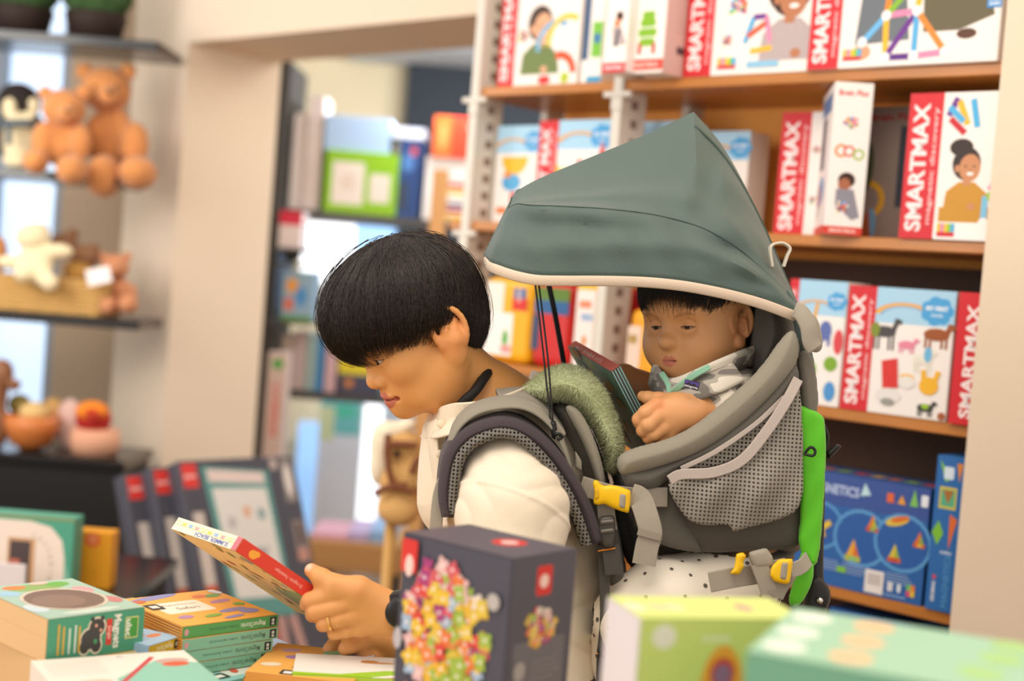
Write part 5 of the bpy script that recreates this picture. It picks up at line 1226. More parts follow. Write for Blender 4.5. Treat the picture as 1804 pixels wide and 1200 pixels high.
def head_tint(Vw, C, R, sc_, base_, kid=False, iris='#1c100b', lip='#c4645c', brow=.5):
    L = ((Vw - C) @ R) / sc_; h = HP[kid]
    col_ = np.tile(np.array(lin(base_), np.float32), (len(L), 1))
    def mix(c, w): col_[:] = col_ * (1 - w[:, None]) + np.array(lin(c), np.float32) * w[:, None]
    mz, mx, wl = h['mz'], h['mx'], h['wl']
    for s in (-1, 1):   # cheeks and ears are a bit redder
        d = np.linalg.norm((L - (.078, s * .042, -.036)) / (.03, .028, .026), axis=1); mix('#d98a63', .16 * (1 - sm01(d, .2, 1.1)))
        d = np.linalg.norm((L - (h['ear'][0], s * (h['ear'][1] + .01), h['ear'][2])) / (.03, .02, .04), axis=1); mix('#d9824f' if not kid else '#c97a50', .35 * (1 - sm01(d, .6, 1.1)))
    d = np.linalg.norm((L - (h['nt'][0], 0, h['nt'][1])) / (.016, .016, .014), axis=1); mix('#dd8f68', .22 * (1 - sm01(d, .3, 1.1)))
    up = mz + (.0105 if not kid else .0078) - .0016 * np.cos(L[:, 1] / wl * 7) - .006 * (np.abs(L[:, 1]) / wl) ** 2; dn = mz - (.0132 if not kid else .0098) + .008 * (np.abs(L[:, 1]) / wl) ** 2
    w = sm01(L[:, 2], dn - .001, dn + .001) * (1 - sm01(L[:, 2], up - .001, up + .001)) * (L[:, 0] > .085 + mx) * (1 - sm01(np.abs(L[:, 1]), wl - .002, wl + .001))
    mix(lip, w * (.85 if not kid else .7))
    d = np.linalg.norm((L - (.103 + mx, 0, mz - .0006)) / (.014, wl * .9, .0016), axis=1); mix('#5a2420', (1 - sm01(d, .7, 1.2)) * (.8 if not kid else .5))
    for s in (-1, 1):
        e = np.array([h['ex'], s * .0315, h['ez']]); q = L - e; r = np.linalg.norm(q, axis=1)
        a = q[:, 1] / .0128; zz = q[:, 2] + .0018 - .05 * np.abs(q[:, 1]); half = h['op'] * np.clip(1 - a * a, 0, 1) ** .8
        front = (q[:, 0] > .002) & (r < .017)
        eye = front & (r < .01312) & (np.abs(zz) < half + .0004)
        mix('#b9aca0', eye.astype(np.float32))
        g = np.array([1, -.10, -.24 if not kid else -.26]); g = g / np.linalg.norm(g); ang = (q @ g) / np.maximum(r, 1e-6)
        mix(iris, eye * sm01(ang, .835, .855)); mix('#060403', eye * sm01(ang, .97, .978))
        lash = front & ~eye & (zz > 0); mix('#2a1711', lash * (1 - sm01(np.abs(zz - half), .0006, .0017)) * (np.abs(a) < 1.08) * .95)
        lash = front & ~eye & (zz <= 0); mix('#6b3d2c', lash * (1 - sm01(np.abs(-zz - half), .0003, .0011)) * (np.abs(a) < 1.0) * .6)
        by = (L[:, 1] * s - .034) / .020; bz = L[:, 2] - h['bz'] + .005 * by * by - .002 * by
        mix('#2c1c15', brow * (.55 if kid else 1) * (1 - sm01(np.abs(bz), .0008, .0040 if not kid else .0034)) * (1 - sm01(np.abs(by), .7, 1.05)) * (L[:, 0] > .05))
    tx, tz = h['nt']
    for s in (-1, 1):
        d = np.linalg.norm((L - (tx - .003, s * .0062, tz - (.010 if not kid else .0078))) / ((.005, .003, .003) if not kid else (.005, .0028, .0018)), axis=1); mix('#5a2a1c', (1 - sm01(d, .6, 1.2)) * (.7 if not kid else .5))
    return col_
def interp_deg(tab, az):
    x, y = zip(*tab); return np.interp(np.abs(az), x, y)
def hair(name, C, R, sc_, parent, tab, center, radii, m, n=5000, seed=1, pole=(-.30, .1, .95), lobes=(), over=.006, h=.003, ends=.016, trim=.010, hr=.00055):
    c0, r0 = np.array(center), np.array(radii)
    F = Field(); F.frame(C, R, sc_)
    F.ell(c0, r0, k=.01)
    for lc, lr in lobes: F.ell(lc, lr, k=.03)
    def cut(P):
        az = np.degrees(np.arctan2(P[..., 1], P[..., 0] + .01)); zb = interp_deg(tab, az)
        return -(zb + trim - P[..., 2]) * .75
    F.fun(cut, c0 - .16, c0 + .16, .014, op='s2')
    F.world()
    # 's2' keeps what lies above the hairline
    def mixer(op, D, E, k): return smin(D, E, k) if op == 'u' else (smax(D, -E, k))
    F._mix = mixer
    ext = (np.max(r0) + .05) * sc_
    cw = C + R @ c0 * sc_
    Vt, Fq = F.mesh(cw - ext, cw + ext, h, sub=0)
    L = ((Vt - C) @ R) / sc_
    rs = np.random.RandomState(seed)
    vs, fs = [np.asarray(Vt)], []; base_n = len(Vt)
    K = 10; nv = base_n; SV = []; SF = []
    pol = np.array(pole) / np.linalg.norm(pole)
    az = np.radians(rs.uniform(-180, 180, n)); zb = interp_deg(tab, np.degrees(az))
    zend = zb + trim * .5 - np.abs(rs.normal(0, ends, n)) * .75 + rs.normal(0, .004, n)
    # end direction on the hair shell
    zz = np.clip((zend - c0[2]) / r0[2], -.95, .9); rr = np.sqrt(1 - zz ** 2)
    ed = np.stack([rr * np.cos(az), rr * np.sin(az), zz], 1)
    st = pol + rs.normal(0, .10, (n, 3)); st /= np.linalg.norm(st, axis=1)[:, None]
    t0 = rs.uniform(0, .55, n) ** 1.3
    off = rs.uniform(-.002, .0028, n) + (rs.rand(n) < .012) * rs.uniform(0, .007, n)
    side = rs.normal(0, .05, n)
    T = np.linspace(0, 1, K)
    P = np.zeros((n, K, 3))
    om = np.arccos(np.clip((st * ed).sum(1), -1, 1)); so = np.maximum(np.sin(om), 1e-3)
    cr = np.cross(st, ed)
    for j, t in enumerate(T):
        tt = t0 + (1 - t0) * t
        d = (np.sin((1 - tt) * om) / so)[:, None] * st + (np.sin(tt * om) / so)[:, None] * ed
        d = d + cr * (side * np.sin(tt * 3.14))[:, None]
        d /= np.linalg.norm(d, axis=1)[:, None]
        q = c0 + d * r0
        g = d / r0; g /= np.linalg.norm(g, axis=1)[:, None]
        P[:, j] = q + g * (off * (.3 + .7 * np.sin(np.pi * (.15 + .8 * tt))) - .006 * np.clip(tt - .8, 0, 1) * 5 * .5)[:, None]
    W_ = C + (P.reshape(-1, 3) @ R.T) * sc_
    # lay the strands on the outside of the whole hair shape
    U2 = Field(); U2.FAR = .08; U2.ops = [q for q in F.ops if q[0] == 'u']
    lift = (np.repeat(off, K) + .0008 - .004 * np.tile(np.clip(T - .85, 0, 1) / .15, n)) * sc_
    for _ in range(3):
        d0 = U2.pts(W_.astype(np.float32)); e_ = np.float32(.002); I3 = np.eye(3, dtype=np.float32)
        G_ = np.stack([U2.pts((W_ + I3[q] * e_).astype(np.float32)) - U2.pts((W_ - I3[q] * e_).astype(np.float32)) for q in range(3)], -1)
        G_ /= np.linalg.norm(G_, axis=1)[:, None] + 1e-9
        W_ = W_ + G_ * np.where(d0 < lift, np.clip(lift - d0, -.02, .02), 0)[:, None]
    # three sided tapered tubes
    W_ = W_.reshape(n, K, 3)
    tan = np.gradient(W_, axis=1); tan /= np.linalg.norm(tan, axis=2)[..., None] + 1e-9
    rad = (W_ - cw); b1 = np.cross(tan, rad); b1 /= np.linalg.norm(b1, axis=2)[..., None] + 1e-9; b2 = np.cross(tan, b1)
    rt = (np.linspace(1, .25, K) * hr * sc_)[None, :, None]
    ring = np.stack([W_ + rt * (math.cos(a) * b1 + math.sin(a) * b2) for a in (0, 2.094, 4.189)], 2)   # n,K,3,3
    SV = ring.reshape(-1, 3)
    i = (np.arange(n)[:, None, None] * K + np.arange(K - 1)[None, :, None]) * 3; j = np.arange(3)[None, None, :]; j2 = (np.arange(3) + 1)[None, None, :] % 3
    Q = np.stack([i + j, i + j2, i + 3 + j2, i + 3 + j], -1).reshape(-1, 4) + base_n
    o = fast_mesh(name, np.vstack([Vt, SV]), np.vstack([Fq, Q]), m, parent)
    o['kind'] = 'stuff'
    return o
def hair_mat(name, c1, c2):
    m = bpy.data.materials.new(name); m.use_nodes = True; nt = m.node_tree; b = nt.nodes['Principled BSDF']
    tc = nt.nodes.new('ShaderNodeTexCoord'); n = nt.nodes.new('ShaderNodeTexNoise'); n.inputs['Scale'].default_value = 260; nt.links.new(tc.outputs['Object'], n.inputs['Vector'])
    r = nt.nodes.new('ShaderNodeValToRGB'); r.color_ramp.elements[0].color = (*lin(c1), 1); r.color_ramp.elements[1].color = (*lin(c2), 1); r.color_ramp.elements[0].position = .35; r.color_ramp.elements[1].position = .75
    nt.links.new(n.outputs['Fac'], r.inputs[0]); nt.links.new(r.outputs[0], b.inputs['Base Color'])
    b.inputs['Roughness'].default_value = .42; b.inputs['Specular IOR Level'].default_value = .45
    return m
AH_C = px(747.2, 566.8, 1.80); AH_S = .956
def camrot(A):   # columns given in picture axes (right, up, toward camera)
    B = np.stack([CX, CY, -_fwd], 1); return B @ np.array(A)
def ortho(A):
    u, s, v = np.linalg.svd(A); return u @ v
AH_R = ortho(camrot([[-0.8004, 0.4099, -0.4375], [-0.4936, -0.0364, 0.8689], [0.3402, 0.9114, 0.2314]]))
KH_C = px(1246, 563, 1.845); KH_S = .8045
KH_R = ortho(camrot([[-0.72, 0.691, -0.0641], [-0.0927, -0.0041, 0.9957], [0.6878, 0.7228, 0.067]]))
HAIR_A = [(0, .006), (10, .009), (22, .016), (36, .018), (50, .013), (62, .008), (72, .004), (84, .012), (93, .010), (100, -.018), (115, -.042), (130, -.054), (180, -.058)]
HAIR_K = [(0, .046), (20, .044), (30, .036), (38, .027), (46, .012), (52, .010), (58, .022), (76, .024), (88, .0), (105, -.02), (130, -.03), (180, -.04)]
M_hairA = hair_mat('hair_black', '#17110e', '#3a2c24'); M_hairK = hair_mat('hair_dark', '#120d0b', '#2a1f1a')
HAIR_A_SHAPE = dict(center=(.020, 0, .041), radii=(.107, .092, .081), lobes=[((-.026, 0, .000), (.058, .068, .074))])
HAIR_K_SHAPE = dict(center=(.014, 0, .046), radii=(.104, .092, .090), lobes=[((-.030, 0, .005), (.062, .070, .074))])
# ------------------------------------------------------------------ the adult
def Vp(x, y, d): return px(x, y, d)
def under(o, root):
    o.matrix_parent_inverse = Matrix.Translation(root.location).inverted(); return o
adult = empty('person', 'adult with short black hair in a cream shirt bending over the table, reading a book', 'person', (0.02, 1.90, 0))
M_skin = skin_mat('skin_adult')
F = Field(); head_field(F, AH_C, AH_R, AH_S)
F.cap(Vp(782, 640, 1.805), Vp(865, 730, 1.85), .047, .056, k=.03)
F.cap(Vp(800, 600, 1.73), Vp(792, 722, 1.785), .008, .010, k=.02)
F.cap(Vp(865, 735, 1.85), Vp(890, 805, 1.78), .05, .038, k=.04); F.cap(Vp(865, 735, 1.85), Vp(890, 805, 1.94), .05, .038, k=.04)
F.ell(Vp(900, 815, 1.86), (.075, .13, .08), k=.05); F.cap(Vp(905, 830, 1.86), Vp(955, 1150, 1.86), .07, .08, k=.05)
# near arm and hand
F.chain([Vp(893, 850, 1.725), Vp(880, 1020, 1.655), Vp(770, 1070, 1.635), Vp(690, 1086, 1.626)], [.040, .036, .031, .0225], k=.01, k0=.02)
wr = Vp(684, 1085, 1.625)
for (x, y, d), r in (((630, 1040, 1.623), .0122), ((626, 1061, 1.620), .0122), ((627, 1084, 1.621), .0117), ((636, 1106, 1.627), .0108)):
    F.cap(wr + np.array([0, 0, (1085 - y) * .00018]), Vp(x, y, d), .0155, r * .94, k=.008)
F.ell(Vp(655, 1075, 1.632), (.028, .012, .024), k=.012)
F.chain([Vp(630, 1040, 1.622), Vp(585, 1050, 1.619), Vp(546, 1058, 1.622), Vp(541, 1064, 1.643), Vp(556, 1069, 1.657)], [.0112, .0096, .0095, .0086, .0078], k=.002, k0=.0028)
F.chain([Vp(626, 1061, 1.620), Vp(588, 1071, 1.616), Vp(555, 1078, 1.619), Vp(551, 1083, 1.641), Vp(572, 1086, 1.655)], [.0110, .0094, .0093, .0084, .0076], k=.002, k0=.0028)
F.chain([Vp(627, 1084, 1.621), Vp(598, 1091, 1.618), Vp(572, 1098, 1.621), Vp(569, 1101, 1.641), Vp(590, 1102, 1.655)], [.0106, .0090, .0088, .0080, .0073], k=.002, k0=.0028)
F.chain([Vp(636, 1106, 1.627), Vp(612, 1111, 1.625), Vp(590, 1114, 1.628), Vp(588, 1117, 1.643), Vp(604, 1117, 1.655)], [.0095, .0080, .0078, .0070, .0064], k=.002, k0=.0028)
F.chain([Vp(672, 1066, 1.628), Vp(632, 1038, 1.616), Vp(590, 1029, 1.618), Vp(566, 1018, 1.625), Vp(549, 1005, 1.632)], [.0165, .0140, .0112, .0108, .0082], k=.004, k0=.012)
# far arm and hand
F.chain([Vp(890, 800, 2.00), Vp(830, 1010, 1.97), Vp(760, 1085, 1.83), Vp(690, 1132, 1.725)], [.040, .036, .030, .0215], k=.01, k0=.02)
for (x, y, d) in ((634, 1122, 1.70), (640, 1138, 1.695), (650, 1152, 1.70), (662, 1163, 1.705)): F.cap(Vp(686, 1135, 1.72), Vp(x, y, d), .0145, .0108, k=.01)
F.chain([Vp(634, 1122, 1.70), Vp(596, 1127, 1.690), Vp(583, 1143, 1.682), Vp(574, 1156, 1.678)], [.0112, .0098, .0086, .0076], k=.002, k0=.007)
F.chain([Vp(672, 1130, 1.705), Vp(640, 1130, 1.672), Vp(618, 1137, 1.662), Vp(608, 1143, 1.66)], [.0140, .0108, .0098, .0080], k=.003, k0=.01)
F.chain([Vp(640, 1138, 1.695), Vp(612, 1150, 1.682), Vp(602, 1163, 1.678)], [.0108, .0094, .0080], k=.002, k0=.007)
F.chain([Vp(650, 1152, 1.70), Vp(640, 1157, 1.672), Vp(636, 1168, 1.668)], [.0105, .0092, .0080], k=.002, k0=.007)
F.chain([Vp(662, 1163, 1.705), Vp(656, 1162, 1.678), Vp(650, 1172, 1.675)], [.0095, .0082, .0070], k=.002, k0=.007)
allp = np.array([Vp(530, 1190, 1.62), Vp(1060, 1190, 2.1), Vp(560, 400, 1.8), Vp(1060, 400, 1.8)])
lo = np.array([Vp(520, 1190, 1.65)[0], 1.58, Vp(700, 1190, 1.7)[2]]); hi = np.array([Vp(1030, 900, 1.9)[0] + .02, 2.06, AH_C[2] + .16])
Vt, Fq = F.mesh(lo, hi, .0026, sub=1); Vt, Fq = island(Vt, Fq)
o = fast_mesh('body', Vt, Fq, M_skin, adult); tint = head_tint(Vt, AH_C, AH_R, AH_S, '#dc9d5e', lip='#bd6154')
# nails and knuckle reddening belong to the skin itself
def spot(tint, Vt, c, r, colr, w):
    d = np.linalg.norm(Vt - c, axis=1) / r; k = (w * (1 - sm01(d, .4, 1.1)))[:, None]; tint[:] = tint * (1 - k) + np.array(lin(colr), np.float32) * k
for q in ((541, 1060, 1.622), (550, 1080, 1.62), (568, 1099, 1.622), (546, 1004, 1.63), (630, 1036, 1.612), (574, 1156, 1.678)): spot(tint, Vt, Vp(*q), .013, '#e08f62', .45)
spot(tint, Vt, Vp(545, 1001, 1.628), .0065, '#f0c9b0', .8)
paint(o, tint); under(o, adult)
o = hair('hair', AH_C, AH_R, AH_S, adult, HAIR_A, m=M_hairA, n=11000, **HAIR_A_SHAPE); under(o, adult)
# shirt
M_shirt = mat('shirt_cream', '#e9dbc3', rough=.75, bump=.35, bscale=70, sheen=.2)
S = Field()
S.ell(Vp(897, 825, 1.86), (.098, .155, .100), k=.05); S.ell(Vp(930, 960, 1.86), (.088, .135, .14), k=.05); S.ell(Vp(960, 1120, 1.86), (.090, .15, .14), k=.05); S.ell(Vp(975, 1260, 1.86), (.105, .155, .12), k=.05)
S.cap(Vp(885, 800, 1.775), Vp(885, 800, 1.945), .053, k=.05)
S.cap(Vp(790, 765, 1.82), Vp(800, 880, 1.82), .03, .045, k=.04); S.cap(Vp(800, 770, 1.92), Vp(800, 880, 1.92), .03, .045, k=.04)
S.chain([Vp(893, 858, 1.712), Vp(903, 900, 1.685), Vp(895, 1010, 1.66), Vp(790, 1066, 1.638)], [.058, .064, .058, .042], k=.02, k0=.025)
S.chain([Vp(890, 812, 2.0), Vp(850, 1010, 1.985), Vp(790, 1075, 1.87)], [.060, .056, .042], k=.02, k0=.025)
SEAM_P = px(880, 872, 1.66).astype(np.float32); SEAM_N = np.array([-.28, -.42, -.86], np.float32)
def folds(P):
    w = np.array([.62, .1, .78], np.float32); t = P @ w
    a = np.sin(t * 52 + 2.2 * np.sin(P[..., 0] * 38 + 1) + 1.6 * np.sin(P[..., 2] * 31 + P[..., 1] * 22))
    b = np.sin((P @ np.array([.8, .2, -.6], np.float32)) * 40 + 2 * np.sin(P[..., 2] * 44))
    m = np.clip(.5 + .9 * wob(P, 14, 5), 0, 1)
    a = .5 - np.abs(a); b = .5 - np.abs(b)
    sd_ = (P - SEAM_P) @ SEAM_N
    seam_ = -.0018 * np.exp(-(sd_ / .0028) ** 2) * (P[..., 1] < 1.72)
    return seam_ + .0052 * a * m * np.clip(.4 + wob(P, 9, 8), 0, 1.2) + .0030 * b * (1 - m)
S.disp = folds
lo = np.array([Vp(745, 900, 1.8)[0] - .04, 1.555, Vp(960, 1340, 1.86)[2]]); hi = np.array([Vp(1080, 1000, 1.9)[0], 2.10, Vp(900, 690, 1.8)[2] + .02])
Vt, Fq = S.mesh(lo, hi, .0042, sub=1); Vt, Fq = island(Vt, Fq)
o = under(fast_mesh('shirt', Vt, Fq, M_shirt, adult), adult)
# seam on the sleeve, collar, placket buttons
M_seam = mat('shirt_seam', '#e3d5ba', rough=.8)
cl = strap('collar', [V(800, 769, 1.90), V(757, 752, 1.84), V(768, 747, 1.775), V(800, 736, 1.742), V(838, 726, 1.728), V(880, 714, 1.738), V(922, 696, 1.775), V(945, 682, 1.84), V(930, 674, 1.91)], .036, .0035, M_shirt, adult, n=48, wdir=np.array([.35, -.55, .75]), smooth=True); under(cl, adult)
cl2 = strap('collar_fold', [V(770, 756, 1.765), V(795, 752, 1.728), V(830, 742, 1.71), V(868, 730, 1.715), V(905, 716, 1.74)], .030, .004, M_shirt, adult, n=30, wdir=np.array([-.15, -.75, -.55]), smooth=True); under(cl2, adult)
o = strap('placket', [V(762, 742, 1.775), V(764, 790, 1.765), V(772, 850, 1.765), V(782, 930, 1.76)], .024, .003, M_shirt, adult, wdir=np.array([.5, -.8, 0]), smooth=True); under(o, adult)
for q in ((777, 747, 1.745), (775, 800, 1.748)):
    o = sdf_obj('button', lambda P, c=px(*q): s_ell(P, c, (.0055, .0025, .0055)), px(*q) - .009, px(*q) + .009, .0011, M_seam, adult); under(o, adult)
# cord round the neck, undershirt edge
M_cord = mat('cord_black', '#15110f', rough=.7)
for k, off in enumerate((0, 5)):
    P = [V(868 - off, 646 + off, 1.835), V(856 - off, 662 + off, 1.782), V(838 - off, 688 + off, 1.756), V(818 - off * .5, 706 + off, 1.750), V(806, 722 + off, 1.755)]
    o = tube('neck_cord', P, [.0062] * 24, M_cord, adult, n=24); under(o, adult)
o = tube('undershirt_edge', [V(852, 712, 1.752), V(880, 700, 1.766), V(915, 694, 1.79)], .0022, M_cord, adult, n=14); under(o, adult)
# watch and ring
ax = (Vp(770, 1070, 1.635) - Vp(690, 1086, 1.626)); ax /= np.linalg.norm(ax)
def torus_on(name, c, axis, R_, r_, hgt, m, parent):
    axis = Vector(axis).normalized(); q = Vector((0, 0, 1)).rotation_difference(axis)
    bm = bmesh.new(); n = 36
    prof = [(R_ - r_, -hgt), (R_ + r_, -hgt * .8), (R_ + r_, hgt * .8), (R_ - r_, hgt)]
    rings = [[bm.verts.new(Vector(c) + q @ Vector((p * math.cos(2 * math.pi * i / n), p * math.sin(2 * math.pi * i / n), z))) for p, z in prof] for i in range(n)]
    for i in range(n):
        a, b = rings[i], rings[(i + 1) % n]
        for j in range(4): bm.faces.new((a[j], b[j], b[(j + 1) % 4], a[(j + 1) % 4]))
    bmesh.ops.recalc_face_normals(bm, faces=bm.faces)
    return under(bm_obj(name, bm, m, parent, smooth=False), adult)
wt = torus_on('wrist_watch', Vp(703, 1084, 1.627), ax, .0262, .0022, .0095, mat('watch_black', '#1b1a1c', rough=.35), adult)
o = sdf_obj('watch_case', lambda P: s_ell(P, Vp(703, 1080, 1.597), (.016, .006, .017)), Vp(703, 1080, 1.597) - .022, Vp(703, 1080, 1.597) + .022, .0015, mat('watch_black', '#1b1a1c'), adult); under(o, adult)
fx = Vp(572, 1098, 1.621) - Vp(627, 1084, 1.621)
torus_on('finger_ring', Vp(581, 1095.5, 1.620), fx, .0106, .0008, .0016, mat('ring_gold', '#e6b56a', rough=.2, metal=1.0), adult)
# trousers and shoes below the table line
M_trs = mat('trousers_grey', '#4a4640', rough=.85)
T_ = Field()
hx = Vp(985, 1240, 1.86)
for s, dy in ((1, -.10), (1, .10)):
    T_.chain([hx + np.array([.01, dy * .8, -.02]), np.array([.06, 1.93 + dy, .45]), np.array([.05, 1.93 + dy, .06])], [.105, .075, .06], k=.02, k0=.04)
Vt, Fq = T_.mesh((-.15, 1.66, 0.02), (.25, 2.18, hx[2] + .12), .012, sub=1)
under(fast_mesh('trousers', Vt, Fq, M_trs, adult), adult)
for dy in (-.10, .10):
    o = sdf_obj('shoe', lambda P: np.maximum(smin(s_ell(P, (.0, 1.93 + dy, .035), (.13, .045, .045)), s_ell(P, (.06, 1.93 + dy, .05), (.06, .045, .05)), .03), -P[..., 2] + .0005), (-.16, 1.86 + dy, -.02), (.15, 2.0 + dy, .12), .007, mat('shoe_dark', '#2b2826', rough=.6), adult); under(o, adult)

# book in the adult's hand
def held_book(name, lab, P0, S, Wd, th, ls, lw, c):
    S = np.asarray(S, float); S /= np.linalg.norm(S); Wd = np.asarray(Wd, float); Wd -= S * (Wd @ S); Wd /= np.linalg.norm(Wd)
    T = np.cross(S, Wd)
    bm = bmesh.new(); add_box(bm, 0, ls, 0, lw, 0, th, .0006)
    o = bm_obj(name, bm, mat('card_' + c.lstrip('#'), c, rough=.4), None)
    o.matrix_world = Matrix(((S[0], Wd[0], T[0], P0[0]), (S[1], Wd[1], T[1], P0[1]), (S[2], Wd[2], T[2], P0[2]), (0, 0, 0, 1)))
    tag(o, lab, 'book'); return o
a0 = Vp(415, 971, 1.575); sv = Vp(545, 1058, 1.628) - a0; wv = Vp(311, 941, 1.755) - a0
bk = held_book('board_book', 'red spined picture book held open edge down in the adult hand', a0, sv, wv, .0165, .205, .19, '#e7b45a')
LS, LW, TH = .205, .19, .0165
p = Print(LS, TH); w, h = LS, TH; p.rect(0, 0, w, h, '#d9412f'); p.ell(w * .10, h * .45, w * .028, h * .3, '#f0a53a'); p.ell(w * .12, h * .6, w * .02, h * .2, '#f0a53a')
p.text('50 magnets - Fantastique', w * .36, h * .5, h * .34, '#f3b9aa', rot=180, width=w * .2); p.text("Magneti'Stories", w * .68, h * .5, h * .75, '#f6e6dd', rot=180, bold=False, width=w * .28)
p.put(bk, (0, 0, 0), (1, 0, 0), (0, 0, 1), 'spine')
p = Print(LW, TH); w, h = LW, TH; p.rect(0, 0, w, h, '#f3e6c4'); p.rect(0, h * .45, w, h * .08, '#e2c58a'); p.rect(0, h * .7, w, h * .06, '#e2c58a')
p.text('SUMMER, BEACH', w * .62, h * .26, h * .45, '#4a5fa5', rot=180, bold=True, width=w * .5)
for k in range(8): p.ell(w * (.15 + .1 * k), h * .62, w * .03, h * .12, ('#d9c95a', '#8fb0d8', '#e0a0a0', '#c9d8a0')[k % 4])
p.rect(w * .93, 0, w * .07, h, '#d9707a')
p.put(bk, (0, LW, 0), (0, -1, 0), (0, 0, 1), 'page_edges')
p = Print(LS, LW); w, h = LS, LW; p.rect(0, 0, w, h, '#f3cf84')
rs = random.Random(8)
p.poly([(w * .45, h), (w * .5, h * .6), (w * .62, h * .45), (w, h * .5), (w, h)], '#9aa65a')
p.poly([(w * .6, h), (w * .68, h * .7), (w, h * .66), (w, h)], '#7c8f4e')
for k in range(40):
    p.ell(w * rs.random(), h * rs.random(), w * .04 * rs.random() + .002, h * .03, rs.choice(['#8f86b0', '#e7c98a', '#d9cf9a', '#c9974a', '#b7b06a', '#d98a4a', '#efe0b8']), rot=rs.random() * 180)
p.put(bk, (0, LW, 0), (1, 0, 0), (0, -1, 0), 'cover')

# ------------------------------------------------------------------ the toddler
kid_ = empty('person', 'toddler in a grey patterned jacket sitting in the carrier, looking at a book', 'person', (.20, 1.84, .72))
M_skink = skin_mat('skin_toddler')
F = Field(); head_field(F, KH_C, KH_R, KH_S, True)
F.cap(Vp(1262, 630, 1.84), Vp(1285, 720, 1.84), .036, .042, k=.03)
F.ell(Vp(1290, 800, 1.83), (.06, .085, .09), k=.04); F.cap(Vp(1290, 830, 1.83), Vp(1285, 1010, 1.83), .06, .065, k=.04)
F.chain([Vp(1285, 745, 1.775), Vp(1298, 765, 1.770), Vp(1262, 730, 1.745), Vp(1226, 724, 1.728)], [.034, .030, .027, .0225], k=.01, k0=.02)
F.ell(Vp(1192, 727, 1.722), (.026, .018, .0225), k=.014)
for (x, y, d) in ((1158, 714, 1.717), (1160, 733, 1.713), (1170, 752, 1.716), (1182, 762, 1.722)): F.cap(Vp(1205, 728, 1.722), Vp(x, y, d), .0135, .0095, k=.006)
F.chain([Vp(1158, 714, 1.717), Vp(1138, 727, 1.713), Vp(1126, 739, 1.720), Vp(1126, 745, 1.734)], [.0100, .0092, .0086, .0076], k=.002, k0=.0022)
F.chain([Vp(1160, 733, 1.713), Vp(1143, 748, 1.711), Vp(1133, 758, 1.720), Vp(1136, 763, 1.734)], [.0098, .0090, .0083, .0074], k=.002, k0=.0022)
F.chain([Vp(1170, 752, 1.716), Vp(1153, 764, 1.716), Vp(1143, 771, 1.724), Vp(1146, 774, 1.736)], [.0094, .0084, .0078, .0070], k=.002, k0=.0022)
F.chain([Vp(1182, 762, 1.722), Vp(1167, 772, 1.724), Vp(1160, 776, 1.731)], [.0085, .0074, .0066], k=.002, k0=.0022)
F.chain([Vp(1190, 708, 1.728), Vp(1160, 704, 1.740), Vp(1142, 701, 1.750), Vp(1132, 698, 1.757)], [.0110, .0092, .0080, .0066], k=.003, k0=.008)
F.chain([Vp(1270, 745, 1.91), Vp(1190, 725, 1.94), Vp(1130, 690, 1.925), Vp(1098, 668, 1.92)], [.034, .030, .026, .021], k=.01, k0=.02)
for dx, dy in ((-20, -8), (-22, 4), (-18, 14)): F.cap(Vp(1098, 668, 1.92), Vp(1098 + dx, 668 + dy, 1.915), .014, .0085, k=.01)
lo = np.array([Vp(1070, 700, 1.9)[0], 1.66, Vp(1280, 1080, 1.83)[2]]); hi = np.array([Vp(1380, 600, 1.9)[0], 2.0, KH_C[2] + .13])
Vt, Fq = F.mesh(lo, hi, .0025, sub=1); Vt, Fq = island(Vt, Fq)
o = under(fast_mesh('body', Vt, Fq, M_skink, kid_), kid_); tint = head_tint(Vt, KH_C, KH_R, KH_S, '#d89c68', True, lip='#c9655a')
for q in ((1122, 740, 1.722), (1130, 760, 1.722), (1140, 772, 1.725), (1158, 714, 1.71)): spot(tint, Vt, Vp(*q), .012, '#dd8350', .5)
paint(o, tint)
o = hair('hair', KH_C, KH_R, KH_S, kid_, HAIR_K, m=M_hairK, n=7000, seed=3, **HAIR_K_SHAPE); under(o, kid_)
# jacket with a broad camouflage weave
def jacket_mat():
    m = bpy.data.materials.new('jacket_camo'); m.use_nodes = True; nt = m.node_tree; b = nt.nodes['Principled BSDF']
    tc = nt.nodes.new('ShaderNodeTexCoord'); mp = nt.nodes.new('ShaderNodeMapping'); mp.inputs['Scale'].default_value = (26, 26, 60); mp.inputs['Rotation'].default_value = (0, .5, 0)
    n = nt.nodes.new('ShaderNodeTexNoise'); n.inputs['Scale'].default_value = 1.0; n.inputs['Detail'].default_value = 1.0
    r = nt.nodes.new('ShaderNodeValToRGB'); r.color_ramp.interpolation = 'CONSTANT'
    r.color_ramp.elements[0].color = (*lin('#77716a'), 1); r.color_ramp.elements[1].position = .44; r.color_ramp.elements[1].color = (*lin('#a9a195'), 1)
    e = r.color_ramp.elements.new(.53); e.color = (*lin('#d8cfc0'), 1)
    nt.links.new(tc.outputs['Object'], mp.inputs[0]); nt.links.new(mp.outputs[0], n.inputs['Vector']); nt.links.new(n.outputs['Fac'], r.inputs[0]); nt.links.new(r.outputs[0], b.inputs['Base Color'])
    b.inputs['Roughness'].default_value = .85; return m
M_jack = jacket_mat()
J = Field()
J.ell(Vp(1268, 815, 1.83), (.085, .11, .13), k=.05); J.cap(Vp(1262, 722, 1.755), Vp(1290, 712, 1.91), .040, .040, k=.04); J.ell(Vp(1250, 720, 1.80), (.055, .06, .035), k=.03)
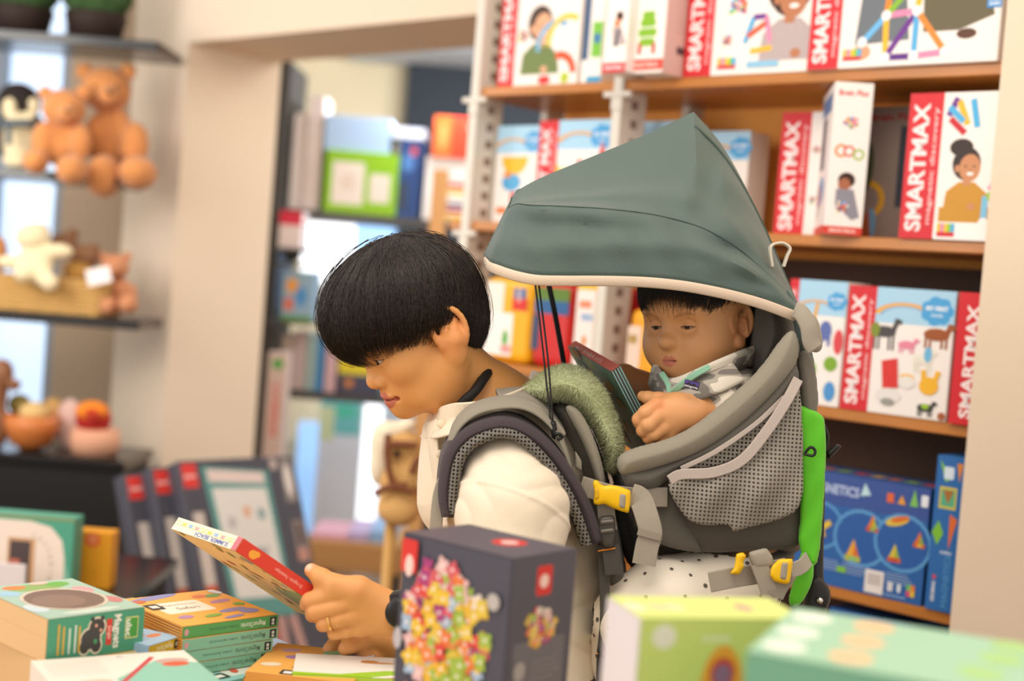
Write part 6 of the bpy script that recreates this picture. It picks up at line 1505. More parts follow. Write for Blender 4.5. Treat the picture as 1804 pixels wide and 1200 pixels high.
J.chain([Vp(1275, 735, 1.765), Vp(1302, 762, 1.780), Vp(1285, 762, 1.775)], [.042, .032, .030], k=.02, k0=.03); J.chain([Vp(1272, 735, 1.92), Vp(1215, 732, 1.945)], [.044, .038], k=.02, k0=.03)
J.disp = lambda P: .003 * np.sin(P[..., 0] * 90 + 40 * P[..., 2] + 3 * np.sin(P[..., 2] * 60)) + .002 * wob(P, 60, 2)
Vt, Fq = J.mesh((.12, 1.66, Vp(1270, 1010, 1.83)[2]), (.40, 2.02, Vp(1280, 650, 1.8)[2]), .004, sub=1)
under(fast_mesh('jacket', Vt, Fq, M_jack, kid_), kid_)
o = strap('jacket_collar', [V(1150, 660, 1.83), V(1162, 678, 1.785), V(1180, 690, 1.757), V(1210, 684, 1.736), V(1250, 662, 1.728), V(1295, 640, 1.742), V(1328, 628, 1.80), V(1330, 622, 1.87)], .034, .008, M_jack, kid_, n=50, wdir=np.array([.15, -.35, .92]), smooth=True, round_=.5); under(o, kid_)
o = strap('collar_flap', [V(1178, 700, 1.750), V(1205, 694, 1.728), V(1250, 678, 1.716), V(1300, 655, 1.725)], .030, .007, M_jack, kid_, n=30, wdir=np.array([.2, -.55, -.8]), smooth=True, round_=.5); under(o, kid_)
M_mint = mat('zip_mint', '#8fc0a4', rough=.6)
o = strap('zip', [V(1182, 694, 1.742), V(1200, 678, 1.726), V(1225, 660, 1.716), V(1250, 646, 1.714)], .0075, .004, M_mint, kid_, n=20); under(o, kid_)
o = strap('zip', [V(1181, 694, 1.742), V(1177, 676, 1.752), V(1166, 658, 1.77)], .0075, .004, M_mint, kid_, n=14); under(o, kid_)
lb = [px(x, y, d) for x, y, d in ((1204, 682, 1.700), (1207, 668, 1.700), (1233, 674, 1.694), (1229, 689, 1.694))]
nl = np.cross(lb[3] - lb[0], lb[1] - lb[0]); nl /= np.linalg.norm(nl)
lab_ = under(mesh_obj('label', lb + [q + nl * .002 * (-1) for q in lb], [(0, 1, 2, 3), (7, 6, 5, 4), (0, 4, 5, 1), (1, 5, 6, 2), (2, 6, 7, 3), (3, 7, 4, 0)], mat('label_black', '#1c1720', rough=.6), kid_), kid_); lab_['label'] = 'small purple and black woven jacket label'
p = Print(.0185, .0098); p.rect(.0005, .005, .0175, .0043, '#4f3a86'); p.poly([(.002, .005), (.006, .0082), (.009, .006), (.012, .0078), (.017, .005)], '#2a2036'); p.text('patagonia', .0092, .0026, .0042, '#e9e4ea', width=.0165)
e1 = lb[3] - lb[0]; e2 = lb[1] - lb[0]
pl_ = p.put(lab_, lb[0], e1, e2, 'woven_print')
# trousers with dots
M_pants = [mat('pants_offwhite', '#ece2d2', rough=.85), mat('dot_grey', '#5c564f', rough=.85)]
L_ = Field(); L_.chain([Vp(1290, 1040, 1.77), Vp(1165, 1062, 1.735), Vp(1108, 1098, 1.725), Vp(1110, 1165, 1.735), Vp(1120, 1260, 1.75)], [.060, .050, .041, .038, .036], k=.03, k0=.03)
L_.chain([Vp(1290, 1040, 1.90), Vp(1165, 1062, 1.955), Vp(1108, 1098, 1.965), Vp(1110, 1165, 1.965), Vp(1120, 1260, 1.96)], [.060, .050, .041, .038, .036], k=.03, k0=.03)
L_.disp = lambda P: .0018 * wob(P, 70, 9)
Vt, Fq = L_.mesh((Vp(1040, 1100, 1.75)[0], 1.64, Vp(1120, 1330, 1.75)[2]), (Vp(1390, 1000, 1.8)[0], 2.06, Vp(1250, 960, 1.8)[2]), .0042, sub=1)
rs = np.random.RandomState(2); order = rs.permutation(len(Vt)); keep = []
K_ = np.zeros((0, 3))
for i in order[:6000]:
    if len(K_) == 0 or np.min(np.linalg.norm(K_ - Vt[i], axis=1)) > .0185: K_ = np.vstack([K_, Vt[i]]); keep.append(i)
    if len(keep) > 260: break
e = 1e-3; pts_ = Vt[keep].astype(np.float32)
G = np.stack([L_.pts(pts_ + np.eye(3, dtype=np.float32)[i] * e) - L_.pts(pts_ - np.eye(3, dtype=np.float32)[i] * e) for i in range(3)], -1); G /= np.linalg.norm(G, axis=1)[:, None]
dv, dq = [], []; b0 = len(Vt)
for c, n_ in zip(pts_, G):
    t = np.cross(n_, (0, 0, 1.0)); t /= np.linalg.norm(t) + 1e-9; b_ = np.cross(n_, t); r = .0022 + .0008 * rs.rand(); i0 = b0 + len(dv)
    ring = [c + n_ * .0006 + r * (math.cos(a) * t + math.sin(a) * b_) for a in np.linspace(0, 2 * math.pi, 9)[:-1]]; dv += ring
    dq += [(i0, i0 + 1, i0 + 2, i0 + 3), (i0, i0 + 3, i0 + 4, i0 + 7), (i0 + 4, i0 + 5, i0 + 6, i0 + 7)]
o = fast_mesh('trousers', np.vstack([Vt, dv]), np.vstack([Fq, dq]), M_pants, kid_); mi = np.zeros(len(Fq) + len(dq), np.int32); mi[len(Fq):] = 1
o.data.polygons.foreach_set('material_index', mi); under(o, kid_)

# toddler's book
a0 = Vp(1000, 610, 1.925); sv = Vp(1077, 655, 1.780) - a0; wv = Vp(1140, 768, 1.80) - Vp(1077, 655, 1.780)
LS, LW, TH = float(np.linalg.norm(sv)), .155, .0135
bk = held_book('board_book', 'small board book with a pinkish red spine held by the toddler', a0, sv, wv, TH, LS, LW, '#3f5a58')
p = Print(LS, TH); p.rect(0, 0, LS, TH, '#dc7466'); p.text("ALI BABA LI'L", LS * .42, TH * .45, TH * .62, '#efd2c6', width=LS * .62); p.put(bk, (0, 0, 0), (1, 0, 0), (0, 0, 1), 'spine')
p = Print(LW, TH); p.rect(0, 0, LW, TH, '#54413a')
for k in (.02, .3, .6, .86): p.rect(0, TH * k, LW, TH * .14, '#9fd0cc')
p.put(bk, (LS, 0, 0), (0, 1, 0), (0, 0, 1), 'page_edges')
p = Print(LS, LW); rs = random.Random(5); p.rect(0, 0, LS, LW, '#6f8f7c')
for k in range(30): p.ell(LS * rs.random(), LW * rs.random(), LS * .09, LW * .05, rs.choice(['#8f9a5a', '#5f8f86', '#a88a4a', '#4f6a60', '#9a6a4a']), rot=rs.random() * 180)
p.put(bk, (0, LW, 0), (1, 0, 0), (0, -1, 0), 'cover')
# ------------------------------------------------------------------ the child carrier
YM = 1.855
def mir(p): return np.array([p[0], 2 * YM - p[1], p[2]])
ca = empty('child_carrier', 'grey framed child carrier backpack with a dark green sun canopy on the adult\'s back', 'child carrier', (0.14, 1.86, 0))
def U_(o): return under(o, ca)
def weave(name, c, s=900, b=.35, rough=.85):
    return mat(name, c, rough=rough, bump=b, bscale=s, sheen=.15)
M_can = weave('canopy_green', '#4d5f58', 700, .25, .62)
M_g1 = weave('fabric_grey_light', '#8f8979'); M_g2 = weave('fabric_grey_dark', '#5f5a52'); M_g3 = weave('fabric_grey_mid', '#716b61')
M_web = weave('webbing_taupe', '#a39a8b', 1200, .5); M_webd = weave('webbing_dark', '#4f4c47', 1200, .5)
M_beige = weave('trim_beige', '#d9c4ae', 900, .3); M_pur = weave('pad_aubergine', '#40363a'); M_blk = mat('plastic_black', '#171615', rough=.4)
M_yel = mat('plastic_yellow', '#f2c012', rough=.35); M_grn = weave('fabric_lime', '#5cc21a', 700, .25, .6)

# --- canopy
CAN = [  # (rim, seam, ridge) in picture x, y, distance, front to back
    ((855, 455, 1.800), (854, 451, 1.825), (853, 448, 1.855)),
    ((858, 458, 1.765), (882, 398, 1.790), (903, 347, 1.855)),
    ((872, 468, 1.722), (903, 363, 1.750), (921, 331, 1.855)),
    ((940, 487, 1.690), (945, 363, 1.722), (962, 310, 1.855)),
    ((1040, 489, 1.685), (1042, 367, 1.712), (1050, 274, 1.855)),
    ((1130, 491, 1.685), (1140, 377, 1.712), (1142, 236, 1.855)),
    ((1210, 499, 1.685), (1226, 398, 1.712), (1222, 198, 1.855)),
    ((1290, 515, 1.690), (1298, 436, 1.712), (1275, 262, 1.855)),
    ((1350, 532, 1.700), (1357, 488, 1.720), (1333, 372, 1.855)),
    ((1402, 552, 1.712), (1404, 536, 1.740), (1398, 530, 1.855)),
]
rim, seam, ridge = [np.array([px(*c[i]) for c in CAN]) for i in range(3)]
NS = 110
rim, seam, ridge = [spline(q, NS) if False else q for q in (rim, seam, ridge)]
def resam(Q, n):
    """Catmull-Rom at equal control-index steps so the three curves stay in step"""
    Q = np.vstack([2 * Q[0] - Q[1], Q, 2 * Q[-1] - Q[-2]]); m = len(Q) - 3; out = []
    for t in np.linspace(0, m, n):
        i = min(int(t), m - 1); f = t - i; p0, p1, p2, p3 = Q[i:i + 4]
        out.append(.5 * (2 * p1 + (p2 - p0) * f + (2 * p0 - 5 * p1 + 4 * p2 - p3) * f * f + (3 * p1 - p0 - 3 * p2 + p3) * f ** 3))
    return np.array(out)
rim, seam = resam(rim, NS), resam(seam, NS)
# the ridge has a real corner at its peak: resample the two sides apart
k6 = int(round(6 / 9 * (NS - 1)))
ridge = np.vstack([resam(ridge[:7], k6 + 1), resam(ridge[6:], NS - k6)[1:]])
rows = []
NA, NB = 14, 22
rs = np.random.RandomState(3)
for j in range(NA): 
    t = j / NA; q = rim * (1 - t) + seam * t
    bul = math.sin(math.pi * t) * .008; rows.append(q + np.array([0, -bul, .002]))
for j in range(NB + 1):
    t = j / NB; q = seam * (1 - t) + ridge * t
    sag = -math.sin(math.pi * t) * .012 * np.interp(np.linspace(0, 1, NS), [0, .45, .62, .75, 1], [.6, 1, .3, -.9, -.5])[:, None]
    q = q + np.array([0, -.6, .6]) * np.sign(sag) * 0 + np.array([0, -.35, .9]) * np.minimum(sag, 0) + np.array([0, -.9, .4]) * np.maximum(sag, 0); rows.append(q)
rows = np.array(rows)                       # rows x NS x 3
# soft folds running along the cloth
sg = np.linspace(0, 1, NS)[None, :]; rg = np.linspace(0, 1, len(rows))[:, None]
env = np.sin(np.pi * sg) * np.clip(np.sin(np.pi * rg), 0, 1)
f1 = np.exp(-((rg - .14 - .22 * (sg - .35)) / .06) ** 2) * .0032 + np.exp(-((rg - .30 + .30 * (sg - .55)) / .06) ** 2) * .003 - np.exp(-((rg - .22 - .12 * sg) / .06) ** 2) * .0032
f2 = np.exp(-((sg - .66 - .10 * (rg - .7)) / .022) ** 2) * .0055 * np.clip(rg * 2 - .75, 0, 1) - np.exp(-((sg - .72 - .16 * (rg - .7)) / .024) ** 2) * .005 * np.clip(rg * 2 - .75, 0, 1) + np.exp(-((rg - .50 + .4 * (sg - .70)) / .06) ** 2) * .0035
f3 = .0016 * np.sin(sg * 60 + rg * 14) * np.exp(-((rg - .2) / .2) ** 2) + .003 * np.sin(22 * (rg - 1.4 * sg) + 3 * sg) * np.exp(-((sg - .85) / .14) ** 2)
rows[..., 1] -= env * (f1 + f2 + f3) * 2.9
far_rows = rows[:-1][::-1].copy(); far_rows[..., 1] = 2 * ridge[None, :, 1] - far_rows[..., 1]
full = np.vstack([rows, far_rows])
nr = len(full)
vs = full.reshape(-1, 3)
fs = np.array([(i * NS + j, i * NS + j + 1, (i + 1) * NS + j + 1, (i + 1) * NS + j) for i in range(nr - 1) for j in range(NS - 1)])
o = U_(fast_mesh('canopy', vs, fs, M_can, ca)); o.data.set_sharp_from_angle(angle=math.radians(38)); sd = o.modifiers.new('thickness', 'SOLIDIFY'); sd.thickness = .0012; sd.offset = 0
canopy = o
def child(o, name=None):       # a sub-part of the canopy etc.
    return o
path = [p for p in rim[::-1]] + [np.array([q[0], 2 * r_[1] - q[1], q[2]]) for q, r_ in zip(rim, ridge)]
o = mesh_obj('canopy_trim', *strap_geo(spline([p + np.array([0, 0, -.004]) for p in path[::6]], 160), .0125, .0042, np.array([0, -.15, 1.0]), .5), M_beige, None, smooth=True); o.parent = canopy
M_pip = weave('canopy_piping', '#485850', 900, .2)
j0 = k6
P = [rows[-4][j] + np.array([0, -.001, .001]) for j in range(j0, NS, 3)]; o = mesh_obj('canopy_piping', *tube_geo(spline(P, 50), .0022, 6), M_pip, None, smooth=True); o.parent = canopy
P = [rows[NA][j] + np.array([0, -.0012, .0005]) for j in range(8, NS, 3)]; o = mesh_obj('canopy_seam', *tube_geo(spline(P, 70), .0007, 6), M_pip, None, smooth=True); o.parent = canopy
P = [rows[k][12] + np.array([-.001, -.001, .0005]) for k in range(NA, len(rows), 2)]; o = mesh_obj('canopy_seam', *tube_geo(spline(P, 30), .0007, 6), M_pip, None, smooth=True); o.parent = canopy
# badge on the front panel
q = px(881, 402, 1.80); o = U_(mesh_obj('front_badge', [px(878, 425, 1.790), px(893, 388, 1.800), px(893, 384, 1.812), px(877, 423, 1.804), px(880, 425, 1.794), px(895, 388, 1.804), px(895, 384, 1.816), px(879, 423, 1.808)], [(0, 3, 2, 1), (4, 5, 6, 7), (0, 1, 5, 4), (1, 2, 6, 5), (2, 3, 7, 6), (3, 0, 4, 7)], mat('badge_white', '#e9e4f0', rough=.5), ca))
# rear tie loops
U_(strap('canopy_loop', [V(1360, 470, 1.73), V(1357, 436, 1.73), V(1376, 428, 1.73), V(1391, 437, 1.73), V(1386, 452, 1.73), V(1380, 470, 1.73)], .012, .003, weave('loop_cream', '#cfc6b4'), ca, n=40, wdir=(0, 1, 0)))
U_(strap('canopy_tie', [V(1400, 546, 1.70), V(1412, 552, 1.695), V(1424, 575, 1.69), V(1428, 602, 1.69), V(1436, 616, 1.69)], .020, .006, M_web, ca, n=24, smooth=True))
U_(pad('canopy_tab', [(1418, 545), (1440, 556), (1450, 590), (1450, 618), (1434, 624), (1420, 612), (1424, 580)], 1.70, .006, M_web, ca, k=.004))
# --- headrest and child seat back
U_(pad('headrest', [(1330, 520), (1372, 512), (1402, 545), (1408, 600), (1385, 640), (1352, 668), (1330, 690), (1318, 640), (1322, 570)], 1.83, .10, weave('headrest_dark', '#47433c', 500, .6), ca, k=.02, hd=.005))
U_(pad('seat_back', [(1345, 640), (1400, 560), (1422, 660), (1428, 760), (1425, 960), (1385, 985), (1340, 960), (1352, 800)], 1.855, .125, M_g2, ca, k=.02, hd=.006))
U_(pad('back_upright', [(1380, 505), (1404, 520), (1425, 600), (1437, 640), (1440, 730), (1425, 735), (1412, 660), (1398, 570)], 1.735, .018, M_can, ca, k=.008))
U_(pad('back_sleeve', [(1400, 625), (1424, 612), (1440, 660), (1443, 735), (1412, 735), (1408, 670)], 1.722, .018, M_g3, ca, k=.008))
# --- near side wall of the seat
RIM = [(1084, 812), (1100, 792), (1200, 768), (1285, 700), (1340, 648), (1372, 600), (1398, 575), (1412, 612), (1398, 655), (1352, 708), (1290, 762), (1235, 797), (1180, 818), (1120, 835), (1092, 840)]
LOW = [(1088, 815), (1130, 826), (1200, 806), (1290, 748), (1350, 690), (1400, 630), (1412, 668), (1390, 712), (1330, 770), (1270, 806), (1200, 828), (1172, 850), (1150, 868), (1106, 866), (1094, 842)]
SIDE = [(1096, 850), (1180, 822), (1290, 770), (1400, 670), (1418, 720), (1420, 950), (1398, 968), (1320, 972), (1240, 975), (1180, 966), (1128, 944), (1106, 900)]
for nm, ol, d, T, m in (('seat_rim', RIM, 1.700, .024, M_g1), ('rim_band', LOW, 1.707, .022, M_g2), ('side_panel', SIDE, 1.728, .016, weave('fabric_brown_grey', '#59524a'))):
    U_(pad(nm, ol, d, T, m, ca, k=.014))
    U_(pad('far_' + nm, ol, 2 * YM - d - .01, T, m, ca, k=.014, hd=.004))
U_(pad('seat_front', [(1060, 790), (1092, 800), (1112, 860), (1130, 945), (1118, 960), (1090, 880)], 1.855, .12, M_g2, ca, k=.02, hd=.006))
U_(pad('dark_gap_filler', [(1068, 850), (1100, 850), (1136, 940), (1160, 985), (1130, 1000), (1100, 1000)], 1.865, .10, weave('filler_black', '#1d1b19'), ca, k=.02, hd=.006))  # black filler added to darken the see-through gap between back pad and seat
U_(pad('seat_base', [(1120, 935), (1240, 965), (1400, 960), (1400, 1000), (1240, 1005), (1140, 975)], 1.855, .11, M_g2, ca, k=.02, hd=.006))
U_(pad('panel_seam', [(1120, 858), (1172, 852), (1200, 905), (1240, 972), (1228, 975), (1176, 966), (1126, 942)], 1.715, .007, M_g2, ca, k=.006))
# --- mesh pocket
def mesh_mat(name, c, c2, scale):
    m = bpy.data.materials.new(name); m.use_nodes = True; nt = m.node_tree; b = nt.nodes['Principled BSDF']; out = nt.nodes['Material Output']
    b.inputs['Base Color'].default_value = (*lin(c), 1); b.inputs['Roughness'].default_value = .7
    tc = nt.nodes.new('ShaderNodeTexCoord'); sp = nt.nodes.new('ShaderNodeSeparateXYZ'); nt.links.new(tc.outputs['Object'], sp.inputs[0])
    def math_(op, a, b_=None):
        n = nt.nodes.new('ShaderNodeMath'); n.operation = op
        for i, v in enumerate((a, b_)):
            if v is None: continue
            if isinstance(v, (int, float)): n.inputs[i].default_value = v
            else: nt.links.new(v, n.inputs[i])
        return n.outputs[0]
    u = math_('MULTIPLY', sp.outputs['X'], scale); v = math_('MULTIPLY', sp.outputs['Z'], scale)
    a = math_('ADD', u, v); c_ = math_('SUBTRACT', u, v)
    s = math_('MULTIPLY', math_('SINE', a), math_('SINE', c_))
    hole = math_('GREATER_THAN', s, .34)
    tr = nt.nodes.new('ShaderNodeBsdfTransparent'); mx = nt.nodes.new('ShaderNodeMixShader')
    nt.links.new(hole, mx.inputs[0]); nt.links.new(b.outputs[0], mx.inputs[1]); nt.links.new(tr.outputs[0], mx.inputs[2]); nt.links.new(mx.outputs[0], out.inputs[0])
    return m
M_mesh = mesh_mat('pocket_mesh', '#918a7f', '#000000', 640)
POCK = [(1176, 842), (1205, 836), (1262, 826), (1310, 806), (1350, 760), (1385, 708), (1408, 668), (1414, 720), (1417, 800), (1416, 896), (1372, 918), (1320, 930), (1288, 940), (1286, 924), (1240, 928), (1210, 918), (1190, 890), (1176, 862)]
U_(pad('mesh_pocket', POCK, 1.692, .0035, M_mesh, ca, k=.004, bend=lambda x, y: -.014 * np.exp(-((x - 1330) / 70) ** 2 - ((y - 860) / 60) ** 2) - .007 * np.exp(-((x - 1225) / 40) ** 2 - ((y - 870) / 40) ** 2), fold=lambda x, y: .0035 * np.sin((x + .5 * y) / 13) * np.exp(-((y - 870) / 60) ** 2)))
M_ptrim = weave('pocket_trim', '#b9aca3', 900, .3)
U_(strap('pocket_trim', [V(1180, 846, 1.684), V(1200, 836, 1.682), V(1258, 832, 1.678), V(1308, 810, 1.676), V(1352, 758, 1.678), V(1386, 706, 1.682), V(1406, 668, 1.690)], .0125, .003, M_ptrim, ca, n=50))
U_(strap('inner_pocket_trim', [V(1200, 826, 1.688), V(1260, 796, 1.686), V(1330, 748, 1.686), V(1382, 700, 1.689)], .006, .0025, M_ptrim, ca, n=30))
U_(pad('inner_mesh', [(1200, 828), (1262, 796), (1330, 750), (1385, 702), (1350, 762), (1308, 805), (1262, 825)], 1.694, .002, M_mesh, ca, k=.003))
# --- green side pocket, hinge, stand
U_(pad('lime_side_panel', [(1402, 712), (1414, 714), (1446, 728), (1454, 740), (1456, 800), (1451, 900), (1443, 988), (1430, 1002), (1404, 966), (1410, 900), (1408, 800)], 1.712, .010, M_grn, ca, k=.003, fold=lambda x, y: .0007 * np.sin(y / 11 + x / 9), cha=1))
U_(pad('lime_lower_panel', [(1412, 962), (1426, 992), (1436, 990), (1432, 1030), (1408, 1072), (1385, 1066), (1398, 1020)], 1.706, .012, M_grn, ca, k=.008))
U_(pad('stand_hinge', [(1424, 1018), (1444, 1014), (1462, 1034), (1466, 1056), (1452, 1086), (1432, 1090), (1412, 1078), (1416, 1050)], 1.74, .016, M_blk, ca, k=.004))
o = U_(sdf_obj('rivet', lambda P: s_ell(P, px(1444, 1058, 1.72), (.0042, .0042, .0042)), px(1444, 1058, 1.72) - .008, px(1444, 1058, 1.72) + .008, .0012, mat('rivet_steel', '#d8d8d8', rough=.25, metal=1.0), ca))
U_(tube('stand_leg', [V(1440, 1080, 1.745), V(1436, 1200, 1.745), V(1425, 1420, 1.75)], .010, mat('frame_alu', '#8a8781', rough=.35, metal=.8), ca, n=12, k=12))
U_(tube('frame_tube', [V(1418, 700, 1.765), V(1438, 820, 1.765), V(1436, 1000, 1.765), V(1440, 1060, 1.755)], .010, M_blk, ca, n=20, k=10))
U_(tube('elastic_loop', [V(1418, 798, 1.688), V(1428, 788, 1.684), V(1436, 794, 1.684), V(1432, 803, 1.685), V(1416, 800, 1.688)], .0018, M_blk, ca, n=24))
U_(tube('pull_cord', [V(1447, 740, 1.73), V(1458, 770, 1.73), V(1452, 808, 1.73), V(1470, 796, 1.73), V(1480, 784, 1.73)], .0022, M_blk, ca, n=24))
U_(pad('cord_stopper', [(1452, 798), (1474, 780), (1484, 786), (1462, 810)], 1.728, .006, M_blk, ca, k=.003))
# --- wearer's back pad and shoulder straps
U_(pad('back_pad', [(962, 712), (1000, 698), (1032, 735), (1060, 795), (1078, 860), (1092, 930), (1106, 1010), (1112, 1100), (1112, 1215), (1066, 1215), (1070, 1080), (1058, 990), (1046, 920), (1030, 860), (1005, 800), (980, 752)], 1.855, .130, M_g3, ca, k=.015, hd=.006))
U_(pad('pad_panel', [(990, 712), (1020, 716), (1050, 775), (1070, 850), (1056, 868), (1035, 800), (1012, 752)], 1.722, .010, M_g1, ca, k=.006))
U_(pad('pad_panel', [(1040, 868), (1068, 862), (1090, 940), (1104, 1040), (1110, 1190), (1078, 1200), (1078, 1060), (1064, 960)], 1.722, .009, M_g2, ca, k=.006))
SH = [V(790, 905, 1.708), V(783, 860, 1.708), V(792, 800, 1.708), V(815, 765, 1.708), V(850, 746, 1.708), V(890, 741, 1.708), V(930, 757, 1.708), V(970, 793, 1.708), V(1002, 840, 1.708), V(1026, 888, 1.708), V(1046, 950, 1.708)]
U_(strap('shoulder_strap', SH, .070, .017, M_pur, ca, n=60, wdir=np.array([-.1, 1.0, .1]), round_=.6, smooth=True))
SI = [V(x, y, 1.700) for x, y in ((800, 900), (797, 862), (806, 806), (826, 776), (856, 760), (888, 755), (922, 770), (958, 806), (990, 852), (1012, 900), (1030, 955))]
U_(strap('strap_lining', SI, .068, .012, mesh_mat('lining_mesh', '#69645c', '#000', 700), ca, n=60, wdir=np.array([-.1, 1.0, .1]), round_=.5))
U_(strap('strap_lining_foam', [q + Vector((.002, .006, -.001)) for q in SI], .062, .008, M_pur, ca, n=60, wdir=np.array([-.1, 1.0, .1])))
U_(strap('load_lifter', [V(788, 800, 1.70), V(804, 752, 1.70), V(832, 724, 1.70), V(870, 711, 1.70), V(915, 709, 1.70), V(950, 724, 1.70), V(980, 756, 1.70), V(998, 800, 1.70), V(1006, 830, 1.705)], .030, .004, M_g1, ca, n=50, wdir=np.array([-.1, .9, .4]), smooth=True))
U_(strap('strap_cover', [V(880, 702, 1.73), V(930, 700, 1.735), V(965, 725, 1.74), V(990, 755, 1.745)], .07, .006, M_web, ca, n=30, wdir=np.array([-.1, 1, .2]), smooth=True))
U_(pad('slider', [(872, 738), (895, 733), (899, 741), (876, 746)], 1.685, .004, M_blk, ca, k=.003))
U_(strap('chest_webbing', [V(790, 830, 1.70), V(776, 862, 1.695), V(770, 900, 1.69), V(767, 960, 1.69)], .015, .003, M_web, ca, n=24))
U_(pad('chest_buckle', [(778, 862), (796, 852), (806, 884), (808, 912), (784, 914), (778, 892)], 1.685, .007, M_blk, ca, k=.004))
for dx in (0, 13): U_(pad('buckle_rib', [(782 + dx * .4, 872 + dx), (800 + dx * .3, 868 + dx), (801 + dx * .3, 873 + dx), (783 + dx * .4, 877 + dx)], 1.679, .003, mat('plastic_dark2', '#262423', rough=.35), ca, k=.002))
U_(pad('small_tab', [(1012, 790), (1026, 812), (1026, 832), (1012, 826)], 1.708, .004, M_g1, ca, k=.003))
# --- webbing, buckles and clips
Y1 = 1.690
U_(strap('compression_strap', [V(1024, 856, 1.698), V(1050, 864, Y1), V(1080, 872, Y1), V(1120, 876, 1.695), V(1175, 876, 1.702)], .0235, .003, M_web, ca, n=28))
b1 = U_(pad('side_buckle', [(1042, 848), (1052, 843), (1062, 856), (1078, 852), (1110, 862), (1113, 868), (1110, 902), (1106, 906), (1078, 896), (1064, 888), (1054, 892), (1043, 888), (1047, 868)], 1.679, .0062, M_yel, ca, k=.004))
o = pad('buckle_slot', [(1091, 868), (1104, 871), (1102, 898), (1089, 894)], 1.6725, .0018, M_web, None, k=.002); o.parent = b1
o = pad('buckle_release', [(1046, 856), (1056, 862), (1058, 878), (1047, 884)], 1.6735, .002, mat('plastic_yellow2', '#d9a90c', rough=.4), None, k=.002); o.parent = b1
U_(strap('loose_strap', [V(1112, 872, 1.683), V(1128, 880, 1.678), V(1140, 912, 1.672), V(1146, 940, 1.670), V(1140, 962, 1.669), V(1134, 995, 1.668)], .0275, .003, M_web, ca, n=36))
U_(strap('strap_end_fold', [V(1146, 936, 1.668), V(1143, 948, 1.667)], .029, .0045, weave('webbing_fold', '#93897b', 1200, .5), ca, n=6))
U_(strap('lift_webbing', [V(1066, 868, 1.70), V(1068, 905, 1.695), V(1072, 935, 1.692)], .021, .003, M_web, ca, n=14))
lb_ = U_(pad('ladder_buckle', [(1054, 910), (1080, 906), (1084, 912), (1086, 945), (1080, 966), (1064, 966), (1052, 940)], 1.685, .006, mat('plastic_grey', '#4b4742', rough=.35), ca, k=.003))
for y in (916, 932):
    o = pad('ladder_bar', [(1056, y), (1082, y - 3), (1083, y + 7), (1057, y + 10)], 1.678, .003, mat('plastic_grey2', '#6d675f', rough=.35), None, k=.003); o.parent = lb_
U_(strap('lower_webbing', [V(1062, 960, 1.692), V(1064, 1010, 1.694), V(1066, 1090, 1.694), V(1060, 1160, 1.694), V(1060, 1225, 1.694)], .0125, .003, M_webd, ca, n=30))
U_(strap('lower_webbing_flap', [V(1074, 962, 1.688), V(1078, 985, 1.687), V(1081, 1012, 1.687)], .021, .003, M_webd, ca, n=14))
U_(strap('orange_stitch', [V(1053, 971, 1.684), V(1084, 966, 1.684)], .0016, .0016, mat('stitch_orange', '#e0881e', rough=.6), ca, n=8))
U_(strap('orange_stitch', [V(1050, 1152, 1.688), V(1064, 1149, 1.688)], .0016, .0016, mat('stitch_orange', '#e0881e'), ca, n=6))
U_(pad('small_buckle', [(1050, 1142), (1064, 1138), (1066, 1158), (1052, 1162)], 1.69, .004, M_blk, ca, k=.003))
U_(strap('hip_strap', [V(1250, 1026, 1.668), V(1290, 1018, 1.672), V(1340, 1010, 1.69), V(1385, 1000, 1.70)], .024, .003, M_web, ca, n=24))
U_(pad('adjuster_wrap', [(1318, 972), (1350, 964), (1362, 980), (1364, 1000), (1330, 1004), (1320, 990)], 1.672, .007, M_web, ca, k=.004))
U_(strap('adjuster_tail', [V(1336, 992, 1.668), V(1348, 1022, 1.668), V(1358, 1054, 1.670)], [.020, .022, .010] if False else .020, .003, M_web, ca, n=18))
U_(strap('adjuster_tail', [V(1388, 1010, 1.668), V(1372, 1034, 1.669), V(1364, 1050, 1.669)], .022, .003, M_g1, ca, n=14))
U_(pad('yellow_toggle', [(1296, 975), (1310, 972), (1316, 980), (1310, 990), (1312, 998), (1302, 1014), (1284, 1012), (1292, 1000), (1294, 990)], 1.665, .005, M_yel, ca, k=.003))
yb_ = U_(pad('yellow_ring', [(1372, 984), (1396, 983), (1398, 990), (1392, 1028), (1384, 1031), (1364, 1026), (1355, 1014), (1358, 998)], 1.664, .005, M_yel, ca, k=.003))
o = pad('ring_webbing', [(1376, 990), (1390, 990), (1386, 1024), (1372, 1020)], 1.659, .002, M_web, None, k=.002); o.parent = yb_
U_(strap('ring_strap', [V(1392, 1006, 1.668), V(1412, 998, 1.68), V(1424, 985, 1.70)], .018, .003, M_web, ca, n=10))
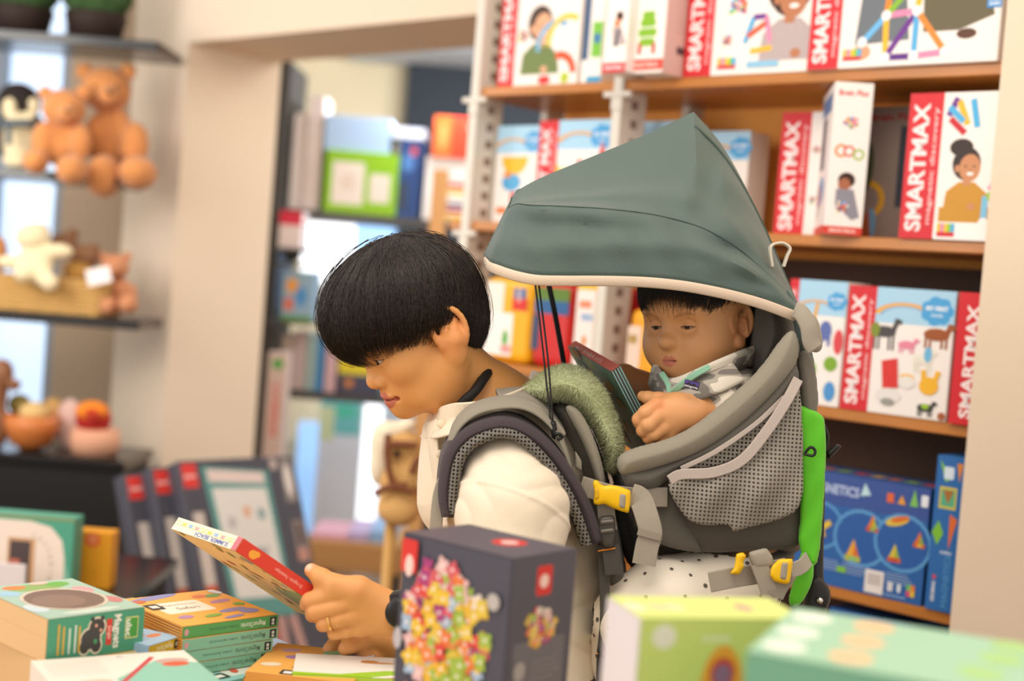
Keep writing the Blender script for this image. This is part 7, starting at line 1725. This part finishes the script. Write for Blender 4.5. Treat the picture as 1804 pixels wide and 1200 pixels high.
# --- canopy cords
for q in ([V(941, 484, 1.695), V(950, 560, 1.698), V(958, 630, 1.70), V(966, 705, 1.70), V(974, 772, 1.695)], [V(947, 484, 1.70), V(958, 570, 1.70), V(966, 640, 1.70), V(971, 705, 1.70), V(977, 774, 1.695)]):
    U_(tube('canopy_cord', q, .0013, M_blk, ca, n=30, k=6))
U_(strap('canopy_stay', [V(963, 484, 1.97), V(976, 545, 1.97), V(988, 610, 1.96), V(994, 645, 1.95)], .0075, .003, M_blk, ca, n=20))
U_(pad('cord_lock', [(968, 742), (980, 740), (984, 768), (972, 772)], 1.69, .006, M_blk, ca, k=.003))
U_(tube('cord_knot', [V(976, 768, 1.688), V(984, 764, 1.684), V(990, 770, 1.686), V(982, 774, 1.684)], .0022, M_blk, ca, n=16, k=6))

# ------------------------------------------------------------------ the plush towel over the front of the carrier
tw = pad('plush_towel', [(940, 672), (960, 655), (992, 642), (1030, 652), (1062, 682), (1086, 738), (1099, 790), (1094, 822), (1080, 834), (1066, 826), (1066, 800), (1052, 764), (1030, 732), (1002, 708), (975, 706), (958, 712), (940, 702), (918, 694), (922, 684)], 1.80, .105, mat('towel_sage', '#b9c193', rough=.95, bump=.8, bscale=260, sheen=.4, var=.12, vscale=60), None, k=.022, hd=.005, fold=lambda x, y: .004 * np.sin(y / 14.0))
me = tw.data; n0 = len(me.vertices); co = np.zeros(n0 * 3, np.float32); me.vertices.foreach_get('co', co); co = co.reshape(-1, 3); no = np.zeros(n0 * 3, np.float32); me.vertices.foreach_get('normal', no); no = no.reshape(-1, 3)
rs = np.random.RandomState(6); pick = rs.randint(0, n0, 26000)
pp = co[pick] + rs.normal(0, .0012, (len(pick), 3)); nn = no[pick] + rs.normal(0, .45, (len(pick), 3)) + np.array([0, 0, -.25]); nn /= np.linalg.norm(nn, axis=1)[:, None]
tt = np.cross(nn, rs.normal(size=(len(pick), 3))); tt /= np.linalg.norm(tt, axis=1)[:, None]
ln = rs.uniform(.003, .006, len(pick))[:, None]
tri = np.stack([pp - tt * .0004, pp + tt * .0004, pp + nn * ln], 1).reshape(-1, 3)
fz = fast_mesh('terry_pile', tri, np.arange(len(tri)).reshape(-1, 3), mat('towel_pile', '#c6cc9f', rough=.95, sheen=.4), tw); fz['kind'] = 'stuff'
tag(tw, 'sage green plush towel draped over the front bar of the carrier', 'towel')
U_(pad('front_bar', [(985, 720), (1010, 722), (1040, 752), (1062, 800), (1066, 845), (1052, 850), (1030, 790), (1005, 750)], 1.80, .10, M_g1, ca, k=.02, hd=.006))
